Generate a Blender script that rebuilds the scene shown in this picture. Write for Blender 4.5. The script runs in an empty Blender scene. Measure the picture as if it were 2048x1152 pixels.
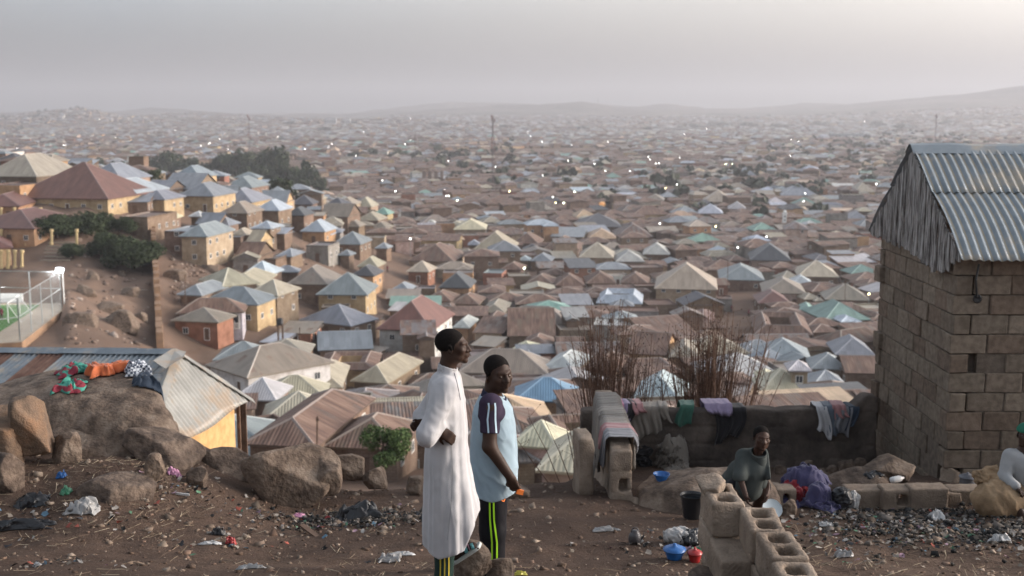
import bpy, math, random, json
import numpy as np
from mathutils import Vector, Matrix, noise as mnoise
R = math.radians
rnd = random.Random(11)
nr = np.random.RandomState(5)
sc = bpy.context.scene
COL = bpy.data.collections.new("scene"); sc.collection.children.link(COL)

# ---------------------------------------------------------------- camera
F = 2276.0                      # focal length in pixels of the 2048 px wide photograph
PITCH = R(8.77)
CAMZ = 50.0
cam = bpy.data.cameras.new("camera"); camo = bpy.data.objects.new("camera", cam); sc.collection.objects.link(camo)
cam.sensor_width = 36; cam.lens = 36 * F / 2048
camo.location = (0, 0, CAMZ); camo.rotation_euler = (R(90) - PITCH, 0, 0)
cam.clip_start = 0.1; cam.clip_end = 60000
cam.dof.use_dof = True; cam.dof.focus_distance = 7.9; cam.dof.aperture_fstop = 2.8
sc.camera = camo
# ---------------------------------------------------------------- sky, sun, exposure
SUN_EL, SUN_AZ = R(9), R(84)    # azimuth from +Y towards +X
w = bpy.data.worlds.new("World"); sc.world = w; w.use_nodes = True
nt = w.node_tree; bg = nt.nodes["Background"]
sky = nt.nodes.new("ShaderNodeTexSky"); sky.sky_type = 'NISHITA'; sky.sun_disc = False
sky.sun_elevation = SUN_EL; sky.sun_rotation = SUN_AZ
sky.air_density = 1.0; sky.dust_density = 6.0; sky.ozone_density = 1.5
hs = nt.nodes.new("ShaderNodeHueSaturation"); hs.inputs['Saturation'].default_value = 0.22
nt.links.new(sky.outputs[0], hs.inputs['Color'])
# dusty evening sky: brighter and warmer towards the sunset side, bluer and dimmer away from it
_tc = nt.nodes.new("ShaderNodeTexCoord"); _dp = nt.nodes.new("ShaderNodeVectorMath"); _dp.operation = 'DOT_PRODUCT'
_dp.inputs[1].default_value = (math.sin(R(52)), math.cos(R(52)), -.05); nt.links.new(_tc.outputs['Generated'], _dp.inputs[0])
_cr = nt.nodes.new("ShaderNodeValToRGB"); nt.links.new(_dp.outputs['Value'], _cr.inputs[0]); _e = _cr.color_ramp.elements
_e[0].position = 0.0; _e[0].color = (.50, .53, .57, 1); _e[1].position = 1.0; _e[1].color = (.93, .87, .82, 1)
_m1 = _e.new(.32); _m1.color = (.585, .645, .73, 1); _m2 = _e.new(.66); _m2.color = (.87, .85, .855, 1)
_mx = nt.nodes.new("ShaderNodeMix"); _mx.data_type = 'RGBA'; _mx.blend_type = 'MULTIPLY'; _mx.inputs[0].default_value = 1
nt.links.new(hs.outputs[0], _mx.inputs[6]); nt.links.new(_cr.outputs[0], _mx.inputs[7])
_sc = nt.nodes.new("ShaderNodeVectorMath"); _sc.operation = 'SCALE'; _sc.inputs['Scale'].default_value = 5.1
nt.links.new(_mx.outputs[2], _sc.inputs[0]); nt.links.new(_sc.outputs[0], bg.inputs[0])
bg.inputs[1].default_value = 0.15
sl = bpy.data.lights.new("sun", 'SUN'); so = bpy.data.objects.new("sun", sl); sc.collection.objects.link(so)
sl.energy = 1.1; sl.angle = R(11); sl.color = (1.0, 0.83, 0.67)
sdir = Vector((math.sin(SUN_AZ) * math.cos(SUN_EL), math.cos(SUN_AZ) * math.cos(SUN_EL), math.sin(SUN_EL)))
so.rotation_euler = sdir.to_track_quat('Z', 'Y').to_euler()
sc.view_settings.view_transform = 'Standard'; sc.view_settings.look = 'None'
sc.view_settings.exposure = 0.22; sc.view_settings.gamma = 1.0
sc.cycles.volume_bounces = 1; sc.cycles.max_bounces = 5; sc.cycles.diffuse_bounces = 3
sc.cycles.use_denoising = True
sc.cycles.sample_clamp_indirect = 4

# ---------------------------------------------------------------- helpers
SP, CP = math.sin(PITCH), math.cos(PITCH)
def P(px, py, D):               # the point at distance D seen at pixel px, py of the photograph
    xc = (px - 1024) / F; yc = (576 - py) / F
    dy = CP + yc * SP; dz = -SP + yc * CP
    return Vector((xc / dy * D, D, CAMZ + dz / dy * D))
def PZ(px, py, z):              # the point at height z seen at pixel px, py
    yc = (576 - py) / F
    dy = CP + yc * SP; dz = -SP + yc * CP
    return P(px, py, (z - CAMZ) / (dz / dy))
def proj(v):
    x, y, z = v[0], v[1], v[2] - CAMZ
    d = y * CP - z * SP
    if d < 0.1: return (-9999, -9999, 1)
    return (1024 + F * x / d, 576 - F * (y * SP + z * CP) / d, d)
def tag(o, label=None, cat=None, group=None, kind=None):
    if label: o["label"] = label
    if cat: o["category"] = cat
    if group: o["group"] = group
    if kind: o["kind"] = kind
    return o
def empty(name, loc, rz=0):
    o = bpy.data.objects.new(name, None); COL.objects.link(o); o.location = loc; o.rotation_euler = (0, 0, rz)
    o.empty_display_size = 0.2
    return o
class MB:
    def __init__(s): s.v = []; s.f = []; s.m = []; s.c = []; s.uv = []; s.mats = []
    def mi(s, m):
        if m not in s.mats: s.mats.append(m)
        return s.mats.index(m)
    def face(s, pts, m=None, col=(1, 1, 1, 1), uv=None):
        n = len(s.v); s.v += [tuple(p) for p in pts]; s.f.append(tuple(range(n, n + len(pts))))
        s.m.append(s.mi(m)); s.c.append(col); s.uv += (uv if uv else [(0, 0)] * len(pts))
    def grid(s, verts, faces, m=None, col=(1, 1, 1, 1)):
        n = len(s.v); s.v += [tuple(p) for p in verts]; k = s.mi(m)
        for f in faces:
            s.f.append(tuple(i + n for i in f)); s.m.append(k); s.c.append(col); s.uv += [(0, 0)] * len(f)
    def box(s, c, size, m=None, col=(1, 1, 1, 1), rz=0, M=None):
        X, Y, Z = size[0] / 2, size[1] / 2, size[2] / 2
        pts = [Vector((x, y, z)) for z in (-Z, Z) for y in (-Y, Y) for x in (-X, X)]
        Mx = M if M is not None else Matrix.Rotation(rz, 4, 'Z')
        pts = [Mx @ p + Vector(c) for p in pts]
        for f in ((0, 2, 3, 1), (4, 5, 7, 6), (0, 1, 5, 4), (2, 6, 7, 3), (0, 4, 6, 2), (1, 3, 7, 5)):
            s.face([pts[i] for i in f], m, col)
    def tube(s, path, rad, m=None, n=8, col=(1, 1, 1, 1), cap=True):
        if not hasattr(rad, '__len__'): rad = [rad] * len(path)
        path = [Vector(p) for p in path]; rings = []
        for i, p in enumerate(path):
            t = (path[min(i + 1, len(path) - 1)] - path[max(i - 1, 0)]).normalized()
            a = Vector((0, 0, 1)) if abs(t.z) < 0.95 else Vector((1, 0, 0))
            u = t.cross(a).normalized(); v = u.cross(t)
            rings.append([p + (u * math.cos(2 * math.pi * k / n) + v * math.sin(2 * math.pi * k / n)) * rad[i] for k in range(n)])
        vs = [p for r in rings for p in r]; fs = []
        for i in range(len(path) - 1):
            for k in range(n):
                k2 = (k + 1) % n
                fs.append((i * n + k, i * n + k2, (i + 1) * n + k2, (i + 1) * n + k))
        if cap: fs.append(tuple(range(n))[::-1]); fs.append(tuple(range((len(path) - 1) * n, len(path) * n)))
        s.grid(vs, fs, m, col)
    def lathe(s, prof, c=(0, 0, 0), m=None, n=24, col=(1, 1, 1, 1), sx=1, sy=1):
        vs = []; fs = []
        for r, z in prof:
            for k in range(n):
                a = 2 * math.pi * k / n; vs.append((c[0] + r * sx * math.cos(a), c[1] + r * sy * math.sin(a), c[2] + z))
        for i in range(len(prof) - 1):
            for k in range(n):
                k2 = (k + 1) % n; fs.append((i * n + k, i * n + k2, (i + 1) * n + k2, (i + 1) * n + k))
        s.grid(vs, fs, m, col)
    def build(s, name, m=None, parent=None, smooth=False, origin=None):
        me = bpy.data.meshes.new(name)
        v = np.array(s.v, dtype=np.float32)
        if parent is not None and origin is None:
            pm = parent_matrix(parent).inverted()
            A = np.array(pm); v = v @ A[:3, :3].T.astype(np.float32) + A[:3, 3].astype(np.float32)
        elif origin is not None: v = v - np.array(origin, dtype=np.float32)
        me.from_pydata(v.tolist(), [], s.f)
        mats = s.mats if m is None else [m]
        for x in mats:
            if x is not None: me.materials.append(x)
        if len(mats) > 1: me.polygons.foreach_set("material_index", np.array(s.m, dtype=np.int32))
        if any(c != (1, 1, 1, 1) for c in s.c):
            ca = me.color_attributes.new("Col", 'FLOAT_COLOR', 'CORNER')
            ln = [len(f) for f in s.f]
            ca.data.foreach_set("color", np.repeat(np.array(s.c, dtype=np.float32), ln, axis=0).ravel())
            uvl = me.uv_layers.new(name="UVMap")
            uvl.data.foreach_set("uv", np.array(s.uv, dtype=np.float32).ravel())
        me.validate()
        if smooth: me.polygons.foreach_set("use_smooth", [True] * len(me.polygons))
        o = bpy.data.objects.new(name, me); COL.objects.link(o)
        if origin is not None: o.location = origin
        if parent is not None: o.parent = parent; 
        return o
def parent_matrix(p):
    M = Matrix.Translation(p.location) @ p.rotation_euler.to_matrix().to_4x4() @ Matrix.Diagonal((*p.scale, 1))
    return (parent_matrix(p.parent) @ M) if p.parent else M
def npmesh(name, V, Fq, m, parent=None, smooth=True, col=None, loc=None):
    V = np.asarray(V, dtype=np.float32)
    if parent is not None and loc is None:
        A = np.array(parent_matrix(parent).inverted()); V = V @ A[:3, :3].T.astype(np.float32) + A[:3, 3].astype(np.float32)
    me = bpy.data.meshes.new(name); n = len(Fq); k = Fq.shape[1]
    me.vertices.add(len(V)); me.vertices.foreach_set("co", V.ravel())
    me.loops.add(n * k); me.loops.foreach_set("vertex_index", Fq.astype(np.int32).ravel())
    me.polygons.add(n); me.polygons.foreach_set("loop_start", np.arange(0, n * k, k, dtype=np.int32))
    try: me.polygons.foreach_set("loop_total", np.full(n, k, dtype=np.int32))
    except Exception: pass
    me.update(calc_edges=True); me.validate()
    if smooth: me.polygons.foreach_set("use_smooth", [True] * len(me.polygons))
    if col is not None:
        ca = me.color_attributes.new("Col", 'FLOAT_COLOR', 'POINT'); ca.data.foreach_set("color", np.asarray(col, dtype=np.float32).ravel())
    for x in (m if isinstance(m, (list, tuple)) else [m]): me.materials.append(x)
    o = bpy.data.objects.new(name, me); COL.objects.link(o)
    if parent is not None: o.parent = parent
    if loc is not None: o.location = loc
    return o
# vectorised value noise
_perm = nr.rand(64, 64, 64).astype(np.float32)
def vnoise(p):
    p = np.asarray(p, dtype=np.float64); i = np.floor(p).astype(int); f = p - i; f = f * f * (3 - 2 * f); i &= 63; j = (i + 1) & 63
    def g(a, b, c): return _perm[a, b, c]
    x0, y0, z0 = i[..., 0], i[..., 1], i[..., 2]; x1, y1, z1 = j[..., 0], j[..., 1], j[..., 2]
    fx, fy, fz = f[..., 0], f[..., 1], f[..., 2]
    return (((g(x0, y0, z0) * (1 - fx) + g(x1, y0, z0) * fx) * (1 - fy) + (g(x0, y1, z0) * (1 - fx) + g(x1, y1, z0) * fx) * fy) * (1 - fz)
            + ((g(x0, y0, z1) * (1 - fx) + g(x1, y0, z1) * fx) * (1 - fy) + (g(x0, y1, z1) * (1 - fx) + g(x1, y1, z1) * fx) * fy) * fz) * 2 - 1
def fbm(p, o=4):
    p = np.asarray(p, dtype=np.float64); s = 0; a = 1; t = 0
    for k in range(o): s = s + a * vnoise(p * 2 ** k + 17.3 * k); t += a; a *= .5
    return s / t

# ---------------------------------------------------------------- materials
def ramp(nt, fac, stops):
    r = nt.nodes.new("ShaderNodeValToRGB"); e = r.color_ramp.elements
    while len(e) < len(stops): e.new(0.5)
    for el, (p, c) in zip(e, stops): el.position = p; el.color = (*c, 1) if len(c) == 3 else c
    nt.links.new(fac, r.inputs[0]); return r.outputs[0]
def mat(name, c1, c2=None, scale=5.0, rough=0.85, metal=0.0, bump=0.0, bscale=None, detail=6, coord='Object', c3=None, spec=0.3, stretch=None, contrast=0.15, sheen=0):
    m = bpy.data.materials.new(name); m.use_nodes = True; nt = m.node_tree; b = nt.nodes["Principled BSDF"]
    b.inputs['Roughness'].default_value = rough; b.inputs['Metallic'].default_value = metal
    b.inputs['Specular IOR Level'].default_value = spec
    if sheen: b.inputs['Sheen Weight'].default_value = sheen
    tc = nt.nodes.new("ShaderNodeTexCoord"); mp = nt.nodes.new("ShaderNodeMapping")
    nt.links.new(tc.outputs[coord], mp.inputs[0])
    if stretch: mp.inputs['Scale'].default_value = stretch
    n = nt.nodes.new("ShaderNodeTexNoise"); n.inputs['Scale'].default_value = scale; n.inputs['Detail'].default_value = detail; n.inputs['Roughness'].default_value = .62
    nt.links.new(mp.outputs[0], n.inputs[0])
    c2 = c2 or tuple(x * .75 for x in c1)
    st = [(0.5 - contrast, c2), (0.5 + contrast, c1)]
    if c3: st = [(0.5 - contrast * 1.3, c2), (0.5, c1), (0.5 + contrast * 1.3, c3)]
    nt.links.new(ramp(nt, n.outputs[0], st), b.inputs['Base Color'])
    if bump:
        n2 = nt.nodes.new("ShaderNodeTexNoise"); n2.inputs['Scale'].default_value = bscale or scale * 3; n2.inputs['Detail'].default_value = 5
        nt.links.new(mp.outputs[0], n2.inputs[0])
        bp = nt.nodes.new("ShaderNodeBump"); bp.inputs['Strength'].default_value = 1; bp.inputs['Distance'].default_value = bump
        nt.links.new(n2.outputs[0], bp.inputs['Height']); nt.links.new(bp.outputs[0], b.inputs['Normal'])
    return m
def flat(name, c, rough=.8, metal=0, emit=None, es=1, spec=.3):
    m = bpy.data.materials.new(name); m.use_nodes = True; b = m.node_tree.nodes["Principled BSDF"]
    b.inputs['Base Color'].default_value = (*c, 1); b.inputs['Roughness'].default_value = rough; b.inputs['Metallic'].default_value = metal
    b.inputs['Specular IOR Level'].default_value = spec
    if emit: b.inputs['Emission Color'].default_value = (*emit, 1); b.inputs['Emission Strength'].default_value = es
    return m
def mathn(nt, op, a, b=None, c=None):
    n = nt.nodes.new("ShaderNodeMath"); n.operation = op
    for i, x in enumerate((a, b, c)):
        if x is None: continue
        if hasattr(x, 'links'): nt.links.new(x, n.inputs[i])
        else: n.inputs[i].default_value = x
    return n.outputs[0]
def mixc(nt, fac, a, b, mode='MIX'):
    n = nt.nodes.new("ShaderNodeMix"); n.data_type = 'RGBA'; n.blend_type = mode
    for sock, x in ((n.inputs[0], fac), (n.inputs[6], a), (n.inputs[7], b)):
        if hasattr(x, 'links'): nt.links.new(x, sock)
        else: sock.default_value = x if isinstance(x, (int, float)) else (*x, 1)
    return n.outputs[2]
def roof_mat(name, pitch=0.3, sheet=0.85, metal=0.25, bump=0.02):
    # colour from attribute Col (alpha = how rusty); corrugation runs down the slope (uv in metres)
    m = bpy.data.materials.new(name); m.use_nodes = True; nt = m.node_tree; b = nt.nodes["Principled BSDF"]
    b.inputs['Roughness'].default_value = .5; b.inputs['Metallic'].default_value = metal
    at = nt.nodes.new("ShaderNodeAttribute"); at.attribute_name = "Col"
    uv = nt.nodes.new("ShaderNodeUVMap"); sx = nt.nodes.new("ShaderNodeSeparateXYZ"); nt.links.new(uv.outputs[0], sx.inputs[0])
    u, v = sx.outputs[0], sx.outputs[1]
    cu = mathn(nt, 'FLOOR', mathn(nt, 'DIVIDE', u, sheet)); cv = mathn(nt, 'FLOOR', mathn(nt, 'DIVIDE', v, 2.6))
    cx = nt.nodes.new("ShaderNodeCombineXYZ"); nt.links.new(cu, cx.inputs[0]); nt.links.new(cv, cx.inputs[1])
    geo = nt.nodes.new("ShaderNodeNewGeometry")
    wn = nt.nodes.new("ShaderNodeTexWhiteNoise"); wn.noise_dimensions = '3D'; nt.links.new(cx.outputs[0], wn.inputs[0])
    ob = nt.nodes.new("ShaderNodeTexCoord")
    nz = nt.nodes.new("ShaderNodeTexNoise"); nz.inputs['Scale'].default_value = .35; nz.inputs['Detail'].default_value = 5; nz.inputs['Roughness'].default_value = .7
    nt.links.new(geo.outputs['Position'], nz.inputs[0])
    mp = nt.nodes.new("ShaderNodeMapping"); mp.inputs['Scale'].default_value = (2.2, .25, 1); nt.links.new(uv.outputs[0], mp.inputs[0])
    n3 = nt.nodes.new("ShaderNodeTexNoise"); n3.inputs['Scale'].default_value = 1.0; n3.inputs['Detail'].default_value = 6; nt.links.new(mp.outputs[0], n3.inputs[0])
    rustf = mathn(nt, 'ADD', mathn(nt, 'MULTIPLY', nz.outputs[0], .6), mathn(nt, 'ADD', mathn(nt, 'MULTIPLY', n3.outputs[0], .5), mathn(nt, 'MULTIPLY', wn.outputs[0], .35)))
    # rust threshold falls as alpha rises
    thr = mathn(nt, 'SUBTRACT', 1.12, mathn(nt, 'MULTIPLY', at.outputs['Alpha'], .75))
    rf = mathn(nt, 'MULTIPLY', mathn(nt, 'SUBTRACT', rustf, thr), 6.0)
    cl = nt.nodes.new("ShaderNodeClamp"); nt.links.new(rf, cl.inputs[0])
    rust = ramp(nt, n3.outputs[0], [(.38, (.085, .048, .036)), (.55, (.16, .095, .07)), (.68, (.23, .155, .115))])
    tone = mathn(nt, 'ADD', .46, mathn(nt, 'ADD', mathn(nt, 'MULTIPLY', wn.outputs[0], .26), mathn(nt, 'MULTIPLY', n3.outputs[0], .75)))
    cc = nt.nodes.new("ShaderNodeCombineXYZ")
    for i in range(3): nt.links.new(tone, cc.inputs[i])
    base = mixc(nt, 1.0, at.outputs['Color'], cc.outputs[0], 'MULTIPLY')
    fc = mixc(nt, cl.outputs[0], base, rust)
    nt.links.new(fc, b.inputs['Base Color'])
    nt.links.new(mathn(nt, 'ADD', .48, mathn(nt, 'MULTIPLY', cl.outputs[0], .35)), b.inputs['Roughness'])
    nt.links.new(mathn(nt, 'MULTIPLY', metal, mathn(nt, 'SUBTRACT', 1.0, cl.outputs[0])), b.inputs['Metallic'])
    s = mathn(nt, 'SINE', mathn(nt, 'MULTIPLY', u, 2 * math.pi / pitch))
    s2 = mathn(nt, 'ADD', s, mathn(nt, 'MULTIPLY', wn.outputs[0], 1.0))
    bp = nt.nodes.new("ShaderNodeBump"); bp.inputs['Distance'].default_value = bump; bp.inputs['Strength'].default_value = 1
    nt.links.new(s2, bp.inputs['Height']); nt.links.new(bp.outputs[0], b.inputs['Normal'])
    return m
def wall_mat(name):
    m = bpy.data.materials.new(name); m.use_nodes = True; nt = m.node_tree; b = nt.nodes["Principled BSDF"]
    b.inputs['Roughness'].default_value = .9; b.inputs['Specular IOR Level'].default_value = .15
    at = nt.nodes.new("ShaderNodeAttribute"); at.attribute_name = "Col"
    geo = nt.nodes.new("ShaderNodeNewGeometry")
    nz = nt.nodes.new("ShaderNodeTexNoise"); nz.inputs['Scale'].default_value = .7; nz.inputs['Detail'].default_value = 7; nz.inputs['Roughness'].default_value = .7
    nt.links.new(geo.outputs['Position'], nz.inputs[0])
    dirt = ramp(nt, nz.outputs[0], [(.3, (.55, .5, .46)), (.6, (1, 1, 1))])
    # mud-block courses where alpha = 1
    sx = nt.nodes.new("ShaderNodeUVMap")
    br = nt.nodes.new("ShaderNodeTexBrick"); nt.links.new(sx.outputs[0], br.inputs[0]); br.inputs['Scale'].default_value = 1
    br.inputs['Brick Width'].default_value = .46; br.inputs['Row Height'].default_value = .24; br.inputs['Mortar Size'].default_value = .02
    br.inputs['Color1'].default_value = (1, 1, 1, 1); br.inputs['Color2'].default_value = (.82, .8, .78, 1); br.inputs['Mortar'].default_value = (.6, .58, .56, 1)
    blk = mixc(nt, at.outputs['Alpha'], (1, 1, 1), br.outputs[0])
    c = mixc(nt, 1.0, mixc(nt, 1.0, at.outputs['Color'], dirt, 'MULTIPLY'), blk, 'MULTIPLY')
    nt.links.new(c, b.inputs['Base Color'])
    return m
M = {}
M['roof'] = roof_mat('sheet_roofing', pitch=.3, bump=.018)
M['wall'] = wall_mat('house_wall')
M['glass'] = flat('window_glass', (.03, .035, .045), .25)
M['frame'] = flat('window_frame', (.62, .6, .56), .6)
M['wood'] = mat('old_wood', (.16, .10, .07), (.08, .05, .035), 4, .8)
M['dirt'] = None
# ---------------------------------------------------------------- terrain
_cp = []                                       # control points: x, y, height relative to the camera
def cpx(px, py, D): v = P(px, py, D); _cp.append((v.x, v.y, v.z - CAMZ))
def cxyz(x, y, z): _cp.append((x, y, z))
for x in (-9, -4, 0): cxyz(x, 17, -7.2)
for x in (1.5, 5, 10): cxyz(x, 17, -6.4)
for x in (-14, -6, 0): cxyz(x, 23, -9.2)
for x in (6, 14): cxyz(x, 23, -9.6)
for x in (-22, -8, 6, 22): cxyz(x, 45, -18.6)
for x in (-36, -14, -4, 10, 40): cxyz(x, 80, -27.0)
for x in (-10, 10, 40, 60): cxyz(x, 120, -34.6)
cxyz(-25, 120, -34)
cxyz(-60, 110, -28); cxyz(-48, 100, -29)
for x in (-20, 10, 50, 80): cxyz(x, 170, -40.5)
for x in (5, 50, 110): cxyz(x, 250, -44.8)
for x in (-20,): cxyz(x, 250, -43)
for x in (20, 100, 180): cxyz(x, 360, -46)
cpx(60, 640, 150); cpx(0, 670, 140); cpx(120, 600, 158); cpx(-80, 640, 150); cpx(0, 560, 168)
cpx(220, 650, 155); cpx(290, 690, 148)
cpx(380, 700, 165); cpx(460, 690, 172); cpx(540, 665, 182); cpx(600, 625, 205); cpx(230, 540, 200); cpx(300, 560, 190)
cpx(120, 500, 205); cpx(20, 540, 195); cpx(60, 430, 225); cpx(200, 420, 235); cpx(340, 520, 215)
cpx(400, 510, 225); cpx(450, 560, 210); cpx(530, 530, 235); cpx(620, 560, 230)
cpx(370, 440, 255); cpx(460, 455, 262); cpx(550, 450, 280); cpx(640, 480, 290); cpx(700, 540, 260); cpx(760, 560, 262)
cpx(-60, 330, 300); cpx(60, 345, 300); cpx(200, 355, 305); cpx(350, 372, 310); cpx(480, 395, 330); cpx(580, 410, 350); cpx(660, 430, 365)
cpx(800, 470, 380); cpx(300, 368, 380); cpx(560, 398, 420); cpx(0, 350, 390)
for x in (-250, -120, 0, 150, 350): cxyz(x, 600, -46)
for x in (-500, 0, 500): cxyz(x, 1200, -46)
_cp = np.array(_cp)
def _feat(x, y):
    return np.stack([3.2 * x / (y + 25), 1.5 * np.log(y + 12)], -1)
_pf = _feat(_cp[:, 0], _cp[:, 1])
def _tps(r): return np.where(r > 1e-9, r * r * np.log(r + 1e-12), 0)
_n = len(_cp); _A = np.zeros((_n + 3, _n + 3))
_A[:_n, :_n] = _tps(np.linalg.norm(_pf[:, None] - _pf[None], axis=-1)) + np.eye(_n) * 2e-3
_A[:_n, _n] = 1; _A[:_n, _n + 1:] = _pf; _A[_n:, :_n] = _A[:_n, _n:].T
_wt = np.linalg.solve(_A, np.concatenate([_cp[:, 2], [0, 0, 0]]))
def _far(x, y):
    q = _feat(x, np.maximum(y, 12.)); sh = q.shape[:-1]; q = q.reshape(-1, 2); out = np.empty(len(q))
    for i in range(0, len(q), 20000):
        s = q[i:i + 20000]
        out[i:i + 20000] = _tps(np.linalg.norm(s[:, None] - _pf[None], axis=-1)) @ _wt[:_n] + _wt[_n] + s @ _wt[_n + 1:]
    return out.reshape(sh)
_py = [-8, 0, 5, 7, 9, 10.9, 12.4]; _pz = [-.6, -1.6, -2.45, -3.09, -3.69, -4.03, -4.25]
def sstep(a, b, x): t = np.clip((x - a) / (b - a), 0, 1); return t * t * (3 - 2 * t)
def terrain(x, y, rough=True):                 # absolute height, vectorised
    x = np.asarray(x, dtype=float); y = np.asarray(y, dtype=float)
    zn = np.interp(y, _py, _pz); zn = np.where(y > 12.4, -4.25 - (y - 12.4) * .21, zn)
    edge = 12.6 + sstep(.6, 1.4, x) * 3.7 + .35 * np.sin(x * 1.7) + .25 * np.sin(x * 4.1)
    edge = edge + sstep(-2.5, -5, x) * 1.2
    zf = _far(x, y)
    zf = np.where(y > 600, -46 + (zf + 46) * (1 - sstep(600, 1100, y)), zf)
    zf = np.where(y > 480, np.minimum(zf, -44.5), zf)
    t = sstep(0, 3.4, y - edge)
    z = zn * (1 - t) + zf * t
    # far hills
    u = x / np.maximum(y, 1)
    h = np.zeros_like(z); far = y > 2500
    if np.any(far):
        q = np.stack([x / 620, y / 900, np.zeros_like(x)], -1)
        nz = fbm(q, 5)
        env = np.interp((1024 + F * u), [-600, 0, 250, 420, 700, 800, 1150, 1300, 1500, 1700, 1900, 2048, 2700], [40, 38, 45, 30, 42, 72, 92, 84, 78, 105, 150, 175, 190])
        h = np.where(far, sstep(3000, 5900, y) * (env * .80 + 42 * nz) + sstep(2500, 3500, y) * 26 * np.maximum(nz, 0), 0)
        # the nearer dark knolls on the left
        pxx = 1024 + F * u
        h = h + 26 * np.exp(-((pxx - 120) / 95) ** 2 - ((y - 4200) / 420) ** 2) * (1 + .2 * nz) + 16 * np.exp(-((pxx - 185) / 45) ** 2 - ((y - 4000) / 380) ** 2)
        h = h + 24 * np.exp(-((pxx - 1175) / 50) ** 2 - ((y - 5600) / 500) ** 2)
    z = z + h
    z = z + .55 * sstep(-2.2, -4.2, x) * sstep(9.4, 11.4, y) * (1 - t)
    if rough:
        near = 1 - sstep(10, 40, y)
        q = np.stack([x * .55, y * .55, x * 0], -1)
        z = z + near * (.10 * fbm(q, 4) + .035 * fbm(q * 6.3, 3))
        mid = sstep(14, 60, y) * (1 - sstep(500, 900, y))
        if np.any(mid > 0): z = z + mid * .5 * fbm(np.stack([x * .09, y * .09, x * 0], -1), 3)
        hill = sstep(-30, -50, x) * sstep(140, 165, y) * (1 - sstep(230, 260, y))
        if np.any(hill > 0): z = z + hill * 1.1 * fbm(np.stack([x * .25, y * .2, x * 0], -1), 4)
    pm = (1 - sstep(126, 150, 1024 + F * x / np.maximum(y * 1.03, 1))) * sstep(118, 126, y) * (1 - sstep(166, 176, y))
    z = z * (1 - pm) + np.minimum(z, -28.6) * pm
    return z + CAMZ
def tz(x, y): return float(terrain(np.array([x]), np.array([y]))[0])
def hit(px, py, up=0.0, d0=3.0):               # where the pixel's ray meets the ground raised by `up`
    Ds = d0 * (1.012 ** np.arange(0, 640)); Ds = Ds[Ds < 9000]
    v = P(px, py, 1.0); x = v.x * Ds; z = CAMZ + (v.z - CAMZ) * Ds
    t = terrain(x, Ds) + up; k = np.nonzero(z < t)[0]
    if len(k) == 0: return None
    if k[0] == 0: return P(px, py, Ds[0])
    i = k[0]; a, b = z[i - 1] - t[i - 1], t[i] - z[i]
    D = Ds[i - 1] + (Ds[i] - Ds[i - 1]) * a / max(a + b, 1e-9)
    return P(px, py, D)
def G(px, py, up=0.0):                          # point on the ground seen at a pixel
    return hit(px, py, up)
# ---------------------------------------------------------------- ground sheet, haze
def ground_mat():
    m = bpy.data.materials.new("bare_earth"); m.use_nodes = True; nt = m.node_tree; b = nt.nodes["Principled BSDF"]
    b.inputs['Roughness'].default_value = .95; b.inputs['Specular IOR Level'].default_value = .12
    geo = nt.nodes.new("ShaderNodeNewGeometry"); pos = geo.outputs['Position']
    def nz(s, d=6, r=.65):
        n = nt.nodes.new("ShaderNodeTexNoise"); n.inputs['Scale'].default_value = s; n.inputs['Detail'].default_value = d; n.inputs['Roughness'].default_value = r
        nt.links.new(pos, n.inputs[0]); return n.outputs[0]
    a, c, d = nz(.55), nz(7, 8, .7), nz(.03, 8, .7)
    near = mixc(nt, ramp(nt, a, [(.38, (0, 0, 0)), (.62, (1, 1, 1))]), (.068, .044, .033), (.115, .076, .056))
    near = mixc(nt, ramp(nt, c, [(.4, (0, 0, 0)), (.75, (.75, .75, .75))]), near, (.07, .048, .038))
    n5 = nz(45, 3, .6)
    near = mixc(nt, ramp(nt, n5, [(.62, (0, 0, 0)), (.72, (.6, .6, .6))]), near, (.30, .235, .18))
    far = mixc(nt, ramp(nt, d, [(.35, (0, 0, 0)), (.65, (1, 1, 1))]), (.125, .082, .06), (.205, .138, .10))
    far = mixc(nt, ramp(nt, nz(.35, 6, .7), [(.42, (0, 0, 0)), (.7, (.8, .8, .8))]), far, (.14, .10, .08))
    sx = nt.nodes.new("ShaderNodeSeparateXYZ"); nt.links.new(pos, sx.inputs[0])
    mr = nt.nodes.new("ShaderNodeMapRange"); mr.inputs[1].default_value = 22; mr.inputs[2].default_value = 60; nt.links.new(sx.outputs[1], mr.inputs[0])
    col = mixc(nt, mr.outputs[0], near, far)
    # far scrub on the hills
    mr2 = nt.nodes.new("ShaderNodeMapRange"); mr2.inputs[1].default_value = 2500; mr2.inputs[2].default_value = 5000; nt.links.new(sx.outputs[1], mr2.inputs[0])
    scrub = mixc(nt, ramp(nt, nz(.004, 10, .8), [(.4, (0, 0, 0)), (.6, (1, 1, 1))]), (.07, .065, .055), (.22, .18, .15))
    col = mixc(nt, mr2.outputs[0], col, scrub)
    nt.links.new(col, b.inputs['Base Color'])
    hsum = mathn(nt, 'ADD', mathn(nt, 'MULTIPLY', c, 1.0), mathn(nt, 'MULTIPLY', n5, .35))
    bp = nt.nodes.new("ShaderNodeBump"); bp.inputs['Distance'].default_value = .06; bp.inputs['Strength'].default_value = .9
    nt.links.new(hsum, bp.inputs['Height']); nt.links.new(bp.outputs[0], b.inputs['Normal'])
    return m
M['dirt'] = ground_mat()
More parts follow.
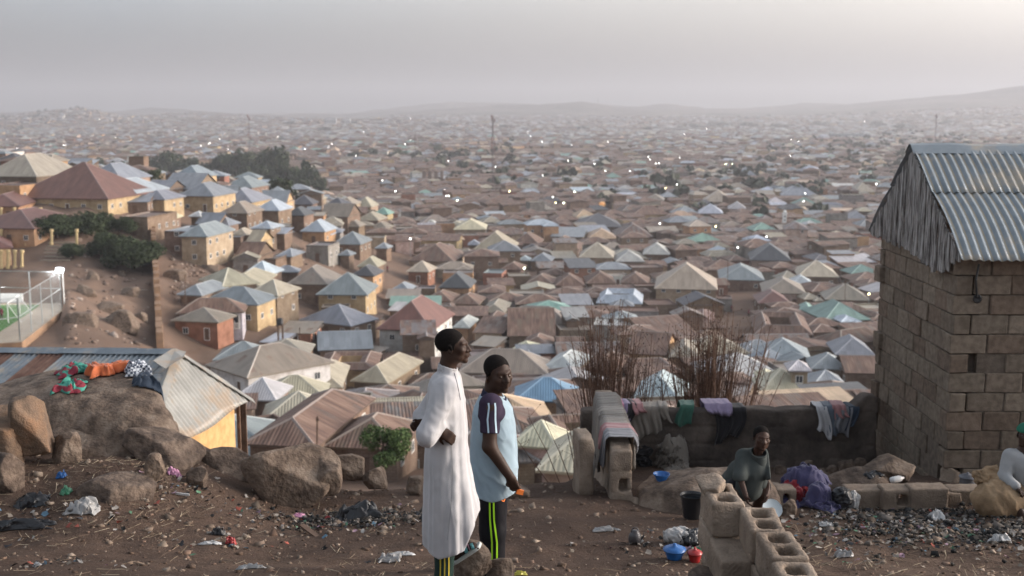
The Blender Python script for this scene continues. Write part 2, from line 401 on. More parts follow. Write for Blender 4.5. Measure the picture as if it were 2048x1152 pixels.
def build_ground():
    # fan-shaped sheet, fine near the camera and coarse towards the horizon
    yy = np.concatenate([np.linspace(-8, 4, 30), np.linspace(4.1, 20, 230), 20 * (1.0115 ** np.arange(1, 560))]); yy = yy[yy < 11500]
    uu = np.linspace(-1.0, 1.0, 521); uu = np.sign(uu) * np.abs(uu) ** 1.15 * .85
    Y, U = np.meshgrid(yy, uu, indexing='ij'); X = U * (Y + 13)
    Z = terrain(X, Y)
    V = np.stack([X, Y, Z], -1).reshape(-1, 3); ny, nx = X.shape
    i = np.arange(ny * nx).reshape(ny, nx)
    Q = np.stack([i[:-1, :-1], i[:-1, 1:], i[1:, 1:], i[1:, :-1]], -1).reshape(-1, 4)
    o = npmesh("ground", V, Q, M['dirt']); tag(o, "bare brown hillside earth falling away to the town plain and the far hills", "ground", kind="structure")
build_ground()
def build_haze():
    m = bpy.data.materials.new("haze_air"); m.use_nodes = True; nt = m.node_tree
    nt.nodes.remove(nt.nodes["Principled BSDF"]); pv = nt.nodes.new("ShaderNodeVolumePrincipled")
    pv.inputs['Density'].default_value = HAZE; pv.inputs['Color'].default_value = (.56, .57, .61, 1); pv.inputs['Anisotropy'].default_value = .25
    nt.links.new(pv.outputs[0], nt.nodes["Material Output"].inputs['Volume'])
    mb = MB(); mb.box((0, 4500, 25), (26000, 15000, 560)); o = mb.build("haze", m)
    m.cycles.homogeneous_volume = True if hasattr(m.cycles, 'homogeneous_volume') else False
    tag(o, "pale dusty dusk haze hanging over the whole town", "haze", kind="stuff")
HAZE = 0.00025
build_haze()
# ---------------------------------------------------------------- houses
CC = dict(c=(.45, .385, .29), t=(.31, .262, .205), g=(.28, .305, .33), b=(.46, .51, .56), r=(.19, .128, .090), m=(.20, .095, .075),
          k=(.10, .10, .11), G=(.22, .36, .30), B=(.18, .33, .47), o=(.60, .42, .28), w=(.50, .49, .48), y=(.62, .57, .40), d=(.22, .19, .175))
RUST = dict(c=.05, t=.3, g=.2, b=.0, r=.85, m=.0, k=.0, G=.05, B=0, o=.1, w=0, y=.05, d=.6)
WC = dict(mud=(.24, .175, .13, 1), tan=(.36, .28, .205, 0), yel=(.46, .34, .20, 0), white=(.60, .58, .56, 0), red=(.27, .135, .095, 0), org=(.42, .26, .15, 0), gry=(.30, .28, .26, 1), pink=(.50, .38, .32, 0), lil=(.40, .38, .42, 0))
def roofcol(k): return (*CC[k], RUST[k])
def house_geo(mbr, mbw, fl, w, d, yaw, ze, wh, kind, rise, rc, wc, oh=.45, caps=True, foot=None, capcol=None):
    """fl: front-left corner of the wall footprint at eave height; w along the front, d to the back."""
    ca, sa = math.cos(yaw), math.sin(yaw)
    def L(x, y, z): return (fl[0] + x * ca - y * sa, fl[1] + x * sa + y * ca, z)
    zb = foot if foot is not None else ze - wh - 1.5
    def wallq(p, q, z0, z1):
        l = math.hypot(p[0] - q[0], p[1] - q[1])
        mbw.face([L(p[0], p[1], z0), L(q[0], q[1], z0), L(q[0], q[1], z1), L(p[0], p[1], z1)], M['wall'], wc, [(0, z0), (l, z0), (l, z1), (0, z1)])
    c = [(0, 0), (w, 0), (w, d), (0, d)]
    for a in range(4): wallq(c[a], c[(a + 1) % 4], zb, ze)
    def rf(pts, col=rc):            # pts: first two along the eave
        a = Vector(pts[0]); e = (Vector(pts[1]) - a).normalized(); n = e.cross(Vector(pts[2]) - a).normalized(); s = n.cross(e)
        uv = [((Vector(p) - a).dot(e) + 50, (Vector(p) - a).dot(s) + 20) for p in pts]
        mbr.face(pts, M['roof'], col, uv)
    cap = capcol or tuple(min(1, x * 1.12 + .10) for x in rc[:3]) + (0,)
    def ridge(a, b, r=.13):
        if not caps: return
        a = Vector(a); b = Vector(b); t = (b - a)
        if t.length < .2: return
        t.normalize(); s = t.cross(Vector((0, 0, 1))).normalized() * r; up = Vector((0, 0, r * .45))
        p = [a - s - up * .6, a + up * 1.2, a + s - up * .6]; q = [b - s - up * .6, b + up * 1.2, b + s - up * .6]
        mbr.face([p[0], q[0], q[1], p[1]], M['roof'], cap); mbr.face([p[1], q[1], q[2], p[2]], M['roof'], cap)
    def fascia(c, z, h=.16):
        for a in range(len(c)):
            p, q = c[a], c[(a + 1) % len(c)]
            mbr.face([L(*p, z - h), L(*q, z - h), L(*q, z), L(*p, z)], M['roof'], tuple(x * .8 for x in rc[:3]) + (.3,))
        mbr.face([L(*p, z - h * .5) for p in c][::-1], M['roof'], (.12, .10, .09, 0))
    X0, X1, Y0, Y1 = -oh, w + oh, -oh, d + oh
    E = [(X0, Y0), (X1, Y0), (X1, Y1), (X0, Y1)]
    if kind in ('hip', 'pyr'):
        W, D_ = X1 - X0, Y1 - Y0
        if kind == 'pyr' : h = rise * min(W, D_) / 2; k = 0.0; k2 = 0.0
        h = rise * min(W, D_) / 2
        z1 = ze + h; m = min(W, D_) / 2
        if kind == 'pyr': r1 = r2 = ((X0 + X1) / 2, (Y0 + Y1) / 2)
        elif W >= D_: r1, r2 = (X0 + m, (Y0 + Y1) / 2), (X1 - m, (Y0 + Y1) / 2)
        else: r1, r2 = ((X0 + X1) / 2, Y0 + m), ((X0 + X1) / 2, Y1 - m)
        e = [L(*p, ze) for p in E]; a, b = L(*r1, z1), L(*r2, z1)
        if kind == 'pyr' or r1 == r2:
            for i in range(4): rf([e[i], e[(i + 1) % 4], a])
            for i in range(4): ridge(e[i], a)
        elif W >= D_:
            rf([e[0], e[1], b, a]); rf([e[1], e[2], b]); rf([e[2], e[3], a, b]); rf([e[3], e[0], a])
            for p, q in ((e[0], a), (e[3], a), (e[1], b), (e[2], b), (a, b)): ridge(p, q)
        else:
            rf([e[0], e[1], a]); rf([e[1], e[2], b, a]); rf([e[2], e[3], b]); rf([e[3], e[0], a, b])
            for p, q in ((e[0], a), (e[1], a), (e[2], b), (e[3], b), (a, b)): ridge(p, q)
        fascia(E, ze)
    elif kind in ('gable', 'gabley'):
        if kind == 'gable':         # ridge along the front
            ym = (Y0 + Y1) / 2; h = rise * (Y1 - Y0) / 2
            rf([L(X0, Y0, ze), L(X1, Y0, ze), L(X1, ym, ze + h), L(X0, ym, ze + h)]); rf([L(X1, Y1, ze), L(X0, Y1, ze), L(X0, ym, ze + h), L(X1, ym, ze + h)])
            for x in (0, w): mbw.face([L(x, 0, ze), L(x, d, ze), L(x, d / 2, ze + rise * (d) / 2 + rise * oh - .05)], M['wall'], wc, [(0, 0), (d, 0), (d / 2, h)])
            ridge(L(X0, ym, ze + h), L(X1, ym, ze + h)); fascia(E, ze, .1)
        else:
            xm = (X0 + X1) / 2; h = rise * (X1 - X0) / 2
            rf([L(X1, Y0, ze), L(X1, Y1, ze), L(xm, Y1, ze + h), L(xm, Y0, ze + h)]); rf([L(X0, Y1, ze), L(X0, Y0, ze), L(xm, Y0, ze + h), L(xm, Y1, ze + h)])
            for y in (0, d): mbw.face([L(0, y, ze), L(w, y, ze), L(w / 2, y, ze + rise * w / 2 + rise * oh - .05)], M['wall'], wc, [(0, 0), (w, 0), (w / 2, h)])
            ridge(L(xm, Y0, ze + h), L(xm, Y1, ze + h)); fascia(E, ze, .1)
    elif kind == 'shed':
        h = rise * (Y1 - Y0) * .5
        rf([L(X0, Y0, ze), L(X1, Y0, ze), L(X1, Y1, ze + h), L(X0, Y1, ze + h)])
        for x in (0, w): mbw.face([L(x, 0, ze), L(x, d, ze), L(x, d, ze + h - .05)], M['wall'], wc)
        mbw.face([L(0, d, ze), L(w, d, ze), L(w, d, ze + h - .05), L(0, d, ze + h - .05)], M['wall'], wc)
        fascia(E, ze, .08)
    elif kind == 'flat':
        for a in range(4):
            p, q = c[a], c[(a + 1) % 4]
            mbw.face([L(*p, ze), L(*q, ze), L(*q, ze + .35), L(*p, ze + .35)], M['wall'], wc)
        i = .22; I = [(i, i), (w - i, i), (w - i, d - i), (i, d - i)]
        for a in range(4):
            p, q, r, s = c[a], c[(a + 1) % 4], I[(a + 1) % 4], I[a]
            mbr.face([L(*p, ze + .36), L(*q, ze + .36), L(*r, ze + .36), L(*s, ze + .36)], M['roof'], rc)
            mbr.face([L(*r, ze + .36), L(*r, ze + .02), L(*s, ze + .02), L(*s, ze + .36)], M['roof'], rc)
        mbr.face([L(*p, ze + .03) for p in I], M['roof'], rc)
    elif kind == 'court':           # four lean-to wings round a yard
        t = min(w, d) * .3; h = rise * t
        Ic = [(t, t), (w - t, t), (w - t, d - t), (t, d - t)]; Om = E
        Rg = [(t * .55, t * .55), (w - t * .55, t * .55), (w - t * .55, d - t * .55), (t * .55, d - t * .55)]
        for a in range(4):
            b = (a + 1) % 4
            rf([L(*Om[a], ze), L(*Om[b], ze), L(*Rg[b], ze + h), L(*Rg[a], ze + h)])
            rf([L(*Ic[b], ze + h * .4), L(*Ic[a], ze + h * .4), L(*Rg[a], ze + h), L(*Rg[b], ze + h)])
            ridge(L(*Om[a], ze), L(*Rg[a], ze + h)); ridge(L(*Rg[a], ze + h), L(*Rg[b], ze + h))
            wallq(Ic[b], Ic[a], zb, ze + h * .4)
        for a in range(4):
            p, q = E[a], E[(a + 1) % 4]; mbr.face([L(*p, ze - .12), L(*q, ze - .12), L(*q, ze), L(*p, ze)], M['roof'], tuple(x * .8 for x in rc[:3]) + (.3,))
    return L
ALLH = []        # records of every house: centre, radius, attributes
def place_hand(L_, R_, B_, kind, rk, wk='mud', wh=2.9, rise=.62, oh=.45, wins=None, D=None, **kw):
    # eave corners (front-left, front-right, back-right) in pixels, eave height from the ground under them
    mx = ((L_[0] + R_[0]) / 2, (L_[1] + R_[1]) / 2)
    if D: c = P(mx[0], mx[1], D)
    else: c = hit(mx[0], mx[1], wh, 60.0)
    if c is None: return None
    ze = c.z; a, b, e = PZ(*L_, ze), PZ(*R_, ze), PZ(*B_, ze)
    w_ = (b - a).length; yaw = math.atan2(b.y - a.y, b.x - a.x)
    if c.y > 200 and abs(yaw) > .16:
        yaw = max(-.16, min(.16, yaw)); w_ = abs(b.x - a.x) * .97; a = Vector((min(a.x, b.x), (a.y + b.y) / 2, ze)); e = PZ(B_[0], B_[1] + (L_[1] - R_[1]) * .5, ze)
        b = a + Vector((w_ * math.cos(yaw), w_ * math.sin(yaw), 0))
    nx, ny = -math.sin(yaw), math.cos(yaw)
    d_ = abs((e.x - b.x) * nx + (e.y - b.y) * ny)
    d_ = min(max(d_, w_ * .6), w_ * (2.7 if c.y < 240 else 1.5))
    # eave -> wall footprint
    fl = (a.x + oh * math.cos(yaw) + oh * nx, a.y + oh * math.sin(yaw) + oh * ny); w_ -= 2 * oh; d_ -= 2 * oh
    w_ = max(w_, 1.5); d_ = max(d_, 1.5)
    cx = fl[0] + w_ / 2 * math.cos(yaw) + d_ / 2 * nx; cy = fl[1] + w_ / 2 * math.sin(yaw) + d_ / 2 * ny
    rise = rise * (.70 if kind == 'pyr' else .85 if rise > .5 else 1)
    ALLH.append(dict(hand=True, fl=fl, w=w_, d=d_, yaw=yaw, ze=ze, wh=wh, kind=kind, rise=rise, rk=rk, wk=wk, oh=oh, cx=cx, cy=cy, wins=wins, **kw))
    return ALLH[-1]
exec_hand = '''
483,887 632,895 747,795 hip r mud 2.8 .55 80
645,893 802,900 852,846 hip r mud 2.8 .6 82
762,800 830,826 852,790 hip r mud 2.8 .5 0
812,772 862,796 905,738 hip t tan 2.8 .5 0
611,776 684,775 748,716 hip c mud 2.9 .75 0
700,762 776,767 834,722 hip c mud 2.9 .75 0
462,799 553,801 605,773 pyr w mud 2.7 1.0 0
411,730 494,756 599,705 hip t white 2.9 .6 0
480,842 530,872 562,838 flat d mud 2.2 .5 0
752,658 864,662 913,628 hip m white 5.6 1.0 0
598,640 702,652 752,637 pyr g mud 2.6 1.0 0
631,589 735,590 763,571 pyr g yel 4.6 1.0 0
635,701 747,697 758,672 gable g mud 2.6 .4 0
552,666 626,667 646,649 shed t red 2.3 .15 0
518,684 560,686 578,670 shed b mud 1.5 .1 0
341,641 437,645 482,631 pyr t red 3.0 .75 0
352,627 489,624 519,613 hip r lil 3.4 .7 0
396,606 517,610 556,593 hip g yel 3.6 .6 0
396,560 445,573 482,556 pyr c mud 3.0 1.0 0
440,573 520,573 542,549 hip c mud 3.2 .6 0
490,589 556,592 597,576 pyr c mud 4.4 1.0 0
353,589 404,591 430,571 hip g mud 2.6 .7 0
483,549 536,553 563,541 pyr b mud 2.8 1.2 0
572,568 656,569 674,551 hip t mud 3.8 .8 0
706,640 752,650 762,640 shed r mud 2.4 .2 0
815,539 859,547 888,531 pyr c red 3.0 1.1 0
876,575 941,576 975,558 hip k org 3.4 .9 0
994,640 1145,651 1168,640 hip t mud 3.0 .75 0
1014,672 1112,672 1132,636 gable r mud 2.9 .4 0
915,745 1096,749 1110,722 hip t mud 2.9 .7 0
1027,802 1160,803 1178,775 hip B org 3.0 .7 0
1022,890 1116,897 1160,866 pyr y pink 3.0 1.15 0
1070,940 1212,950 1250,890 hip y pink 3.2 .9 0
1080,736 1152,741 1164,711 hip w mud 2.8 .6 0
1016,703 1068,706 1088,690 pyr y mud 2.8 .8 0
1192,606 1285,608 1310,590 court b tan 2.9 .7 0
1308,577 1436,580 1441,558 hip c tan 4.6 .8 0
1110,571 1170,571 1173,548 hip r mud 2.9 .7 0
1172,567 1234,567 1238,545 hip r mud 2.9 .7 0
1238,563 1300,569 1312,546 hip r mud 2.9 .7 0
1050,566 1108,568 1110,547 hip r mud 2.9 .5 0
1157,515 1227,516 1232,498 pyr c tan 4.4 1.05 0
1231,523 1290,523 1306,505 hip w mud 3.2 .7 0
1285,508 1340,509 1343,494 hip w mud 3.2 .8 0
1175,477 1236,477 1240,463 hip o mud 2.8 .6 0
1155,454 1246,454 1250,442 pyr k mud 2.8 .7 0
1233,473 1306,473 1312,460 hip d mud 2.8 .7 0
1497,518 1588,522 1594,507 hip k tan 4.0 .8 0
1438,559 1530,561 1537,540 hip g mud 3.0 .6 0
1516,606 1582,607 1592,588 hip m mud 3.0 .7 0
1522,583 1618,588 1622,568 hip t pink 3.4 .6 0
1583,613 1655,639 1702,604 hip G mud 3.0 .8 0
1650,641 1742,639 1748,616 hip G tan 3.0 .7 0
1650,599 1742,601 1757,588 pyr t mud 3.0 .9 0
1593,551 1682,554 1692,540 pyr c mud 3.0 .9 0
1578,567 1630,570 1638,558 hip b mud 2.8 .7 0
1506,664 1632,671 1642,640 court r mud 2.8 .5 0
1622,677 1682,691 1706,660 hip r mud 2.8 .5 0
1484,714 1520,728 1530,700 pyr g mud 2.8 .9 0
1512,719 1625,723 1630,698 hip g mud 2.8 .7 0
1622,737 1700,739 1712,720 hip g mud 2.8 .7 0
1670,709 1752,711 1757,688 hip g mud 2.8 .8 0
1690,746 1765,747 1775,722 gable r mud 2.8 .4 0
1523,781 1622,781 1626,757 hip y tan 3.0 .8 0
1519,768 1560,769 1592,738 hip y tan 3.0 .7 0
1577,741 1624,742 1628,728 pyr w tan 5.4 .9 0
1622,776 1702,777 1708,752 pyr g mud 2.8 .9 0
1528,815 1580,816 1600,800 pyr g mud 2.8 1.0 0
1597,816 1748,814 1762,786 gable r mud 2.8 .4 0
1300,679 1402,672 1422,630 gable r mud 2.8 .25 0
1180,652 1289,656 1292,642 flat w gry 4.4 .5 0
1232,626 1322,627 1326,616 flat r gry 3.6 .5 0
1252,706 1332,711 1337,680 gable r org 3.4 .4 0
1262,660 1312,662 1316,650 flat d gry 3.2 .5 0
1338,714 1402,716 1412,690 hip t org 3.2 .7 0
1262,800 1366,806 1378,768 hip b mud 2.8 .9 0
1168,738 1238,742 1244,712 hip r mud 3.0 .6 0
1250,752 1318,756 1326,738 shed r mud 2.6 .3 0
945,499 1026,500 1030,482 hip c gry 3.6 .9 0
935,490 960,490 1000,474 hip b mud 3.0 .8 0
838,481 916,482 921,474 shed r yel 3.4 .2 0
815,520 912,523 920,508 hip r tan 2.9 .7 0
907,459 973,459 977,448 hip y y 3.2 .6 0
900,450 926,450 930,440 hip y y 3.2 .6 0
746,428 778,429 791,420 pyr G yel 3.8 1.1 0
708,413 745,414 749,404 hip c tan 3.4 1.1 0
1028,363 1056,363 1058,357 pyr k white 4.2 .9 0
1268,432 1345,428 1348,421 hip r yel 3.2 .5 0
-60,415 46,412 52,398 hip m org 3.0 .5 0
-60,452 74,458 80,440 hip m org 3.2 .4 0
-60,499 27,495 34,476 hip m yel 3.4 .5 0
-30,372 38,376 44,362 flat d org 3.2 .5 0
236,436 300,438 304,426 flat d mud 3.4 .5 0
36,392 222,399 230,386 hip m yel 3.1 .75 236
168,357 242,360 250,345 hip g tan 3.0 .8 0
215,353 284,346 288,336 hip t yel 3.4 1.1 0
-40,352 74,353 84,338 hip c mud 3.0 .8 0
72,322 106,323 109,315 pyr t org 3.6 .9 0
196,382 268,388 276,368 hip b mud 2.8 .6 0
236,405 300,404 312,388 shed g mud 2.8 .3 0
272,398 334,399 342,380 hip g yel 3.0 .6 0
290,378 338,380 344,366 gable g mud 2.8 .4 0
343,353 402,354 407,345 hip g yel 4.2 .8 0
354,391 433,392 439,382 hip g yel 3.9 .7 0
325,377 396,379 400,366 gable g mud 2.8 .5 0
428,391 480,389 486,377 gable g yel 3.0 .5 0
438,402 506,405 517,394 hip g yel 3.0 .7 0
448,373 505,376 512,364 hip g mud 3.0 .7 0
518,405 574,405 590,394 gable g yel 3.2 .6 0
442,425 498,427 503,414 hip t mud 4.4 .8 0
508,420 562,421 569,411 hip b mud 4.2 .8 0
569,430 612,431 622,421 hip k mud 4.2 .8 0
578,409 626,409 632,399 pyr k mud 3.0 1.0 0
643,413 690,415 697,405 pyr k mud 3.0 1.0 0
640,432 700,434 706,424 gable t mud 4.0 .5 0
601,462 654,463 666,454 hip b org 3.2 .9 0
640,468 662,470 670,458 pyr b org 3.2 1.0 0
502,456 545,457 550,447 pyr b mud 4.4 .8 0
540,466 572,468 576,460 shed b mud 3.6 .3 0
394,446 438,449 466,436 gable g mud 3.0 .6 0
420,450 460,451 466,439 pyr g mud 3.4 1.0 0
378,432 402,433 410,423 pyr w mud 3.0 1.0 0
465,468 492,472 506,452 hip c mud 3.2 .8 0
363,470 414,475 437,461 hip g tan 5.4 .8 0
405,464 432,466 437,457 pyr g tan 4.6 .8 0
328,464 380,468 390,456 flat g mud 4.4 .5 0
306,440 340,440 346,428 hip y mud 2.8 .7 0
552,512 586,513 591,504 pyr g mud 3.2 1.0 0
473,510 516,515 521,504 gable r mud 3.2 .6 0
443,478 485,478 487,468 flat g mud 3.0 .5 0
492,484 520,486 526,475 gable c yel 3.4 .5 0
520,520 555,522 562,510 flat d mud 2.6 .4 0
663,488 722,489 728,478 pyr g mud 2.9 1.0 0
675,510 702,511 708,503 pyr g mud 2.9 1.0 0
714,532 757,534 768,524 hip c mud 3.0 .9 0
706,546 748,556 765,545 hip k org 3.2 .8 0
750,495 776,498 786,489 pyr g mud 3.0 1.0 0
738,456 776,457 781,447 hip t mud 3.0 .7 0
690,452 720,454 726,442 hip t mud 3.0 .8 0
712,440 760,441 764,432 hip c mud 3.0 .7 0
612,398 642,399 648,392 hip c tan 3.2 .8 0
672,408 708,410 712,402 hip c tan 3.2 .8 0
610,492 660,496 668,480 flat d gry 3.4 .5 0
1060,520 1105,524 1112,508 hip g mud 2.9 .7 0
1085,497 1160,499 1166,484 hip r mud 2.9 .7 0
1022,486 1080,488 1086,470 hip r mud 2.9 .8 0
1100,472 1170,474 1176,462 shed g mud 3.2 .2 0
962,548 1008,550 1012,538 flat g red 3.2 .5 0
1000,538 1046,540 1052,520 hip r mud 2.9 .6 0
1035,520 1060,521 1075,505 hip b mud 2.9 .7 0
846,600 905,603 930,585 hip r mud 2.8 .5 0
900,605 960,610 990,585 hip r mud 2.8 .5 0
775,620 800,622 822,604 shed w mud 2.6 .2 0
782,578 820,582 830,570 hip g mud 2.6 .7 0
965,640 1000,645 1012,622 hip r mud 2.8 .6 0
905,650 940,660 952,632 hip w org 3.0 .8 0
945,662 1010,668 1020,648 shed r tan 3.2 .2 0
940,690 990,694 1005,680 shed t mud 2.6 .2 0
1040,692 1100,694 1112,676 hip r mud 2.6 .5 0
960,625 1010,626 1024,606 hip t mud 2.8 .6 0
1428,600 1470,602 1474,585 flat d gry 2.6 .4 0
1450,700 1490,702 1496,680 flat d mud 2.4 .4 0
1420,800 1500,806 1512,770 flat d mud 2.6 .4 0
1380,640 1436,650 1440,630 hip m org 2.6 .6 0
1290,400 1330,401 1334,394 hip t mud 3 .7 0
1405,403 1470,404 1474,395 hip c yel 3.2 .8 0
1395,426 1448,427 1452,419 pyr b mud 2.8 1.0 0
1455,417 1495,418 1500,410 hip w tan 3.0 .8 0
1710,384 1752,384 1754,377 hip c yel 3.4 1.0 0
1688,440 1745,441 1750,430 hip g mud 3 .7 0
1568,458 1620,459 1624,448 hip d pink 5.0 .6 0
1548,384 1610,385 1614,375 flat c yel 3.6 .4 0
1560,390 1640,391 1646,378 pyr g pink 3.0 .8 0
1470,350 1515,351 1518,343 hip g yel 3.6 .9 0
700,706 748,712 760,700 shed t mud 2.4 .3 0
820,648 838,652 852,640 shed t mud 2.6 .2 0
'''
for ln in exec_hand.strip().splitlines():
    q = ln.split(); pt = [tuple(float(a) for a in s.split(',')) for s in q[:3]]
    wk = q[5] if q[5] in WC else 'tan'
    place_hand(*pt, q[3], q[4], wk, float(q[6]), float(q[7]), D=float(q[8]) or None)

def inpoly(px, py, poly):
    r = False; n = len(poly)
    for i in range(n):
        x1, y1 = poly[i]; x2, y2 = poly[(i + 1) % n]
        if (y1 > py) != (y2 > py) and px < (x2 - x1) * (py - y1) / (y2 - y1) + x1: r = not r
    return r
OPEN = [[(735, 660), (925, 655), (925, 712), (760, 722)], [(330, 660), (500, 690), (560, 680), (500, 745), (400, 760)], [(60, 410), (300, 405), (330, 480), (480, 500), (480, 560), (350, 600), (345, 700), (420, 740), (440, 800), (400, 1300), (-900, 1300), (-300, 500)],
        [(700, 545), (745, 520), (800, 500), (830, 560), (815, 590), (720, 600), (600, 620), (590, 700), (540, 700), (560, 600)],
        [(1430, 560), (1530, 570), (1530, 650), (1510, 665), (1490, 700), (1410, 650)],
        [(560, 480), (700, 500), (700, 530), (560, 560), (480, 540)],
        [(870, 300), (1190, 295), (1230, 306), (1000, 312), (860, 312)],
        [(260, 330), (620, 320), (640, 372), (520, 372), (300, 350)],
        [(1430, 640), (1510, 640), (1500, 760), (1440, 760)]]
def hidden_far(px, py): return any(inpoly(px, py, p) for p in OPEN)
# occupancy grid for collision tests
occ = {}
def occ_add(x, y, r):
    for i in range(int((x - r) // 8), int((x + r) // 8) + 1):
        for j in range(int((y - r) // 8), int((y + r) // 8) + 1): occ.setdefault((i, j), []).append((x, y, r))
def occ_hit(x, y, r):
    for i in range(int((x - r) // 8) - 1, int((x + r) // 8) + 2):
        for j in range(int((y - r) // 8) - 1, int((y + r) // 8) + 2):
            for (a, b, c) in occ.get((i, j), ()):
                if (a - x) ** 2 + (b - y) ** 2 < (c + r) ** 2: return True
    return False
for h in ALLH:
    n = max(1, int(round(max(h['w'], h['d']) / min(h['w'], h['d'])))); ca, sa = math.cos(h['yaw']), math.sin(h['yaw'])
    for k in range(n):
        t = (k + .5) / n; lx, ly = (h['w'] * t, h['d'] / 2) if h['w'] > h['d'] else (h['w'] / 2, h['d'] * t)
        occ_add(h['fl'][0] + lx * ca - ly * sa, h['fl'][1] + lx * sa + ly * ca, min(h['w'], h['d']) * .56)
def yaw_field(x, y): return .5 * vnoise(np.array([[x / 260, y / 260, .5]]))[0] * 1.6 + .12
def auto_city():
    kinds = ['hip'] * 5 + ['pyr'] * 2 + ['gable', 'gabley', 'shed', 'shed', 'court', 'flat']
    y = 84.0
    while y < 4600:
        step = 9.2 * (1 + max(0, y - 500) / 1500) if y < 2600 else 30
        half = .50 * (y + 30)
        x = -half
        while x < half:
            s = step * rnd.uniform(.85, 1.2)
            xx = x + rnd.uniform(-.22, .22) * step; yy = y + rnd.uniform(-.3, .3) * step
            x += s
            if yy > 2600 and rnd.random() < .35: continue
            px, py, _ = proj((xx, yy, tz(xx, yy)))
            if hidden_far(px, py) or (px < 430 and yy < 330): continue
            # streets
            q = vnoise(np.array([[xx / 90, yy / 90, 3.1]]))[0]
            if abs(q) < .035 and yy < 1500: continue
            big = min(1.0 + max(0, yy - 500) / 2600, 2.0)
            w_ = rnd.uniform(6.0, 11) * big; d_ = rnd.uniform(5.5, 9.5) * big
            r = min(w_, d_) * .5
            if occ_hit(xx, yy, r): 
                w_ *= .6; d_ *= .6; r = min(w_, d_) * .5
                if occ_hit(xx, yy, r): continue
            occ_add(xx, yy, r * (.95 if yy < 700 else .85))
            yaw = yaw_field(xx, yy) + rnd.uniform(-.06, .06)
            if rnd.random() < .3: w_, d_ = d_, w_
            nb = vnoise(np.array([[xx / 70, yy / 70, 9.1]]))[0]
            left = px < 700 and yy < 420
            if left: w_ *= .8; d_ *= .8
            p = rnd.random()
            if left: rk = 'g' if p < .4 else 'b' if p < .5 else 'c' if p < .7 else 't' if p < .85 else 'k' if p < .9 else 'r'
            elif yy > 2000: rk = 'r' if p < .4 else 'd' if p < .55 else 't' if p < .72 else 'w' if p < .88 else 'g'
            else:
                pr = .70 + .2 * nb
                rk = 'r' if p < pr else rnd.choice('ggttccbwdddkotG' if rnd.random() < .8 else 'ggcctw')
            kind = rnd.choice(kinds) if rk != 'r' else rnd.choice(kinds + ['hip', 'gable', 'shed', 'court', 'flat'])
            wh = rnd.choice([2.5, 2.7, 2.9, 3.1, 3.3]) if rnd.random() < .93 else rnd.uniform(4.5, 6.5)
            if kind == 'flat': rk = 'd' if rnd.random() < .6 else 't'
            rise = {'hip': rnd.uniform(.36, .6), 'pyr': rnd.uniform(.45, .7), 'court': .5, 'flat': .2}.get(kind, rnd.uniform(.2, .45))
            if rk in 'cwbG' : rise *= 1.0
            elif rk == 'r': rise *= .62
            wk = rnd.choice(['mud'] * 7 + ['gry', 'gry', 'tan', 'tan', 'yel', 'pink', 'white', 'org', 'red'])
            fl = (xx - (w_ / 2 * math.cos(yaw) - d_ / 2 * math.sin(yaw)), yy - (w_ / 2 * math.sin(yaw) + d_ / 2 * math.cos(yaw)))
            ALLH.append(dict(hand=False, fl=fl, w=w_, d=d_, yaw=yaw, ze=tz(xx, yy) + wh, wh=wh, kind=kind, rise=rise, rk=rk, wk=wk, oh=.4, cx=xx, cy=yy, wins=None, wing=(rnd.choice((-1, 1)) if kind in ('hip', 'gable', 'shed') and rnd.random() < .45 and yy < 900 else 0)))
        y += step
auto_city()
def scol(c, s, v=.12):
    k = 1 + s.uniform(-v, v); return tuple(min(1, max(0, x * k * (1 + s.uniform(-.04, .04)))) for x in c)
def screen_box(h):
    pts = [(h['cx'] + sx * (h['w'] / 2), h['cy'] + sy * h['d'] / 2, z) for sx in (-1, 1) for sy in (-1, 1) for z in (h['ze'] - h['wh'], h['ze'] + h['rise'] * min(h['w'], h['d']) / 2)]
    q = [proj(p) for p in pts]; xs = [a[0] for a in q]; ys = [a[1] for a in q]
    return min(xs), min(ys), max(xs), max(ys)
def in_view(b): return b[2] > 0 and b[0] < 2048 and b[1] < 1152 and b[3] > 0
def hidden_front(b):     # wholly behind the near ground, the block hut or the men
    cx = (b[0] + b[2]) / 2
    near = np.interp(cx, [0, 340, 400, 500, 700, 860, 1000, 1160, 1170, 1760, 1761, 2048], [705, 705, 880, 900, 925, 965, 985, 985, 815, 800, 300, 300])
    return b[1] > near - 4
for h in ALLH:
    b = screen_box(h); h['box'] = b
    h['vis'] = in_view(b) and not hidden_front(b)
    h['area'] = (min(b[2], 2048) - max(b[0], 0)) * (b[3] - b[1]) if h['vis'] else 0
    h['rc'] = scol(tuple(x * (.78 if h['rk'] in 'cgbwyt' else .80) for x in CC[h['rk']]), rnd, .12 if h['hand'] else .22) + (min(1, max(0, RUST[h['rk']] + rnd.uniform(-.12, .12))),); q = WC[h['wk']]; h['wc'] = scol(q[:3], rnd, .1) + (q[3],)
vis = sorted([h for h in ALLH if h['vis']], key=lambda h: -h['area'])
INDIV = vis[:298]
for h in INDIV: h['ind'] = True
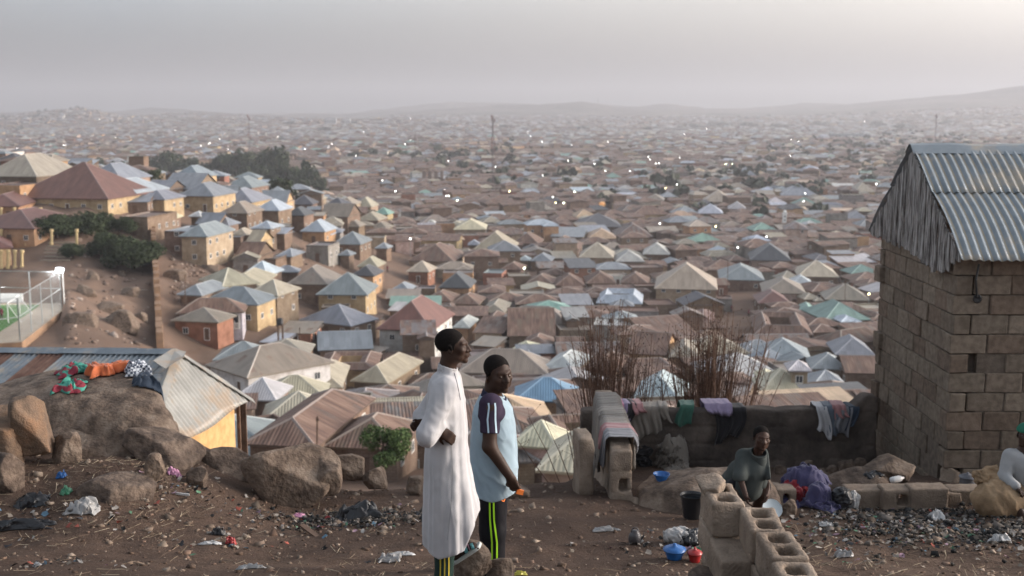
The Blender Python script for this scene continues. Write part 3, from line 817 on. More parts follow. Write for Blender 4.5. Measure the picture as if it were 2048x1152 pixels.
def geo(h, a, b, **kw):
    if h.get('wing'):
        ca, sa = math.cos(h['yaw']), math.sin(h['yaw']); w2, d2 = h['w'] * .5, h['d'] * .85; lx = 0 if h['wing'] < 0 else h['w'] - w2; ly = -h['d'] * .38
        f2 = (h['fl'][0] + lx * ca - ly * sa, h['fl'][1] + lx * sa + ly * ca); house_geo(a, b, f2, w2, d2, h['yaw'], h['ze'] - .22, h['wh'], 'hip' if h['kind'] == 'hip' else 'gabley', h['rise'] * .9, tuple(x * .9 for x in h['rc'][:3]) + (h['rc'][3],), h['wc'], oh=.3, **kw)
    return house_geo(a, b, h['fl'], h['w'], h['d'], h['yaw'], h['ze'], h['wh'], h['kind'], h['rise'], h['rc'], h['wc'], oh=h['oh'], **kw)
def build_stuff():
    a = MB()
    for h in ALLH:
        if h.get('ind') or not (h['box'][2] > -900 and h['box'][0] < 2950): continue
        if h['cy'] < 700 and not h['vis'] and not (h['cy'] > 60): continue
        geo(h, a, a, caps=h['cy'] < 900)
    o = a.build("distant_houses"); tag(o, "countless small rust and pale roofed houses covering the plain to the hills", "houses", kind="stuff")
build_stuff()
# ---------------------------------------------------------------- individual houses, with windows and doors
GROUP_H = "houses of the town below the hill"
def opening(parent, L, h, side, t, z, ww, hh, name, lit=False):
    # side 0 = front, 1 = right, 3 = left; t metres along that side
    w_, d_ = h['w'], h['d']
    def Q(s, off, zz):
        if side == 0: return L(s, -off, zz)
        if side == 1: return L(w_ + off, s, zz)
        return L(-off, d_ - s, zz)
    fm = MB(); gm = MB(); f = .09
    def bar(s0, s1, z0, z1, o=.05):
        p = [Q(s0, 0, z0), Q(s1, 0, z0), Q(s1, 0, z1), Q(s0, 0, z1)]; q = [Q(s0, o, z0), Q(s1, o, z0), Q(s1, o, z1), Q(s0, o, z1)]
        fm.face(q); 
        for i in range(4): fm.face([p[i], p[(i + 1) % 4], q[(i + 1) % 4], q[i]])
    a, b = t - ww / 2, t + ww / 2
    bar(a, b, z, z + f); bar(a, b, z + hh - f, z + hh); bar(a, a + f, z + f, z + hh - f); bar(b - f, b, z + f, z + hh - f)
    if name == 'window': bar(t - f * .35, t + f * .35, z + f, z + hh - f, .04)
    gm.face([Q(a + f, .02, z + f), Q(b - f, .02, z + f), Q(b - f, .02, z + hh - f), Q(a + f, .02, z + hh - f)])
    if name == 'window':
        o = gm.build('window', M['glass'], parent); fr = fm.build('frame', M['frame'], parent)
        wm = fr.matrix_basis.copy(); fr.parent = o; fr.matrix_basis = wm
    else:
        o = gm.build('door', M['wood'], parent); fr = fm.build('frame', M['frame'] if h['wk'] in ('white', 'yel', 'red') else M['wood'], parent)
        wm = fr.matrix_basis.copy(); fr.parent = o; fr.matrix_basis = wm
def build_house(h):
    ca, sa = math.cos(h['yaw']), math.sin(h['yaw'])
    root = empty('house', (h['cx'], h['cy'], h['ze'] - h['wh'])); h['root'] = root
    a, b = MB(), MB(); gz = min(tz(h['cx'], h['cy']), h['ze'] - h['wh']) - 1.2
    L = geo(h, a, b, foot=gz, caps=h['cy'] < 800)
    b.build('wall', None, root); a.build('roof', None, root)
    s = random.Random(int(h['cx'] * 31 + h['cy'] * 17)); h['nw'] = 0
    if h['kind'] == 'court' or h['cy'] > 520 or h['box'][2] - h['box'][0] < 26: return
    base = h['ze'] - h['wh']; floors = [0, 2.75] if h['wh'] > 4.2 else [0]
    for side, ln in ((0, h['w']), (1, h['d'])):
        if side == 1 and h['box'][0] > 1150: side = 3
        for fz in floors:
            n = max(1, int(ln / 3.1)); ks = list(range(n))
            for k in ks:
                if h['cy'] > 330 and s.random() < .45: continue
                t = ln * (k + .5) / n
                if fz == 0 and side == 0 and k == n // 2 and h['wh'] < 4.2: opening(root, L, h, side, t, base + .05, .95, 1.95, 'door')
                elif s.random() < .85: opening(root, L, h, side, t, base + fz + .95, .95, 1.0, 'window'); h['nw'] += 1
for h in INDIV: build_house(h)

def balcony(h, x0, x1, z0, z1, mw, rail=True):
    """dark panel for the shade inside an arched opening, with a rail, on the front wall between x0 and x1"""
    ca, sa = math.cos(h['yaw']), math.sin(h['yaw']); fl = h['fl']
    def L(x, y, z): return Vector((fl[0] + x * ca - y * sa, fl[1] + x * sa + y * ca, z))
    n = 10; cx = (x0 + x1) / 2; r_ = (x1 - x0) / 2; arc = [(cx + r_ * math.cos(a), z1 - r_ * .55 + r_ * .55 * math.sin(a)) for a in np.linspace(0, math.pi, n)]
    mb = MB(); mb.face([L(x0, -.03, z0), L(x1, -.03, z0)] + [L(x, -.03, z) for x, z in arc]); o = mb.build('dark_arch_panel', M['glass'], h['root'])  # flat dark panel stands for the shade inside the arch
    mb = MB()
    for i in range(n - 1):
        a, b = arc[i], arc[i + 1]; k = 1.16
        A = [(cx + (p[0] - cx) * k, z1 - r_ * .55 + (p[1] - (z1 - r_ * .55)) * k) for p in (a, b)]; mb.face([L(a[0], -.10, a[1]), L(b[0], -.10, b[1]), L(A[1][0], -.10, A[1][1]), L(A[0][0], -.10, A[0][1])]); mb.face([L(a[0], -.10, a[1]), L(b[0], -.10, b[1]), L(b[0], 0, b[1]), L(a[0], 0, a[1])])
    for x in (x0 - .12, x1 + .12): 
        c = L(x, -.06, (z0 + z1 - r_ * .5) / 2); mb.box(c, (.2, .14, z1 - r_ * .5 - z0), rz=h['yaw'])
    mb.build('arch', M['frame'], h['root'])
    if rail:
        mb = MB(); c = L(cx, -.35, z0 + .85); mb.box(c, (x1 - x0, .08, .1), rz=h['yaw'])
        for t in np.linspace(x0, x1, 12): mb.box(L(t, -.35, z0 + .42), (.06, .06, .85), rz=h['yaw'])
        mb.box(L(cx, -.2, z0 - .06), (x1 - x0 + .3, .5, .12), rz=h['yaw']); mb.build('balcony_rail', M['frame'], h['root'])
for h in INDIV:
    if h.get('hand') and h['rk'] == 'm' and h['wk'] == 'white': b0 = h['ze'] - h['wh']; balcony(h, h['w'] * .62, h['w'] * .94, b0 + 2.9, h['ze'] - .35, None)
    if h.get('hand') and h['wk'] == 'lil': b0 = h['ze'] - h['wh']; [balcony(h, h['w'] * a, h['w'] * (a + .14), b0 + .8, h['ze'] - .3, None) for a in (.62, .80)]
# ---------------------------------------------------------------- implicit surfaces turned into meshes (rocks, blocks, cloth, people)
def surface_net(f, lo, hi, h, chunk=400000):
    lo = np.array(lo, float); hi = np.array(hi, float); n = np.ceil((hi - lo) / h).astype(int) + 1
    ax = [lo[i] + h * np.arange(n[i]) for i in range(3)]
    val = np.empty(n, dtype=np.float32); step = max(1, chunk // (n[1] * n[2]))
    for i in range(0, n[0], step):
        X, Y, Z = np.meshgrid(ax[0][i:i + step], ax[1], ax[2], indexing='ij')
        val[i:i + step] = f(np.stack([X, Y, Z], -1).reshape(-1, 3)).reshape(X.shape)
    val[0] = np.maximum(val[0], 1e-3); val[-1] = np.maximum(val[-1], 1e-3); val[:, 0] = np.maximum(val[:, 0], 1e-3); val[:, -1] = np.maximum(val[:, -1], 1e-3)
    val[:, :, 0] = np.maximum(val[:, :, 0], 1e-3); val[:, :, -1] = np.maximum(val[:, :, -1], 1e-3)
    s = val < 0; c = [s[a:n[0] - 1 + a, b:n[1] - 1 + b, d:n[2] - 1 + d] for a in (0, 1) for b in (0, 1) for d in (0, 1)]
    cnt = sum(x.astype(int) for x in c); act = (cnt > 0) & (cnt < 8)
    idx = -np.ones(act.shape, dtype=np.int64); I = np.argwhere(act); idx[tuple(I.T)] = np.arange(len(I))
    if len(I) == 0: return np.zeros((0, 3)), np.zeros((0, 4), int)
    acc = np.zeros((len(I), 3)); num = np.zeros(len(I))
    cor = [(a, b, d) for a in (0, 1) for b in (0, 1) for d in (0, 1)]
    for p in range(8):
        for q in range(p + 1, 8):
            a, b = np.array(cor[p]), np.array(cor[q])
            if np.abs(a - b).sum() != 1: continue
            va = val[tuple((I + a).T)]; vb = val[tuple((I + b).T)]; m = (va < 0) != (vb < 0)
            t = np.where(m, va / np.where(m, va - vb, 1), 0)
            acc += np.where(m[:, None], a + (b - a) * t[:, None], 0); num += m
    V = lo + (I + acc / num[:, None]) * h
    Q = []
    for axis in range(3):
        o1, o2 = [(1, 2), (2, 0), (0, 1)][axis]
        sl0 = [slice(1, -1)] * 3; sl0[axis] = slice(0, -1); sl1 = [slice(1, -1)] * 3; sl1[axis] = slice(1, None)
        sa = s[tuple(sl0)]; sb = s[tuple(sl1)]; E = np.argwhere(sa != sb)
        flip = sa[tuple(E.T)]; base = E.copy(); base[:, o1] += 1; base[:, o2] += 1
        def id_(d1, d2):
            k = base.copy(); k[:, o1] -= d1; k[:, o2] -= d2; return idx[tuple(k.T)]
        q = np.stack([id_(1, 1), id_(0, 1), id_(0, 0), id_(1, 0)], -1)
        q[~flip] = q[~flip][:, ::-1]; Q.append(q)
    Q = np.concatenate(Q); Q = Q[(Q >= 0).all(1)]
    return V, Q
def smin(a, b, k): h = np.maximum(k - np.abs(a - b), 0) / k; return np.minimum(a, b) - h * h * k * .25
def smax(a, b, k): return -smin(-a, -b, k)
def d_cone(p, a, b, ra, rb):          # round cone (approximate)
    a = np.array(a, float); b = np.array(b, float); ab = b - a; t = np.clip(((p - a) @ ab) / max(ab @ ab, 1e-9), 0, 1)
    return np.linalg.norm(p - a - t[:, None] * ab, axis=1) - (ra + (rb - ra) * t)
def d_ell(p, c, r, Rm=None):
    q = p - np.array(c, float)
    if Rm is not None: q = q @ Rm
    r = np.array(r, float); k0 = np.linalg.norm(q / r, axis=1); k1 = np.linalg.norm(q / (r * r), axis=1)
    return k0 * (k0 - 1) / np.maximum(k1, 1e-9)
def d_box(p, c, s, r=.01, Rm=None):
    q = p - np.array(c, float)
    if Rm is not None: q = q @ Rm
    q = np.abs(q) - (np.array(s, float) / 2 - r)
    return np.linalg.norm(np.maximum(q, 0), axis=1) + np.minimum(q.max(1), 0) - r
def chain(p, pts, rs, k=.02):
    d = d_cone(p, pts[0], pts[1], rs[0], rs[1])
    for i in range(1, len(pts) - 1): d = smin(d, d_cone(p, pts[i], pts[i + 1], rs[i], rs[i + 1]), k)
    return d
def rotz(a): c, s = math.cos(a), math.sin(a); return np.array([[c, -s, 0], [s, c, 0], [0, 0, 1.0]])
def euler(rx, ry, rz): return np.array(Matrix.Rotation(rz, 3, 'Z') @ Matrix.Rotation(ry, 3, 'Y') @ Matrix.Rotation(rx, 3, 'X'))
def sdf_obj(name, f, lo, hi, h, m, parent=None, smooth=True, loc=None):
    V, Q = surface_net(f, lo, hi, h)
    if loc is not None and parent is None: return npmesh(name, V - np.array(loc), Q, m, None, smooth, loc=loc)
    return npmesh(name, V, Q, m, parent, smooth)
def cast(f, o, d, tmax=1.0):          # first surface point of f along rays
    o = np.array(o, float); d = np.array(d, float); d = d / np.linalg.norm(d, axis=-1, keepdims=True); t = np.zeros(len(o))
    for _ in range(90): t += np.clip(f(o + d * t[:, None]), -.02, .05) * .7
    return o + d * t[:, None]
def ribbon(name, f, pts, dirn, width, m, parent, off=.003, cols=3, tol=.022):
    # strip laid on the surface f: pts start outside, cast along dirn, widened along wdir
    pts = [np.array(p, float) for p in pts]; fine = []
    for i in range(len(pts) - 1):
        for t in np.linspace(0, 1, 9)[:-1]: fine.append(pts[i] * (1 - t) + pts[i + 1] * t)
    fine.append(pts[-1]); fine = np.array(fine); n = len(fine); V = []
    dirn = fine - np.array([0, 0, CAMZ]); dirn /= np.linalg.norm(dirn, axis=1)[:, None]      # the side facing the photographer
    for j in range(cols):
        s = (j / (cols - 1) - .5) * width; tang = np.gradient(fine, axis=0)
        wd = np.cross(tang, dirn); wd /= np.linalg.norm(wd, axis=1, keepdims=True)
        q = cast(f, fine + wd * s, dirn); V.append(q - dirn * off); bad = np.abs(f(q)) > tol; BAD = bad if j == 0 else (BAD | bad)
    V = np.stack(V, 1).reshape(-1, 3); i = np.arange(n * cols).reshape(n, cols)
    Q = np.stack([i[:-1, :-1], i[:-1, 1:], i[1:, 1:], i[1:, :-1]], -1)[~(BAD[:-1] | BAD[1:])].reshape(-1, 4)
    if len(Q) == 0: return None
    return npmesh(name, V, Q, m, parent, True)

# ---------------------------------------------------------------- rocks
M['rock'] = mat('granite', (.145, .104, .077), (.065, .046, .035), 5, .92, bump=.025, bscale=26, detail=12, coord='Object', c3=(.225, .172, .132), contrast=.11)
M['rock_dark'] = mat('dark_rock', (.10, .072, .055), (.045, .032, .026), 6, .93, bump=.025, bscale=26, detail=12, c3=(.17, .125, .095), contrast=.11)
M['rock_orange'] = mat('orange_rock', (.165, .11, .075), (.08, .057, .042), 3.5, .93, bump=.012, bscale=60, detail=9, c3=(.23, .13, .075), contrast=.12)
def rock_f(c, s, seed, yaw=0, tilt=(0, 0), nf=9, sharp=.12, amp=.09, extra=None, pn=3.2):
    nf = nf + 9; sharp = sharp * .35; amp = amp * .9
    c = np.array(c, float); s = np.array(s, float) / 2; r = np.random.RandomState(seed); Rm = euler(tilt[0], tilt[1], yaw)
    N = r.randn(nf, 3); N /= np.linalg.norm(N, axis=1)[:, None]; off = r.uniform(.66, 1.0, nf); mn = s.min()
    def f(p):
        q = (p - c) @ Rm; u = q / s
        d = (np.abs(u) ** pn).sum(1) ** (1 / pn) - 1
        for n_, o_ in zip(N, off): d = smax(d, u @ n_ - o_, sharp)
        d = d * mn
        q2 = q / mn + seed * 3.7
        d = d + mn * (amp * fbm(q2 * .9, 5) - amp * .5 * np.abs(fbm(q2 * 2.3 + 9, 4)) + .02 * fbm(q2 * 7, 3))
        return d
    return f
def rock(c, s, seed, label, m='rock', yaw=0, tilt=(0, 0), nf=9, sharp=.12, amp=.09, res=46, name='rock', group=None, cat='rock', pn=3.2):
    f = rock_f(c, s, seed, yaw, tilt, nf, sharp, amp, pn=pn); e = max(s) * .62
    lo = [c[i] - e for i in range(3)]; hi = [c[i] + e for i in range(3)]
    e2 = [abs(x) for x in s]; h = max(s) / res
    o = sdf_obj(name, f, lo, hi, h, M[m], loc=tuple(c)); return tag(o, label, cat, group)
def rock_px(x0, y0, x1, y1, seed, label, D=None, deep=.8, sink=.25, **kw):
    # a rock filling the pixel box, sitting on the ground under its bottom edge
    g = G((x0 + x1) / 2, y1) if D is None else P((x0 + x1) / 2, y1, D)
    if g is None: g = P((x0 + x1) / 2, y1, 12.5)
    k = F / ((g.y) * CP - (g.z - CAMZ) * SP); w_ = (x1 - x0) / k * 1.06; h_ = (y1 - y0) / k / .93; dd = w_ * deep
    cz = g.z + h_ * (.5 - sink * .5); hh = h_ * (1 + sink)
    cy = g.y + dd * .38
    return rock((g.x * cy / g.y if False else g.x * (1 + .35 * dd / g.y), cy, cz - .02), (w_, dd, hh), seed, label, **kw)
# ---------------------------------------------------------------- rocks of the foreground
BOULDER_F = rock_f((-6.12, 12.9, 50 - 4.33), (5.4, 3.3, 2.1), 3, .1, (.06, -.145), 5, .16, .10)
o = sdf_obj('boulder', BOULDER_F, (-9.6, 10.6, 44.6), (-2.9, 15.2, 47.6), .042, M['rock'], loc=(-6.2, 12.9, 45.7)); tag(o, "huge sloping granite outcrop carrying the washed clothes at the left", 'boulder')
rock((-4.35, 12.2, 50 - 3.95), (1.7, 1.5, .95), 8, "lower right shoulder of bare rock sloping down beside the dark overhang", 'rock', yaw=.5, tilt=(.1, .5), nf=8, name='boulder', cat='boulder')
rock_px(256, 872, 398, 930, 21, "dark overhanging slab with a shaded hollow under it below the big outcrop", m='rock_dark', deep=.7, yaw=-.3, tilt=(-.35, .30), nf=2, amp=.12, res=56, pn=6)  # slab lies in shadow; that shade is put into its darker rock colour
rock_px(-60, 812, 62, 935, 5, "square brown boulder at the left edge, the nearer of the two upright ones", m='rock_orange', deep=.8, nf=0, sharp=.07, res=56, sink=.15, pn=8, yaw=-.3)
rock_px(26, 800, 108, 915, 12, "upright boulder with an orange side behind the square one at the left edge", m='rock_orange', D=11.2, deep=.9, nf=0, sharp=.05, sink=.1, pn=9, yaw=.5)
rock_px(-30, 912, 50, 990, 31, "dark rounded rock under the square boulder at the left edge", m='rock_dark', nf=8)
rock_px(498, 908, 664, 1016, 41, "large wedge shaped granite rock in the middle of the rubbish slope", deep=.75, yaw=-.35, tilt=(.12, .24), nf=2, sharp=.08, amp=.07, res=64, sink=.12, pn=6)
rock_px(625, 918, 682, 978, 43, "smaller rock leaning on the right shoulder of the wedge shaped granite rock", deep=.9, nf=8, D=11.7)
rock_px(655, 914, 732, 958, 44, "flat topped slab of rock right of the wedge shaped granite rock", deep=.8, nf=7, sharp=.06, D=12.3)
rock_px(722, 938, 778, 975, 45, "low rock at the brink below the green tree", D=12.2, nf=8)
rock_px(810, 955, 856, 985, 46, "small rock at the brink just behind the man in white", D=12.3, nf=8)
rock_px(392, 908, 512, 985, 47, "rounded earthy hump of rock left of the wedge shaped granite rock", m='rock_dark', D=12.1, nf=9, amp=.05, sink=.5)
rock_px(165, 966, 305, 1006, 48, "half buried rock on the slope under the big outcrop", m='rock_dark', deep=.9, nf=8, sink=.6, amp=.07)
rock_px(105, 868, 165, 925, 49, "pale split rock face at the foot of the big outcrop", m='rock', D=11.4, nf=6, sharp=.05)
rock_px(292, 908, 330, 952, 50, "upright tan stone standing in the mouth of the dark hollow", m='rock', D=10.9, nf=6, sharp=.06)
rock_px(372, 935, 420, 975, 51, "broken stone beneath the right end of the dark overhang", m='rock_dark', nf=6, sharp=.06)
rock_px(908, 1092, 985, 1160, 61, "brown rock under the sandalled foot of the man in white", D=7.35, deep=.9, yaw=.3, tilt=(0, .3), nf=8, sharp=.1, sink=.1, res=56)
rock_px(975, 1118, 1034, 1175, 62, "smaller brown rock in front of the shorter man's feet", D=7.5, deep=.8, nf=8, res=44)
rock_px(1000, 968, 1064, 1005, 63, "grey brown rock at the brink right of the shorter man", D=12.0, nf=8)
rock_px(1722, 916, 1832, 962, 71, "long flat boulder lying against the foot of the block hut", D=12.4, deep=.75, yaw=.1, nf=7, sharp=.06, amp=.06, res=60)
rock_px(1640, 945, 1770, 985, 72, "low worn ledge of rock behind the purple washing", D=12.3, m='rock_dark', nf=8, sink=.8)
# ledge the women wash on, left of the boy
f_ = rock_f((2.12, 11.9, 50 - 4.25), (1.5, 1.9, .95), 77, 0, (0, .05), 9, .25, .05)
o = sdf_obj('rock_ledge', f_, (1.2, 10.7, 45.2), (3.5, 13.1, 46.4), .03, M['rock'], loc=(2.35, 11.9, 45.75)); tag(o, "smooth brown rock ledge with a worn basin beside the blue bowl", "rock ledge")
# ---------------------------------------------------------------- loose stones, straw, rubbish underfoot
def scatter_mesh(name, pts, sizes, m, seed, label, cat, flatz=.7, long=1.0):
    r = np.random.RandomState(seed); V = []; Q = []; cols = []
    base = np.array([(x, y, z) for x in (-1, 1) for y in (-1, 1) for z in (-1, 1)], float)
    fq = np.array([(0, 1, 3, 2), (4, 6, 7, 5), (0, 4, 5, 1), (2, 3, 7, 6), (0, 2, 6, 4), (1, 5, 7, 3)])
    for i, (p, s) in enumerate(zip(pts, sizes)):
        b = base * (s * .5) * np.array([r.uniform(.7, 1.3) * long, r.uniform(.6, 1.1), flatz * r.uniform(.6, 1.1)]) + r.uniform(-.2, .2, (8, 3)) * s
        b = b @ euler(r.uniform(-.5, .5), r.uniform(-.5, .5), r.uniform(0, 6.3)).T + np.array(p)
        V.append(b); Q.append(fq + 8 * i); cols.append(np.repeat(np.array([[*m_pick(r, m), 1]]), 8, 0))
    return npmesh(name, np.concatenate(V), np.concatenate(Q), M['vcol'], None, False, col=np.concatenate(cols))
def m_pick(r, pal):
    c = np.array(pal[r.randint(len(pal))]); return np.clip(c * r.uniform(.75, 1.25), 0, 1)
def vcol_mat(name, rough=.9, bump=0):
    m = bpy.data.materials.new(name); m.use_nodes = True; nt = m.node_tree; b = nt.nodes["Principled BSDF"]
    at = nt.nodes.new("ShaderNodeAttribute"); at.attribute_name = "Col"; geo = nt.nodes.new("ShaderNodeNewGeometry")
    n = nt.nodes.new("ShaderNodeTexNoise"); n.inputs['Scale'].default_value = 14; n.inputs['Detail'].default_value = 6; nt.links.new(geo.outputs['Position'], n.inputs[0])
    nt.links.new(mixc(nt, 1.0, at.outputs['Color'], ramp(nt, n.outputs[0], [(.35, (.72, .7, .68)), (.65, (1.12, 1.1, 1.08))]), 'MULTIPLY'), b.inputs['Base Color'])
    b.inputs['Roughness'].default_value = rough; b.inputs['Specular IOR Level'].default_value = .2
    if bump:
        n2 = nt.nodes.new("ShaderNodeTexNoise"); n2.inputs['Scale'].default_value = 60; n2.inputs['Detail'].default_value = 5; nt.links.new(geo.outputs['Position'], n2.inputs[0])
        bp = nt.nodes.new("ShaderNodeBump"); bp.inputs['Distance'].default_value = bump; nt.links.new(n2.outputs[0], bp.inputs['Height']); nt.links.new(bp.outputs[0], b.inputs['Normal'])
    return m
M['vcol'] = vcol_mat('loose_bits')
def ground_pts(n, seed, box, power=1.0):
    r = np.random.RandomState(seed); x = r.uniform(box[0], box[1], n); y = box[2] + (box[3] - box[2]) * r.rand(n) ** power
    return np.stack([x, y, terrain(x, y)], -1)
EARTH = [(.15, .10, .075), (.11, .075, .055), (.20, .15, .115), (.24, .19, .15)]
pp = ground_pts(3600, 1, (-6.5, 7.5, 5.2, 13.0)); o = scatter_mesh('pebbles', pp, np.random.RandomState(2).gamma(1.6, .011, len(pp)) + .008, EARTH, 3, "", ""); tag(o, "small stones and clods strewn over the bare earth", "pebbles", kind="stuff")
pp = ground_pts(350, 7, (-5.5, -1.0, 9.3, 12.6)); o = scatter_mesh('gravel', pp, np.random.RandomState(9).gamma(1.3, .012, len(pp)) + .01, EARTH, 3, "", ""); tag(o, "coarser broken stones among the rocks at the left", "gravel", kind="stuff")
def straw(name, pts, seed, pal, ln=(.04, .16), th=.0022):
    r = np.random.RandomState(seed); V = []; Q = []; C = []
    for i, p in enumerate(pts):
        a = r.uniform(0, 6.3); l = r.uniform(*ln); d = np.array([math.cos(a), math.sin(a), r.uniform(-.1, .35)]) * l / 2; s = np.array([-math.sin(a), math.cos(a), 0]) * th * r.uniform(.7, 1.8); u = np.array([0, 0, th])
        q = p + np.array([0, 0, .012]); V.append([q - d - s, q - d + u, q - d + s, q + d - s, q + d + u, q + d + s]); Q.append(np.array([(0, 3, 4, 1), (1, 4, 5, 2), (2, 5, 3, 0)]) + 6 * i)
        C.append(np.repeat(np.array([[*m_pick(r, pal), 1]]), 6, 0))
    return npmesh(name, np.concatenate(V), np.concatenate(Q), M['vcol'], None, False, col=np.concatenate(C))
STRAW = [(.30, .24, .17), (.24, .18, .13), (.16, .115, .085), (.40, .34, .25), (.14, .1, .075)]
pp = np.concatenate([ground_pts(300, 21, (-5.5, .4, 8.6, 11.8)), ground_pts(220, 22, (-4, 2, 5.5, 9)), ground_pts(700, 23, (1.8, 6, 7.0, 10.8)), ground_pts(500, 25, (-5.5, -3, 9.6, 11.5))])
o = straw('dry_straw', pp, 24, STRAW); tag(o, "dry straw and twigs scattered over the earth", "straw", kind="stuff")
def crumple(name, c, size, seed, m, label=None, cat=None, h=.35, res=26, group=None, parent=None, thick=.004, sharp=1.0, rz=0):
    # a crumpled sheet: folded grid with real creases, given thickness
    r = np.random.RandomState(seed); n = res; u, v = np.meshgrid(np.linspace(-1, 1, n), np.linspace(-1, 1, n), indexing='ij')
    q = np.stack([u * 1.6 + seed, v * 1.6, u * 0], -1)
    rad = 1 + .35 * vnoise(np.stack([np.arctan2(v, u) * 1.1 + seed, u * 0 + .3, u * 0], -1))
    x = (u + .28 * vnoise(q * 1.9 + 5)) * size[0] / 2 * rad; y = (v + .28 * vnoise(q * 1.9 + 11)) * size[1] / 2 * rad
    z = (np.abs(vnoise(q * 1.5)) * .6 + np.abs(vnoise(q * 3.4 + 3)) * .5 * sharp + .4 * np.maximum(0, 1 - u * u - v * v)) * size[2] * 1.2
    e = np.maximum(np.abs(u), np.abs(v)); z *= np.clip((1.04 - e) * 3, 0.06, 1)
    ca, sa = math.cos(rz), math.sin(rz)
    X = c[0] + x * ca - y * sa; Y = c[1] + x * sa + y * ca
    base = terrain(X, Y) if c[2] is None else np.full_like(X, c[2])
    Zt = base + z + thick * 1.5; V = np.concatenate([np.stack([X, Y, Zt], -1).reshape(-1, 3), np.stack([X, Y, Zt - thick], -1).reshape(-1, 3)])
    i = np.arange(n * n).reshape(n, n); T = np.stack([i[:-1, :-1], i[1:, :-1], i[1:, 1:], i[:-1, 1:]], -1).reshape(-1, 4)
    B = T[:, ::-1] + n * n; ring = np.concatenate([i[:-1, 0], i[-1, :-1], i[::-1, -1][:-1], i[0, ::-1][:-1]]); rn = np.roll(ring, -1)
    S = np.stack([ring, ring + n * n, rn + n * n, rn], -1)
    cz = (tz(c[0], c[1]) if c[2] is None else c[2])
    o = npmesh(name, V - np.array([c[0], c[1], cz]), np.concatenate([T, B, S]), m, None, True, loc=(c[0], c[1], cz))
    if label: tag(o, label, cat, group)
    return o
def cloth(name, c, rough=.85, s=9): return mat(name, c, tuple(x * .72 for x in c), s, rough, bump=.003, bscale=160, sheen=.2, contrast=.25)
def plastic(name, c, rough=.35): 
    m = mat(name, c, tuple(x * .8 for x in c), 5, rough, bump=.004, bscale=25, spec=.5); return m
M['pl_black'] = plastic('black_plastic', (.015, .015, .017), .4); M['pl_white'] = plastic('white_plastic', (.55, .54, .53)); M['pl_clear'] = plastic('grey_film', (.32, .31, .30), .3)
M['pl_blue'] = plastic('blue_plastic', (.02, .115, .34)); M['pl_red'] = plastic('red_plastic', (.33, .02, .02)); M['pl_green'] = plastic('green_plastic', (.04, .19, .10)); M['pl_yel'] = plastic('yellow_plastic', (.55, .5, .08)); M['pl_pink'] = plastic('pink_plastic', (.55, .25, .38)); M['pl_teal'] = plastic('teal_plastic', (.05, .2, .25))
# small bits of litter that nobody could count
def litter(name, pts, seed, pal, sz=(.012, .05)):
    r = np.random.RandomState(seed); V = []; Q = []; C = []
    for i, p in enumerate(pts):
        s = r.uniform(*sz); a = np.array([[x, y, 0] for x in (-1, 0, 1) for y in (-1, 0, 1)], float) * s * .5
        a += r.uniform(-.3, .3, (9, 3)) * s; a[:, 2] = np.abs(a[:, 2]) * 1.2; a = a @ euler(r.uniform(-.6, .6), r.uniform(-.6, .6), r.uniform(0, 6)).T + p + np.array([0, 0, .01])
        V.append(a); b = 9 * i; Q.append(np.array([(0, 3, 4, 1), (1, 4, 5, 2), (3, 6, 7, 4), (4, 7, 8, 5)]) + b); C.append(np.repeat(np.array([[*m_pick(r, pal), 1]]), 9, 0))
    return npmesh(name, np.concatenate(V), np.concatenate(Q), M['vcol'], None, True, col=np.concatenate(C))
LIT = [(.02, .02, .02)] * 6 + [(.34, .32, .30)] * 2 + [(.05, .05, .055), (.3, .27, .24), (.2, .17, .14)] * 4 + [(.09, .16, .22), (.28, .08, .06), (.10, .2, .13), (.3, .2, .25)]
def patch(n, seed, x, y, sx, sy):
    r = np.random.RandomState(seed); g = r.randn(n, 2) * np.array([sx, sy]) + np.array([x, y]); return np.stack([g[:, 0], g[:, 1], terrain(g[:, 0], g[:, 1])], -1)
def gp(px, py): v = G(px, py); return (v.x, v.y)
pl = [patch(200, 1, *gp(700, 1045), .42, .3), patch(60, 2, *gp(560, 1040), .5, .22), patch(70, 3, *gp(160, 1030), .5, .25), patch(80, 4, *gp(350, 965), .25, .25), patch(20, 5, *gp(460, 1090), .35, .15), patch(60, 17, *gp(420, 1010), 1.0, .35),
      patch(700, 6, *gp(1930, 1070), .62, .5), patch(420, 16, *gp(1800, 1045), .55, .35), patch(200, 7, *gp(1700, 1080), .6, .5), patch(40, 8, *gp(1560, 1010), .2, .15), patch(60, 9, *gp(1320, 1090), .3, .2), patch(40, 10, *gp(90, 1130), .5, .1), patch(60, 11, *gp(300, 1000), 1.2, .8)]
o = litter('litter', np.concatenate(pl), 30, LIT); tag(o, "scraps of plastic, ash and paper trodden into the slope", "litter", kind="stuff")
pl = [patch(1500, 31, *gp(1930, 1060), .65, .5), patch(800, 32, *gp(1810, 1035), .5, .3), patch(700, 33, *gp(705, 1040), .4, .22)]
pp = np.concatenate(pl); o = scatter_mesh('rubble', pp + np.array([0, 0, .015]), np.random.RandomState(9).gamma(1.3, .010, len(pp)) + .008, [(.05, .045, .04), (.10, .085, .075), (.17, .15, .135), (.025, .025, .025), (.11, .085, .065), (.03, .03, .03)], 5, "", ""); tag(o, "grey ash, cinders and stones of the rubbish heaps", "rubble", kind="stuff")
def cr(px, py, w_, d_, h_, seed, m, label, cat='rubbish', name='plastic_bag', rz=0, **kw):
    g = G(px, py); return crumple(name, (g.x, g.y, None), (w_, d_, h_), seed, M[m], label, cat, rz=rz, **kw)
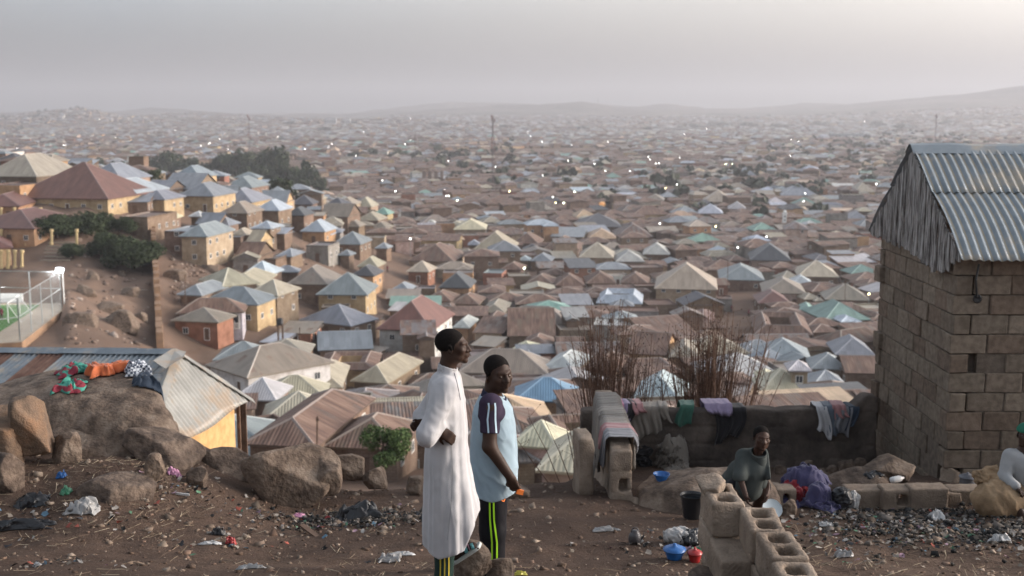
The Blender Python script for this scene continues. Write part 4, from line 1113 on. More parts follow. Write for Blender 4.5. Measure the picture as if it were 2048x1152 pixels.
for a in [(165, 1022, .30, .2, .10, 1, 'pl_clear', "crumpled clear plastic bag on the left slope below the half buried rock"),
          (62, 1008, .30, .2, .07, 2, 'pl_black', "torn black bag lying by the small pale rock at lower left"),
          (40, 1055, .62, .16, .06, 3, 'pl_black', "long twisted strip of black plastic at the left edge"),
          (124, 955, .09, .07, .05, 4, 'pl_blue', "small bright blue plastic scrap among the straw at left"),
          (131, 987, .10, .07, .05, 5, 'pl_green', "small green plastic scrap below the blue one at left"),
          (350, 952, .14, .09, .06, 6, 'pl_pink', "pale lilac and green wrapper under the dark overhang"),
          (437, 1070, .12, .08, .06, 7, 'pl_black', "crumpled black rag alone on the bare earth"),
          (418, 1088, .18, .06, .02, 8, 'pl_white', "thin white wrapper on the earth left of the red scrap"),
          (462, 1088, .08, .06, .05, 9, 'pl_red', "red scrap of plastic on the bare earth"),
          (500, 1138, .20, .09, .03, 10, 'pl_clear', "flat film scrap near the bottom edge left of the men"),
          (780, 1122, .16, .12, .05, 11, 'pl_clear', "clear bag on the earth left of the white robe"),
          (800, 1112, .20, .06, .03, 12, 'pl_white', "white torn strip on the earth left of the white robe"),
          (598, 1033, .12, .06, .03, 13, 'pl_pink', "pink rag at the foot of the wedge shaped granite rock"),
          (655, 1040, .05, .04, .03, 14, 'pl_red', "tiny red scrap beside the black rubbish heap"),
          (720, 1035, .40, .22, .12, 15, 'pl_black', "heap of burnt black plastic right of the wedge shaped rock"),
          (1215, 1062, .22, .07, .03, 16, 'pl_clear', "flat strip of clear film on the ground left of the small kettle"),
          (1690, 1115, .14, .1, .05, 17, 'pl_clear', "white plastic scrap on the ground right of the block wall"),
          (1652, 1052, .14, .07, .03, 18, 'pl_white', "pale bone shaped scrap right of the block wall"),
          (2000, 1085, .16, .12, .06, 19, 'pl_white', "white plastic sheet on the ash heap near the right edge"),
          (1872, 1040, .14, .1, .08, 20, 'pl_white', "grey white bundle on the ash heap below the block row"),
          (75, 1132, .05, .03, .02, 22, 'pl_white', "tiny white scrap near the bottom left corner"),
          (1040, 1150, .09, .05, .02, 21, 'pl_yel', "yellow scrap at the bottom edge in front of the men")]:
    cr(*a)
for px, py, l, a_, lb in ((625, 1070, .42, -.9, "flat pale plank of wood lying on the bare slope"), (250, 985, .16, .6, "short pale stick lying in the straw at left"), (365, 992, .14, -.1, "short white stick below the dark overhang"), (1000, 1100, .14, .3, "thin stick lying near the shorter man")):
    if px == 1000: continue
    g = G(px, py); mb = MB(); mb.box((0, 0, 0), (l, .055 if px == 625 else .012, .02)); o = mb.build('stick', M['wood'] if px == 625 else M['pl_white']); o.location = (g.x, g.y, g.z + .02); o.rotation_euler = (0, .08, a_); tag(o, lb, 'stick')
# ---------------------------------------------------------------- the block hut at the right
M['block'] = vcol_mat('mud_cement_block', .95, .006); M['blockraw'] = mat('rough_block', (.215, .165, .125), (.12, .088, .066), 3, .95, bump=.012, bscale=55, detail=9, c3=(.29, .23, .18))
M['soot'] = mat('sooty_block', (.085, .068, .058), (.035, .028, .025), 2.2, .96, bump=.01, bscale=30, detail=8, c3=(.15, .12, .10))
def zinc_mat(name, c1=(.33, .38, .42), c2=(.24, .28, .32), rustc=(.42, .36, .28), rust=.56, metal=.35):
    m = mat(name, c1, c2, 2.5, .45, metal=metal, detail=8); nt = m.node_tree; b = nt.nodes["Principled BSDF"]
    old = b.inputs['Base Color'].links[0].from_socket
    tc = nt.nodes.new("ShaderNodeTexCoord"); n = nt.nodes.new("ShaderNodeTexNoise"); n.inputs['Scale'].default_value = 1.3; n.inputs['Detail'].default_value = 9; n.inputs['Roughness'].default_value = .7
    nt.links.new(tc.outputs['Object'], n.inputs[0]); f = ramp(nt, n.outputs[0], [(rust, (0, 0, 0)), (rust + .12, (1, 1, 1))])
    nt.links.new(mixc(nt, f, old, rustc), b.inputs['Base Color'])
    nt.links.new(mathn(nt, 'MULTIPLY', metal, mathn(nt, 'SUBTRACT', 1, f)), b.inputs['Metallic'])
    return m
M['zinc'] = zinc_mat('weathered_zinc', (.26, .29, .31), (.17, .195, .215), (.36, .31, .25), .5, .25); M['zinc_tan'] = zinc_mat('dusty_zinc', (.29, .283, .26), (.205, .20, .185), (.27, .21, .155), .5, .2)
M['zinc_rust'] = mat('rusty_zinc', (.16, .085, .06), (.09, .05, .04), 2, .8, detail=8, c3=(.26, .16, .12)); M['zinc_gold'] = mat('yellowed_furrow', (.36, .31, .235), (.27, .235, .185), 4, .6)
def corr(mb, o, eu, ev, nu, v0, v1, pitch, amp, m, m2=None, sag=0, nv=10, flat_=None, thick=.0):
    """corrugated sheet: o origin, eu unit along the ridge, ev unit down the slope; v0(u), v1(u) limits"""
    o = Vector(o); eu = Vector(eu); ev = Vector(ev); en = eu.cross(ev).normalized()
    if en.z < 0: en = -en
    us = np.arange(0, nu + 1e-6, pitch / 8); pts = []
    for u in us:
        a, b = v0(u), v1(u); col = []
        for k in range(nv + 1):
            v = a + (b - a) * k / nv; t = v
            col.append(o + eu * u + ev * v + en * (amp * math.cos(2 * math.pi * u / pitch) + sag * math.sin(math.pi * min(max(k / nv, 0), 1))))
        pts.append(col)
    base = len(mb.v); mb.v += [tuple(q) for c in pts for q in c]; R1 = nv + 1
    for i in range(len(us) - 1):
        low = math.cos(2 * math.pi * (us[i] + us[i + 1]) / 2 / pitch) < -.45
        mm = (m2 if (low and m2) else m); mm = mm(us[i]) if callable(mm) else mm
        for k in range(nv):
            a_ = base + i * R1 + k; mb.f.append((a_, a_ + R1, a_ + R1 + 1, a_ + 1)); mb.m.append(mb.mi(mm)); mb.c.append((1, 1, 1, 1)); mb.uv += [(0, 0)] * 4
def hut():
    root = empty('block_hut', (6.2, 14.5, tz(6.2, 14.5))); tag(root, "grey block hut with a corrugated zinc roof and weathered plank gable", "hut")
    r = random.Random(4); mb = MB(); X, Y = 5.20, 13.2; top = CAMZ - 1.66; bh = .235; Lx, Ly = 3.6, 2.75
    # backing wall the blocks are bedded in
    mb.box((X + .32, Y + .26 + (Ly - .3) / 2, top - 1.75), (.60, Ly - .3, 3.45), M['block'], (.13, .105, .085, 1))
    mb.box((X + .27 + Lx / 2, Y + .32, top - 1.752), (Lx - .1, .60, 3.44), M['block'], (.13, .105, .085, 1))
    mb.box((X + .22, Y + .22, top - 1.74), (.20, .20, 3.42), M['block'], (.12, .10, .085, 1))
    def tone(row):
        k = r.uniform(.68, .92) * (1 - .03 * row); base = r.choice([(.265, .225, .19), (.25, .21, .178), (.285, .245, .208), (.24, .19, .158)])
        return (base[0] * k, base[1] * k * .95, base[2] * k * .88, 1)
    def blk(x0, x1, y0, y1, z0, z1, row):
        j = lambda s=.006: r.uniform(-s, s)
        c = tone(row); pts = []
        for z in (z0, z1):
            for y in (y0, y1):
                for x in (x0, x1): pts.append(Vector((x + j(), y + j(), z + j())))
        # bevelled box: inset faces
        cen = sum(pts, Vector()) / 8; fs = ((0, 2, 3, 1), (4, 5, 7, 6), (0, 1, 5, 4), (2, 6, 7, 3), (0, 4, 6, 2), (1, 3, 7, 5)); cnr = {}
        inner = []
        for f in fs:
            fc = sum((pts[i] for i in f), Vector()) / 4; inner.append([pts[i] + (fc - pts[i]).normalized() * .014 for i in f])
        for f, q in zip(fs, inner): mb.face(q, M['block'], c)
        for i in range(8):
            tri = [q[list(f).index(i)] for f, q in zip(fs, inner) if i in f]; mb.face(tri, M['block'], c)
        for a, f in enumerate(fs):
            for k in range(4):
                i1, i2 = f[k], f[(k + 1) % 4]
                for b_ in range(a + 1, 6):
                    g = fs[b_]
                    if i1 in g and i2 in g: mb.face([inner[a][k], inner[b_][list(g).index(i1)], inner[b_][list(g).index(i2)], inner[a][(k + 1) % 4]], M['block'], c)
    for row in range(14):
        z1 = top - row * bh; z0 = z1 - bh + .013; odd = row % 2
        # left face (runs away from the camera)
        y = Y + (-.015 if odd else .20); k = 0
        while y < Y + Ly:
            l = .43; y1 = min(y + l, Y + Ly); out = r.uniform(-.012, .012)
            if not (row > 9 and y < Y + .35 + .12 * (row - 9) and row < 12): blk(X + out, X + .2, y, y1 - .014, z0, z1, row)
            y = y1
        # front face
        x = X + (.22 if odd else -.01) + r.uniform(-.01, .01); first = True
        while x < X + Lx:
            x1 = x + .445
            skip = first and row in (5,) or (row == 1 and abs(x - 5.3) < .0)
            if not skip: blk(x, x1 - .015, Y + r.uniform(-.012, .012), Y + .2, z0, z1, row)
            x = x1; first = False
    # far corner stub teeth
    for row in (2, 6, 9, 10):
        z1 = top - row * bh; blk(X - .05 - .015 * (row % 3), X + .1, Y + Ly - .25, Y + Ly - .02, z1 - bh + .02, z1, row)
    mb.build('wall', None, root)
    # broken render at the foot of the corner
    f = rock_f((X + .10, Y + .02, CAMZ - 4.45), (.32, .22, .5), 15, .2, nf=6, amp=.1); sdf_obj('broken_corner', f, (X - .35, Y - .4, CAMZ - 4.9), (X + .6, Y + .3, CAMZ - 3.9), .02, M['blockraw'], root)
    # black disc painted for the dark of a wall hole, with a hanging rod
    h = MB(); hx, hz = PZ(1955, 598, 0)[0], 0; hp = P(1955, 598, Y - .02); h.lathe([(.0, 0), (.045, .004), (.055, .0)], (0, 0, 0), M['pl_black'], 10)
    o = h.build('hole', M['pl_black']); o.rotation_euler = (R(90), .3, 0); o.location = (hp.x, Y - .016, hp.z); pm = parent_matrix(root).inverted(); o.parent = root; o.location = pm @ Vector(o.location)
    a = P(1958, 528, Y - .03); b = P(1952, 560, Y - .05); c = P(1954, 595, Y - .02); t = MB(); t.tube([a, b, c], .012, M['pl_black'], 6); t.build('hanging_rod', None, root)
    # roof
    rx0, rx1 = 5.09, 8.7; ry, rz = 14.62, CAMZ - .42; ey, ez = 12.86, CAMZ - 1.63; by, bz = 16.25, CAMZ - 1.66
    for (yy, zz, nm, sg) in ((ey, ez, 'roof_sheet', 1), (by, bz, 'roof_sheet', 1)):
        ev = Vector((0, yy - ry, zz - rz)); ln = ev.length; ev.normalize(); mb = MB()
        split = .40 * ln
        corr(mb, (rx0, ry, rz - .004), (1, 0, 0), ev, rx1 - rx0, lambda u: -.02, lambda u: split + .1, .105, .013, M['zinc'], M['zinc_gold'] if yy < 13 else None, .02, 6)
        corr(mb, (rx0 + .02, ry, rz - .03), (1, 0, 0), ev, rx1 - rx0, lambda u: split, lambda u: ln + .02 * math.sin(u * 3), .105, .013, M['zinc'], M['zinc_gold'] if yy < 13 else None, .06, 10)
        o = mb.build(nm, None, root, smooth=True)
        sm = o.modifiers.new('thick', 'SOLIDIFY'); sm.thickness = .004
    cap = MB(); seg = [Vector((rx0 - .02 + i * .46, ry, rz + .018 + .012 * math.sin(i * 2.1))) for i in range(9)]
    for i in range(8):
        a, b = seg[i], seg[i + 1]
        for (dy1, dz1, dy2, dz2) in ((-.17, -.115, -.05, -.01), (-.05, -.01, 0, .012), (0, .012, .05, -.01), (.05, -.01, .17, -.115)):
            cap.face([a + Vector((0, dy1, dz1)), b + Vector((0, dy1, dz1)), b + Vector((0, dy2, dz2)), a + Vector((0, dy2, dz2))], M['zinc'])
    o = cap.build('ridge_cap', None, root); o.modifiers.new('thick', 'SOLIDIFY').thickness = .006
    # wall plates and ridge beam
    b_ = MB(); b_.box((rx0 + 1.9, Y + .06, CAMZ - 1.62), (3.4, .1, .12), M['wood']); b_.box((rx0 + 1.9, Y + Ly - .1, CAMZ - 1.60), (3.4, .1, .12), M['wood'])
    b_.box((rx0 + 1.9, ry, rz - .11), (3.4, .08, .12), M['wood']); b_.build('beam', M['wood'], root)
    # plank gable
    M['plank'] = mat('silver_weathered_plank', (.27, .25, .235), (.055, .045, .04), 3.0, .9, bump=.008, bscale=40, stretch=(12, 12, 1.2), c3=(.50, .48, .46), contrast=.09)
    y = ey + .10
    g = MB(); k = 0
    while y < by - .14:
        w_ = r.uniform(.06, .14)
        def zt(yq): return rz - .05 - abs(yq - ry) * ((rz - ez) / (ry - ey) if yq < ry else (rz - bz) / (by - ry)) 
        zb = CAMZ - 1.70 - .05 * r.random() + (.10 if y < 13.1 else 0) - (.16 * (1 - abs(y - 13.6) / 1.2) if abs(y - 13.6) < 1.2 else 0)
        x = 5.12 + r.uniform(-.025, .015); z0 = min(zb, zt(y) - .03)
        p = [Vector((x, y, z0 + r.uniform(-.025, .02))), Vector((x, y + w_ - .008, z0 + r.uniform(-.025, .02))), Vector((x, y + w_ - .008, zt(y + w_) - .0)), Vector((x, y, zt(y)))]
        q = [v + Vector((.022, 0, 0)) for v in p]
        g.face([p[3], p[2], p[1], p[0]]); g.face(q)
        for i in range(4): g.face([p[i], p[(i + 1) % 4], q[(i + 1) % 4], q[i]])
        y += w_
    g.build('plank_gable', M['plank'], root)
    fl = MB(); A = P(1764, 425, 16.3); fl.face([A, P(1745, 462, 16.5), P(1752, 474, 16.3), P(1768, 476, 16.1)]); fl.face([A, P(1768, 476, 16.1), P(1772, 440, 16.0)])
    o = fl.build('bent_sheet', M['zinc_rust'], root); o.modifiers.new('thick', 'SOLIDIFY').thickness = .006
hut()
# ---------------------------------------------------------------- low walls and loose blocks
def block_f(c, s, seed, yaw=0, holes=2, axis=2, tilt=(0, 0), amp=.007, r_=.018, depth=.55, rub=0):
    Rm = euler(tilt[0], tilt[1], yaw); s = np.array(s, float); c = np.array(c, float)
    def f(p):
        q = (p - c) @ Rm; n = fbm(p * 9 + seed, 4)
        d = d_box(q, (0, 0, 0), s, r_)
        for k in range(holes):
            off = np.zeros(3); off[0] = (k - (holes - 1) / 2) * s[0] * .46 if axis == 2 else 0
            hs = np.array([s[0] * (.33 if holes > 1 else .5), s[1] * .5, s[2]]); 
            if axis == 2: off[2] = s[2] * (1 - depth); 
            else:
                hs = np.array([s[0] * .30, s[1] * 2, s[2] * .5]); off = np.array([(k - (holes - 1) / 2) * s[0] * .46, -s[1] * .5, 0])
            d = smax(d, -d_box(q, off, hs, .03), .02)
        if rub: d = smin(d, d_ell(q, (0, 0, s[2] * .5), (s[0] * .42, s[1] * .42, rub)) + .012 * fbm(p * 22, 3), .04)
        return d + amp * n * 1.6 + .004 * fbm(p * 30 + 5, 3)
    return f
def block(name, c, s, seed, parent, m='blockraw', h=.0105, **kw):
    f = block_f(c, s, seed, **kw); e = max(s) * .72
    return sdf_obj(name, f, [x - e for x in c], [x + e for x in c], h, M[m], parent)
wroot = empty('broken_block_wall', (1.63, 6.8, tz(1.63, 6.8))); tag(wroot, "broken low wall of hollow blocks stepping towards the camera, its holes open at the top", "wall")
tp = CAMZ - 2.62
block('block', (1.455, 7.56, tp - .10), (.44, .225, .24), 1, wroot, yaw=R(92), holes=2, depth=.45)
f = rock_f((1.40, 7.72, tp + .02), (.22, .34, .12), 5, 0, nf=5, amp=.15); sdf_obj('crumbled_mortar', f, (1.2, 7.45, tp - .1), (1.6, 8.0, tp + .15), .01, M['blockraw'], wroot)
for k, (x, y, dz, ya) in enumerate(((1.64, 7.13, -.01, 88), (1.655, 6.66, .0, 91), (1.65, 6.20, -.015, 89), (1.66, 5.74, .0, 90))): block('block', (x, y, tp - .11 + dz), (.445, .23, .23), 10 + k, wroot, yaw=R(ya), holes=2, depth=.4)
for k, y in enumerate((7.35, 6.9, 6.42, 5.95, 5.5)): block('block', (1.63 + .015 * math.sin(k * 2), y, tp - .35), (.45, .225, .225), 30 + k, wroot, yaw=R(90), holes=0, h=.014)
for k, y in enumerate((7.6, 7.15)): block('block', (1.45, y + .02, tp - .345), (.45, .22, .23), 40 + k, wroot, yaw=R(90), holes=0, h=.014)
for k, (x, y) in enumerate(((1.46, 7.5), (1.46, 7.05), (1.64, 7.4), (1.64, 6.9))): block('block', (x, y, tp - .58), (.45, .225, .24), 50 + k, wroot, yaw=R(90), holes=0, h=.014)
rock((1.33, 7.3, CAMZ - 3.2), (.3, .5, .4), 18, "lump of fallen mortar against the left side of the hollow block wall", 'rock_dark', name='mortar_lump', cat='rubble lump', res=34)
def low_block(px, py, w_, seed, label, yaw=0, holes=1, hh=.225, dd=.225, axis=1, m='blockraw'):
    g = G(px, py); r0 = empty('cement_block', (g.x, g.y, g.z)); f = block_f((g.x, g.y + dd / 2, g.z + hh / 2 - .02), (w_, dd, hh), seed, yaw=yaw, holes=holes, axis=axis)
    bpy.data.objects.remove(r0)
    o = sdf_obj('cement_block', f, (g.x - w_ * .7, g.y - .3, g.z - .2), (g.x + w_ * .7, g.y + .6, g.z + hh + .1), .011, M[m], loc=(g.x, g.y, g.z)); tag(o, label, 'block', 'loose blocks laid in a row round the ash yard')
low_block(1520, 1014, .50, 61, "cement block beneath the boy's hands, behind the green rimmed basin", yaw=.02, holes=0)
low_block(1572, 1016, .22, 62, "short end block with a small dark hole left of the purple washing", holes=1)
low_block(1745, 1018, .55, 63, "long block under the knotted black bag", holes=0, hh=.23)
low_block(1805, 1020, .42, 64, "block with an arched dark hole in its face", holes=1, hh=.24)
low_block(1858, 1020, .40, 65, "eroded block right of the one with the arched hole", holes=0, hh=.25)
low_block(1938, 1008, .42, 66, "low block under the grey lidded can", holes=0, hh=.17)
low_block(1905, 1012, .2, 67, "small broken block left of the grey lidded can", holes=0, hh=.16)
rock_px(1560, 1000, 1592, 1032, 81, "small round stone beside the pale dish", nf=7, res=30)
# back wall, sooty, with clothes on top
def back_wall():
    def f(p):
        x, y, z = p[:, 0], p[:, 1], p[:, 2]
        top = CAMZ - 4.02 + .03 * fbm(np.stack([x * 2, x * 0, x * 0], -1), 3) - .02 + .16 * sstep(4.5, 4.9, x) * (fbm(np.stack([x * 6, x * 0 + 4, x * 0], -1), 2) + .7)
        zc = (top + CAMZ - 5.6) / 2; q = np.stack([x - 3.0, y - 15.35, z - zc], -1); hz = (top - (CAMZ - 5.6)) / 2
        d = np.maximum(np.maximum(np.abs(q[:, 0]) - 2.05, np.abs(q[:, 1]) - .125), np.abs(q[:, 2]) - hz)
        row = np.floor((top - z) / .24); fx = np.abs(((x + row * .23) / .46) % 1 - .5); fz = np.abs(((top - z) / .24) % 1 - .5)
        joint = np.maximum(sstep(.46, .5, fx), sstep(.44, .5, fz)) * .022
        return d + joint + .022 * fbm(p * 3, 4) + .008 * fbm(p * 14, 3)
    o = sdf_obj('boundary_wall', f, (.8, 15.05, CAMZ - 5.7), (5.2, 15.65, CAMZ - 3.6), .03, M['soot'], loc=(3, 15.35, CAMZ - 5))
    tag(o, "low soot blackened block wall with washing on its top between the dry weeds and the hut", "wall")
back_wall()
def end_wall():
    root = empty('end_wall', (1.0, 12.6, tz(1.0, 12.6))); tag(root, "short crumbling block wall end hung with cloths left of the rock ledge", "wall")
    a = P(1242, 955, 12.0); yaw = math.atan2(15.2 - 12.0, 1.25 - a.x)
    def f(p):
        q = (p - np.array([a.x, 12.0, CAMZ - 4.0])) @ rotz(yaw - math.pi / 2); x, y, z = q[:, 0], q[:, 1], q[:, 2]
        top = .42 - .05 * y + .03 * fbm(p * 3, 3) - .05 * (1 - sstep(0, .3, y))
        hw = .115 + .10 * sstep(-.1, -.7, z)
        d = np.maximum(np.maximum(np.abs(x) - hw, np.abs(y - 1.55) - 1.62), np.maximum(z - top, -1.4 - z))
        hole = d_box(q, (.02, -.08, -.02), (.09, .25, .15), .02); d = smax(d, -hole, .02)
        row = np.abs(((top - z) / .235) % 1 - .5); d = d + sstep(.44, .5, row) * .012
        d = smin(d, d_ell(q, (.16, -.12, -.55), (.10, .14, .42)), .05)
        return d + .02 * fbm(p * 5 + 7, 4) + .006 * fbm(p * 26, 3)
    sdf_obj('wall', f, (.2, 11.5, CAMZ - 5.3), (2.0, 15.4, CAMZ - 3.4), .024, M['blockraw'], root)
    # plastered stub at its foot on the left
    f2 = block_f((.80, 12.35, CAMZ - 4.15), (.16, .5, 1.2), 7, yaw=.1, holes=0, amp=.012); sdf_obj('buttress', f2, (.4, 11.8, CAMZ - 5), (1.2, 12.9, CAMZ - 3.4), .022, M['blockraw'], root)
end_wall()
# ---------------------------------------------------------------- near house with the corrugated roof, lower left
def near_house():
    root = empty('tin_roof_house', (-9, 23, tz(-9, 23))); tag(root, "long low house under a grey and brown corrugated tin roof directly behind the big boulder", "house")
    ap = P(352, 702, 24.0); bc = P(502, 800, 25.2); fc = PZ(262, 955, bc.z)
    # hip end facing right
    eu = (bc - fc); W_ = eu.length; eu.normalize(); mid = fc + eu * ((ap - fc).dot(eu)); ev = (mid - ap); H = ev.length; ev.normalize(); t0 = (ap - fc).dot(eu)
    mb = MB(); M['zt'] = M['zinc_tan']
    def v0(u): return H * (1 - (u / t0 if u < t0 else (W_ - u) / (W_ - t0)))
    corr(mb, ap - eu * t0, eu, ev, W_, lambda u: max(0, min(v0(u), H)), lambda u: H + .03 * math.sin(u * 2.3), .15, .018, M['zinc_tan'], None, 0, 8)
    o = mb.build('roof_end', None, root, smooth=True); o.modifiers.new('t', 'SOLIDIFY').thickness = .006
    # long slope facing the camera; the ridge runs away to the left
    rl = P(-420, 696, 29.0); eu2 = (rl - ap); L2 = eu2.length; eu2.normalize(); dn = (fc - ap); ev2 = (dn - eu2 * dn.dot(eu2)); H2 = ev2.length; ev2.normalize(); sh = dn.dot(eu2)
    pal = [M['zinc_rust'], M['zinc'], M['zinc_rust'], M['zinc'], M['zinc'], M['zinc_rust'], M['zinc'], M['zinc_rust']]
    def pick(u): return pal[[0 if u < .0 else 1, 1, 1, 1, 2, 3, 0, 0, 1, 2, 4, 5, 1, 0][min(13, int(u / .75))]]
    mb = MB(); corr(mb, ap, eu2, ev2, L2, lambda u: 0, lambda u: H2 + .02, .15, .018, pick, None, 0, 4)
    # the triangle between hip line and the first full sheet
    n = 14
    for i in range(n):
        a0, a1 = i / n, (i + 1) / n
        p0, p1 = ap + dn * a0, ap + dn * a1; q0, q1 = ap + ev2 * H2 * a0, ap + ev2 * H2 * a1
        mb.face([p0, p1, q1, q0], M['zinc'])
    o = mb.build('roof_slope', None, root, smooth=True); o.modifiers.new('t', 'SOLIDIFY').thickness = .006
    cap = MB()
    for a, b, s in ((ap, rl, .17), (ap, bc, .13), (ap, fc, .13)):
        d = (b - a); l = d.length; d.normalize(); sd = d.cross(Vector((0, 0, 1))).normalized() * s; k = int(l / 1.1) + 1
        for i in range(k):
            p = a + d * (l * i / k); q = a + d * (l * (i + 1) / k + .05); up = Vector((0, 0, .045 + .012 * (i % 2)))
            cap.face([p - sd - up * .9, q - sd - up * .9, q + up, p + up], M['zinc'] if b is rl else M['zinc_tan']); cap.face([p + up, q + up, q + sd - up * .9, p + sd - up * .9], M['zinc'] if b is rl else M['zinc_tan'])
    A = P(312, 728, 23.2); cap.face([P(306, 722, 23.0), P(345, 698, 23.9), P(372, 704, 23.9), P(366, 716, 23.4), P(330, 738, 22.8)], M['zinc_tan'])
    o = cap.build('ridge_cap', None, root); o.modifiers.new('t', 'SOLIDIFY').thickness = .01
    # back slope so it is a whole roof
    bk = MB(); bk.face([ap, rl, rl + Vector((0, 5, -1.6)), bc], M['zinc']); bk.build('roof_back', None, root)
    # walls: orange earth render under the right eave
    M['ochre'] = mat('ochre_render', (.50, .30, .13), (.36, .21, .09), 5, .9, bump=.006, bscale=40, detail=8, c3=(.58, .36, .17))
    w_ = MB(); inn = -ev * 0; ins = (Vector((ap.x, ap.y, 0)) - Vector((mid.x, mid.y, 0))).normalized() * .22
    p, q = fc + ins, bc + ins - eu * .45; p.z = q.z = bc.z + .08
    w_.face([Vector((p.x, p.y, p.z - 2.6)), Vector((q.x, q.y, q.z - 2.6)), q, p], M['ochre']); q2 = q - Vector((4, -.5, 0)); w_.face([Vector((q.x, q.y, q.z - 2.6)), Vector((q2.x, q2.y, q2.z - 2.6)), q2, q], M['ochre'])
    p2 = p + eu2 * 14; p2.z = p.z; w_.face([Vector((p2.x, p2.y, p.z - 2.6)), Vector((p.x, p.y, p.z - 2.6)), p, p2], M['ochre'])
    w_.build('wall', None, root)
    pst = MB(); a = q + eu * .12 - ins * .2; pst.box((a.x, a.y, a.z - 1.25), (.07, .07, 2.5), M['wood']); b = q + eu * .32 - ins * .3; pst.box((b.x, b.y, b.z - 1.25), (.16, .05, 2.5), M['wood']); pst.build('post', M['wood'], root)
near_house()
# ---------------------------------------------------------------- people
def skin_mat(name, c, c2):
    m = mat(name, c, c2, 6, .55, bump=.0006, bscale=220, spec=.22, contrast=.22); b = m.node_tree.nodes["Principled BSDF"]
    b.inputs['Subsurface Weight'].default_value = .08; b.inputs['Subsurface Radius'].default_value = (.6, .25, .12); b.inputs['Subsurface Scale'].default_value = .01
    return m
M['skin'] = skin_mat('dark_skin', (.050, .0255, .0165), (.034, .0175, .012)); M['skin2'] = skin_mat('dark_brown_skin', (.06, .031, .021), (.042, .021, .015))
M['hair'] = mat('short_black_hair', (.013, .010, .009), (.006, .005, .005), 90, .95, bump=.002, bscale=420, spec=.1)
M['eye'] = flat('eye_white', (.30, .27, .25), .35, spec=.3); M['iris'] = flat('dark_iris', (.015, .009, .006), .1, spec=.8); M['lip'] = mat('lips', (.13, .055, .045), (.09, .035, .03), 30, .4)
def weave(name, c, c2, s=3.5, rough=.9):
    return mat(name, c, c2, s, rough, bump=.0012, bscale=350, sheen=(.15 if max(c) > .2 else 0), spec=.12, contrast=.2)
M['robe'] = weave('white_cotton', (.46, .445, .45), (.375, .365, .37)); M['polo'] = weave('pale_blue_jersey', (.29, .375, .43), (.24, .31, .36)); M['plum'] = weave('dark_plum_jersey', (.045, .032, .055), (.03, .022, .038))
M['stripe_w'] = flat('pale_stripe', (.45, .58, .66), .8); M['navy'] = weave('navy_collar', (.035, .035, .06), (.025, .025, .045)); M['trk'] = weave('black_tracksuit', (.012, .011, .014), (.007, .007, .009), 5, .6)
M['neon'] = flat('neon_stripe', (.42, .80, .03), .6); M['green_trk'] = weave('bottle_green_tracksuit', (.03, .055, .045), (.02, .035, .03)); M['gold'] = flat('gold_stripe', (.55, .42, .05), .7)
M['org_l'] = flat('orange_emblem', (.80, .20, .04), .6); M['denim'] = weave('faded_grey_green_shirt', (.070, .078, .074), (.04, .046, .044)); M['offwhite'] = weave('dingy_white_shirt', (.34, .34, .34), (.26, .26, .26))
M['strap'] = flat('teal_strap', (.18, .45, .48), .5); M['sole'] = flat('sandal_sole', (.50, .52, .50), .7); M['pinkst'] = flat('pink_line', (.6, .35, .42), .6)
def head_f(c, Rm, s=1.0, neck=None, brow=1.0, chub=0.0):
    c = np.array(c, float)
    def f(p):
        q = (p - c) @ Rm / s; ax = np.abs(q[:, 0]); m = np.stack([ax, q[:, 1], q[:, 2]], -1)
        d = d_ell(q, (0, -.018, .036), (.074, .094, .080))
        d = smin(d, d_ell(q, (0, .030, -.028), (.056 + chub, .060, .074)), .04)
        d = smin(d, d_ell(m, (.030 + chub, .020, -.066), (.030, .045, .028)), .03)      # jaw
        d = smin(d, np.linalg.norm(q - np.array([0, .072, -.094]), axis=1) - .021, .025)  # chin
        d = smin(d, d_cone(m, (.006, .088, .020), (.040, .070, .022), .010, .012), .016)    # brow
        d = smin(d, np.linalg.norm(m - np.array([.042, .060, -.020]), axis=1) - .020, .025)  # cheek
        d = smax(d, -(d_ell(m, (.031, .098, .002), (.017, .018, .010))), .012)              # eye socket
        d = smin(d, d_ell(m, (.031, .0735, .001), (.0150, .0150, .0125)), .004)              # lids
        d = smin(d, d_cone(q, (0, .088, .012), (0, .1055, -.028), .008, .0155), .012)         # nose
        d = smin(d, np.linalg.norm(m - np.array([.017, .093, -.030]), axis=1) - .0110, .008)
        d = smax(d, -(np.linalg.norm(m - np.array([.008, .103, -.040]), axis=1) - .0042), .004)
        d = smin(d, d_ell(q, (0, .080, -.056), (.028, .020, .022)), .012)
        d = smin(d, d_cone(m, (.000, .0985, -.0515), (.021, .0885, -.0545), .0075, .004), .006)   # upper lip
        d = smin(d, d_cone(m, (.000, .0965, -.0655), (.018, .0880, -.0625), .0085, .004), .006)   # lower lip
        d = smax(d, -(d_cone(m, (.0, .1075, -.0585), (.022, .092, -.0580), .0022, .0016)), .003)  # mouth line
        e = d_ell((m - np.array([.078, -.006, -.006])) @ euler(.15, 0, -.35), (0, 0, 0), (.008, .019, .031))   # ear
        e = smax(e, -d_ell((m - np.array([.085, -.003, -.002])) @ euler(.15, 0, -.35), (0, 0, 0), (.006, .011, .018)), .004)
        d = smin(d, e, .006)
        d = d * s
        if neck is not None: d = smin(d, d_cone(p, neck[0], neck[1], neck[2], neck[3]), .03)
        return d
    return f
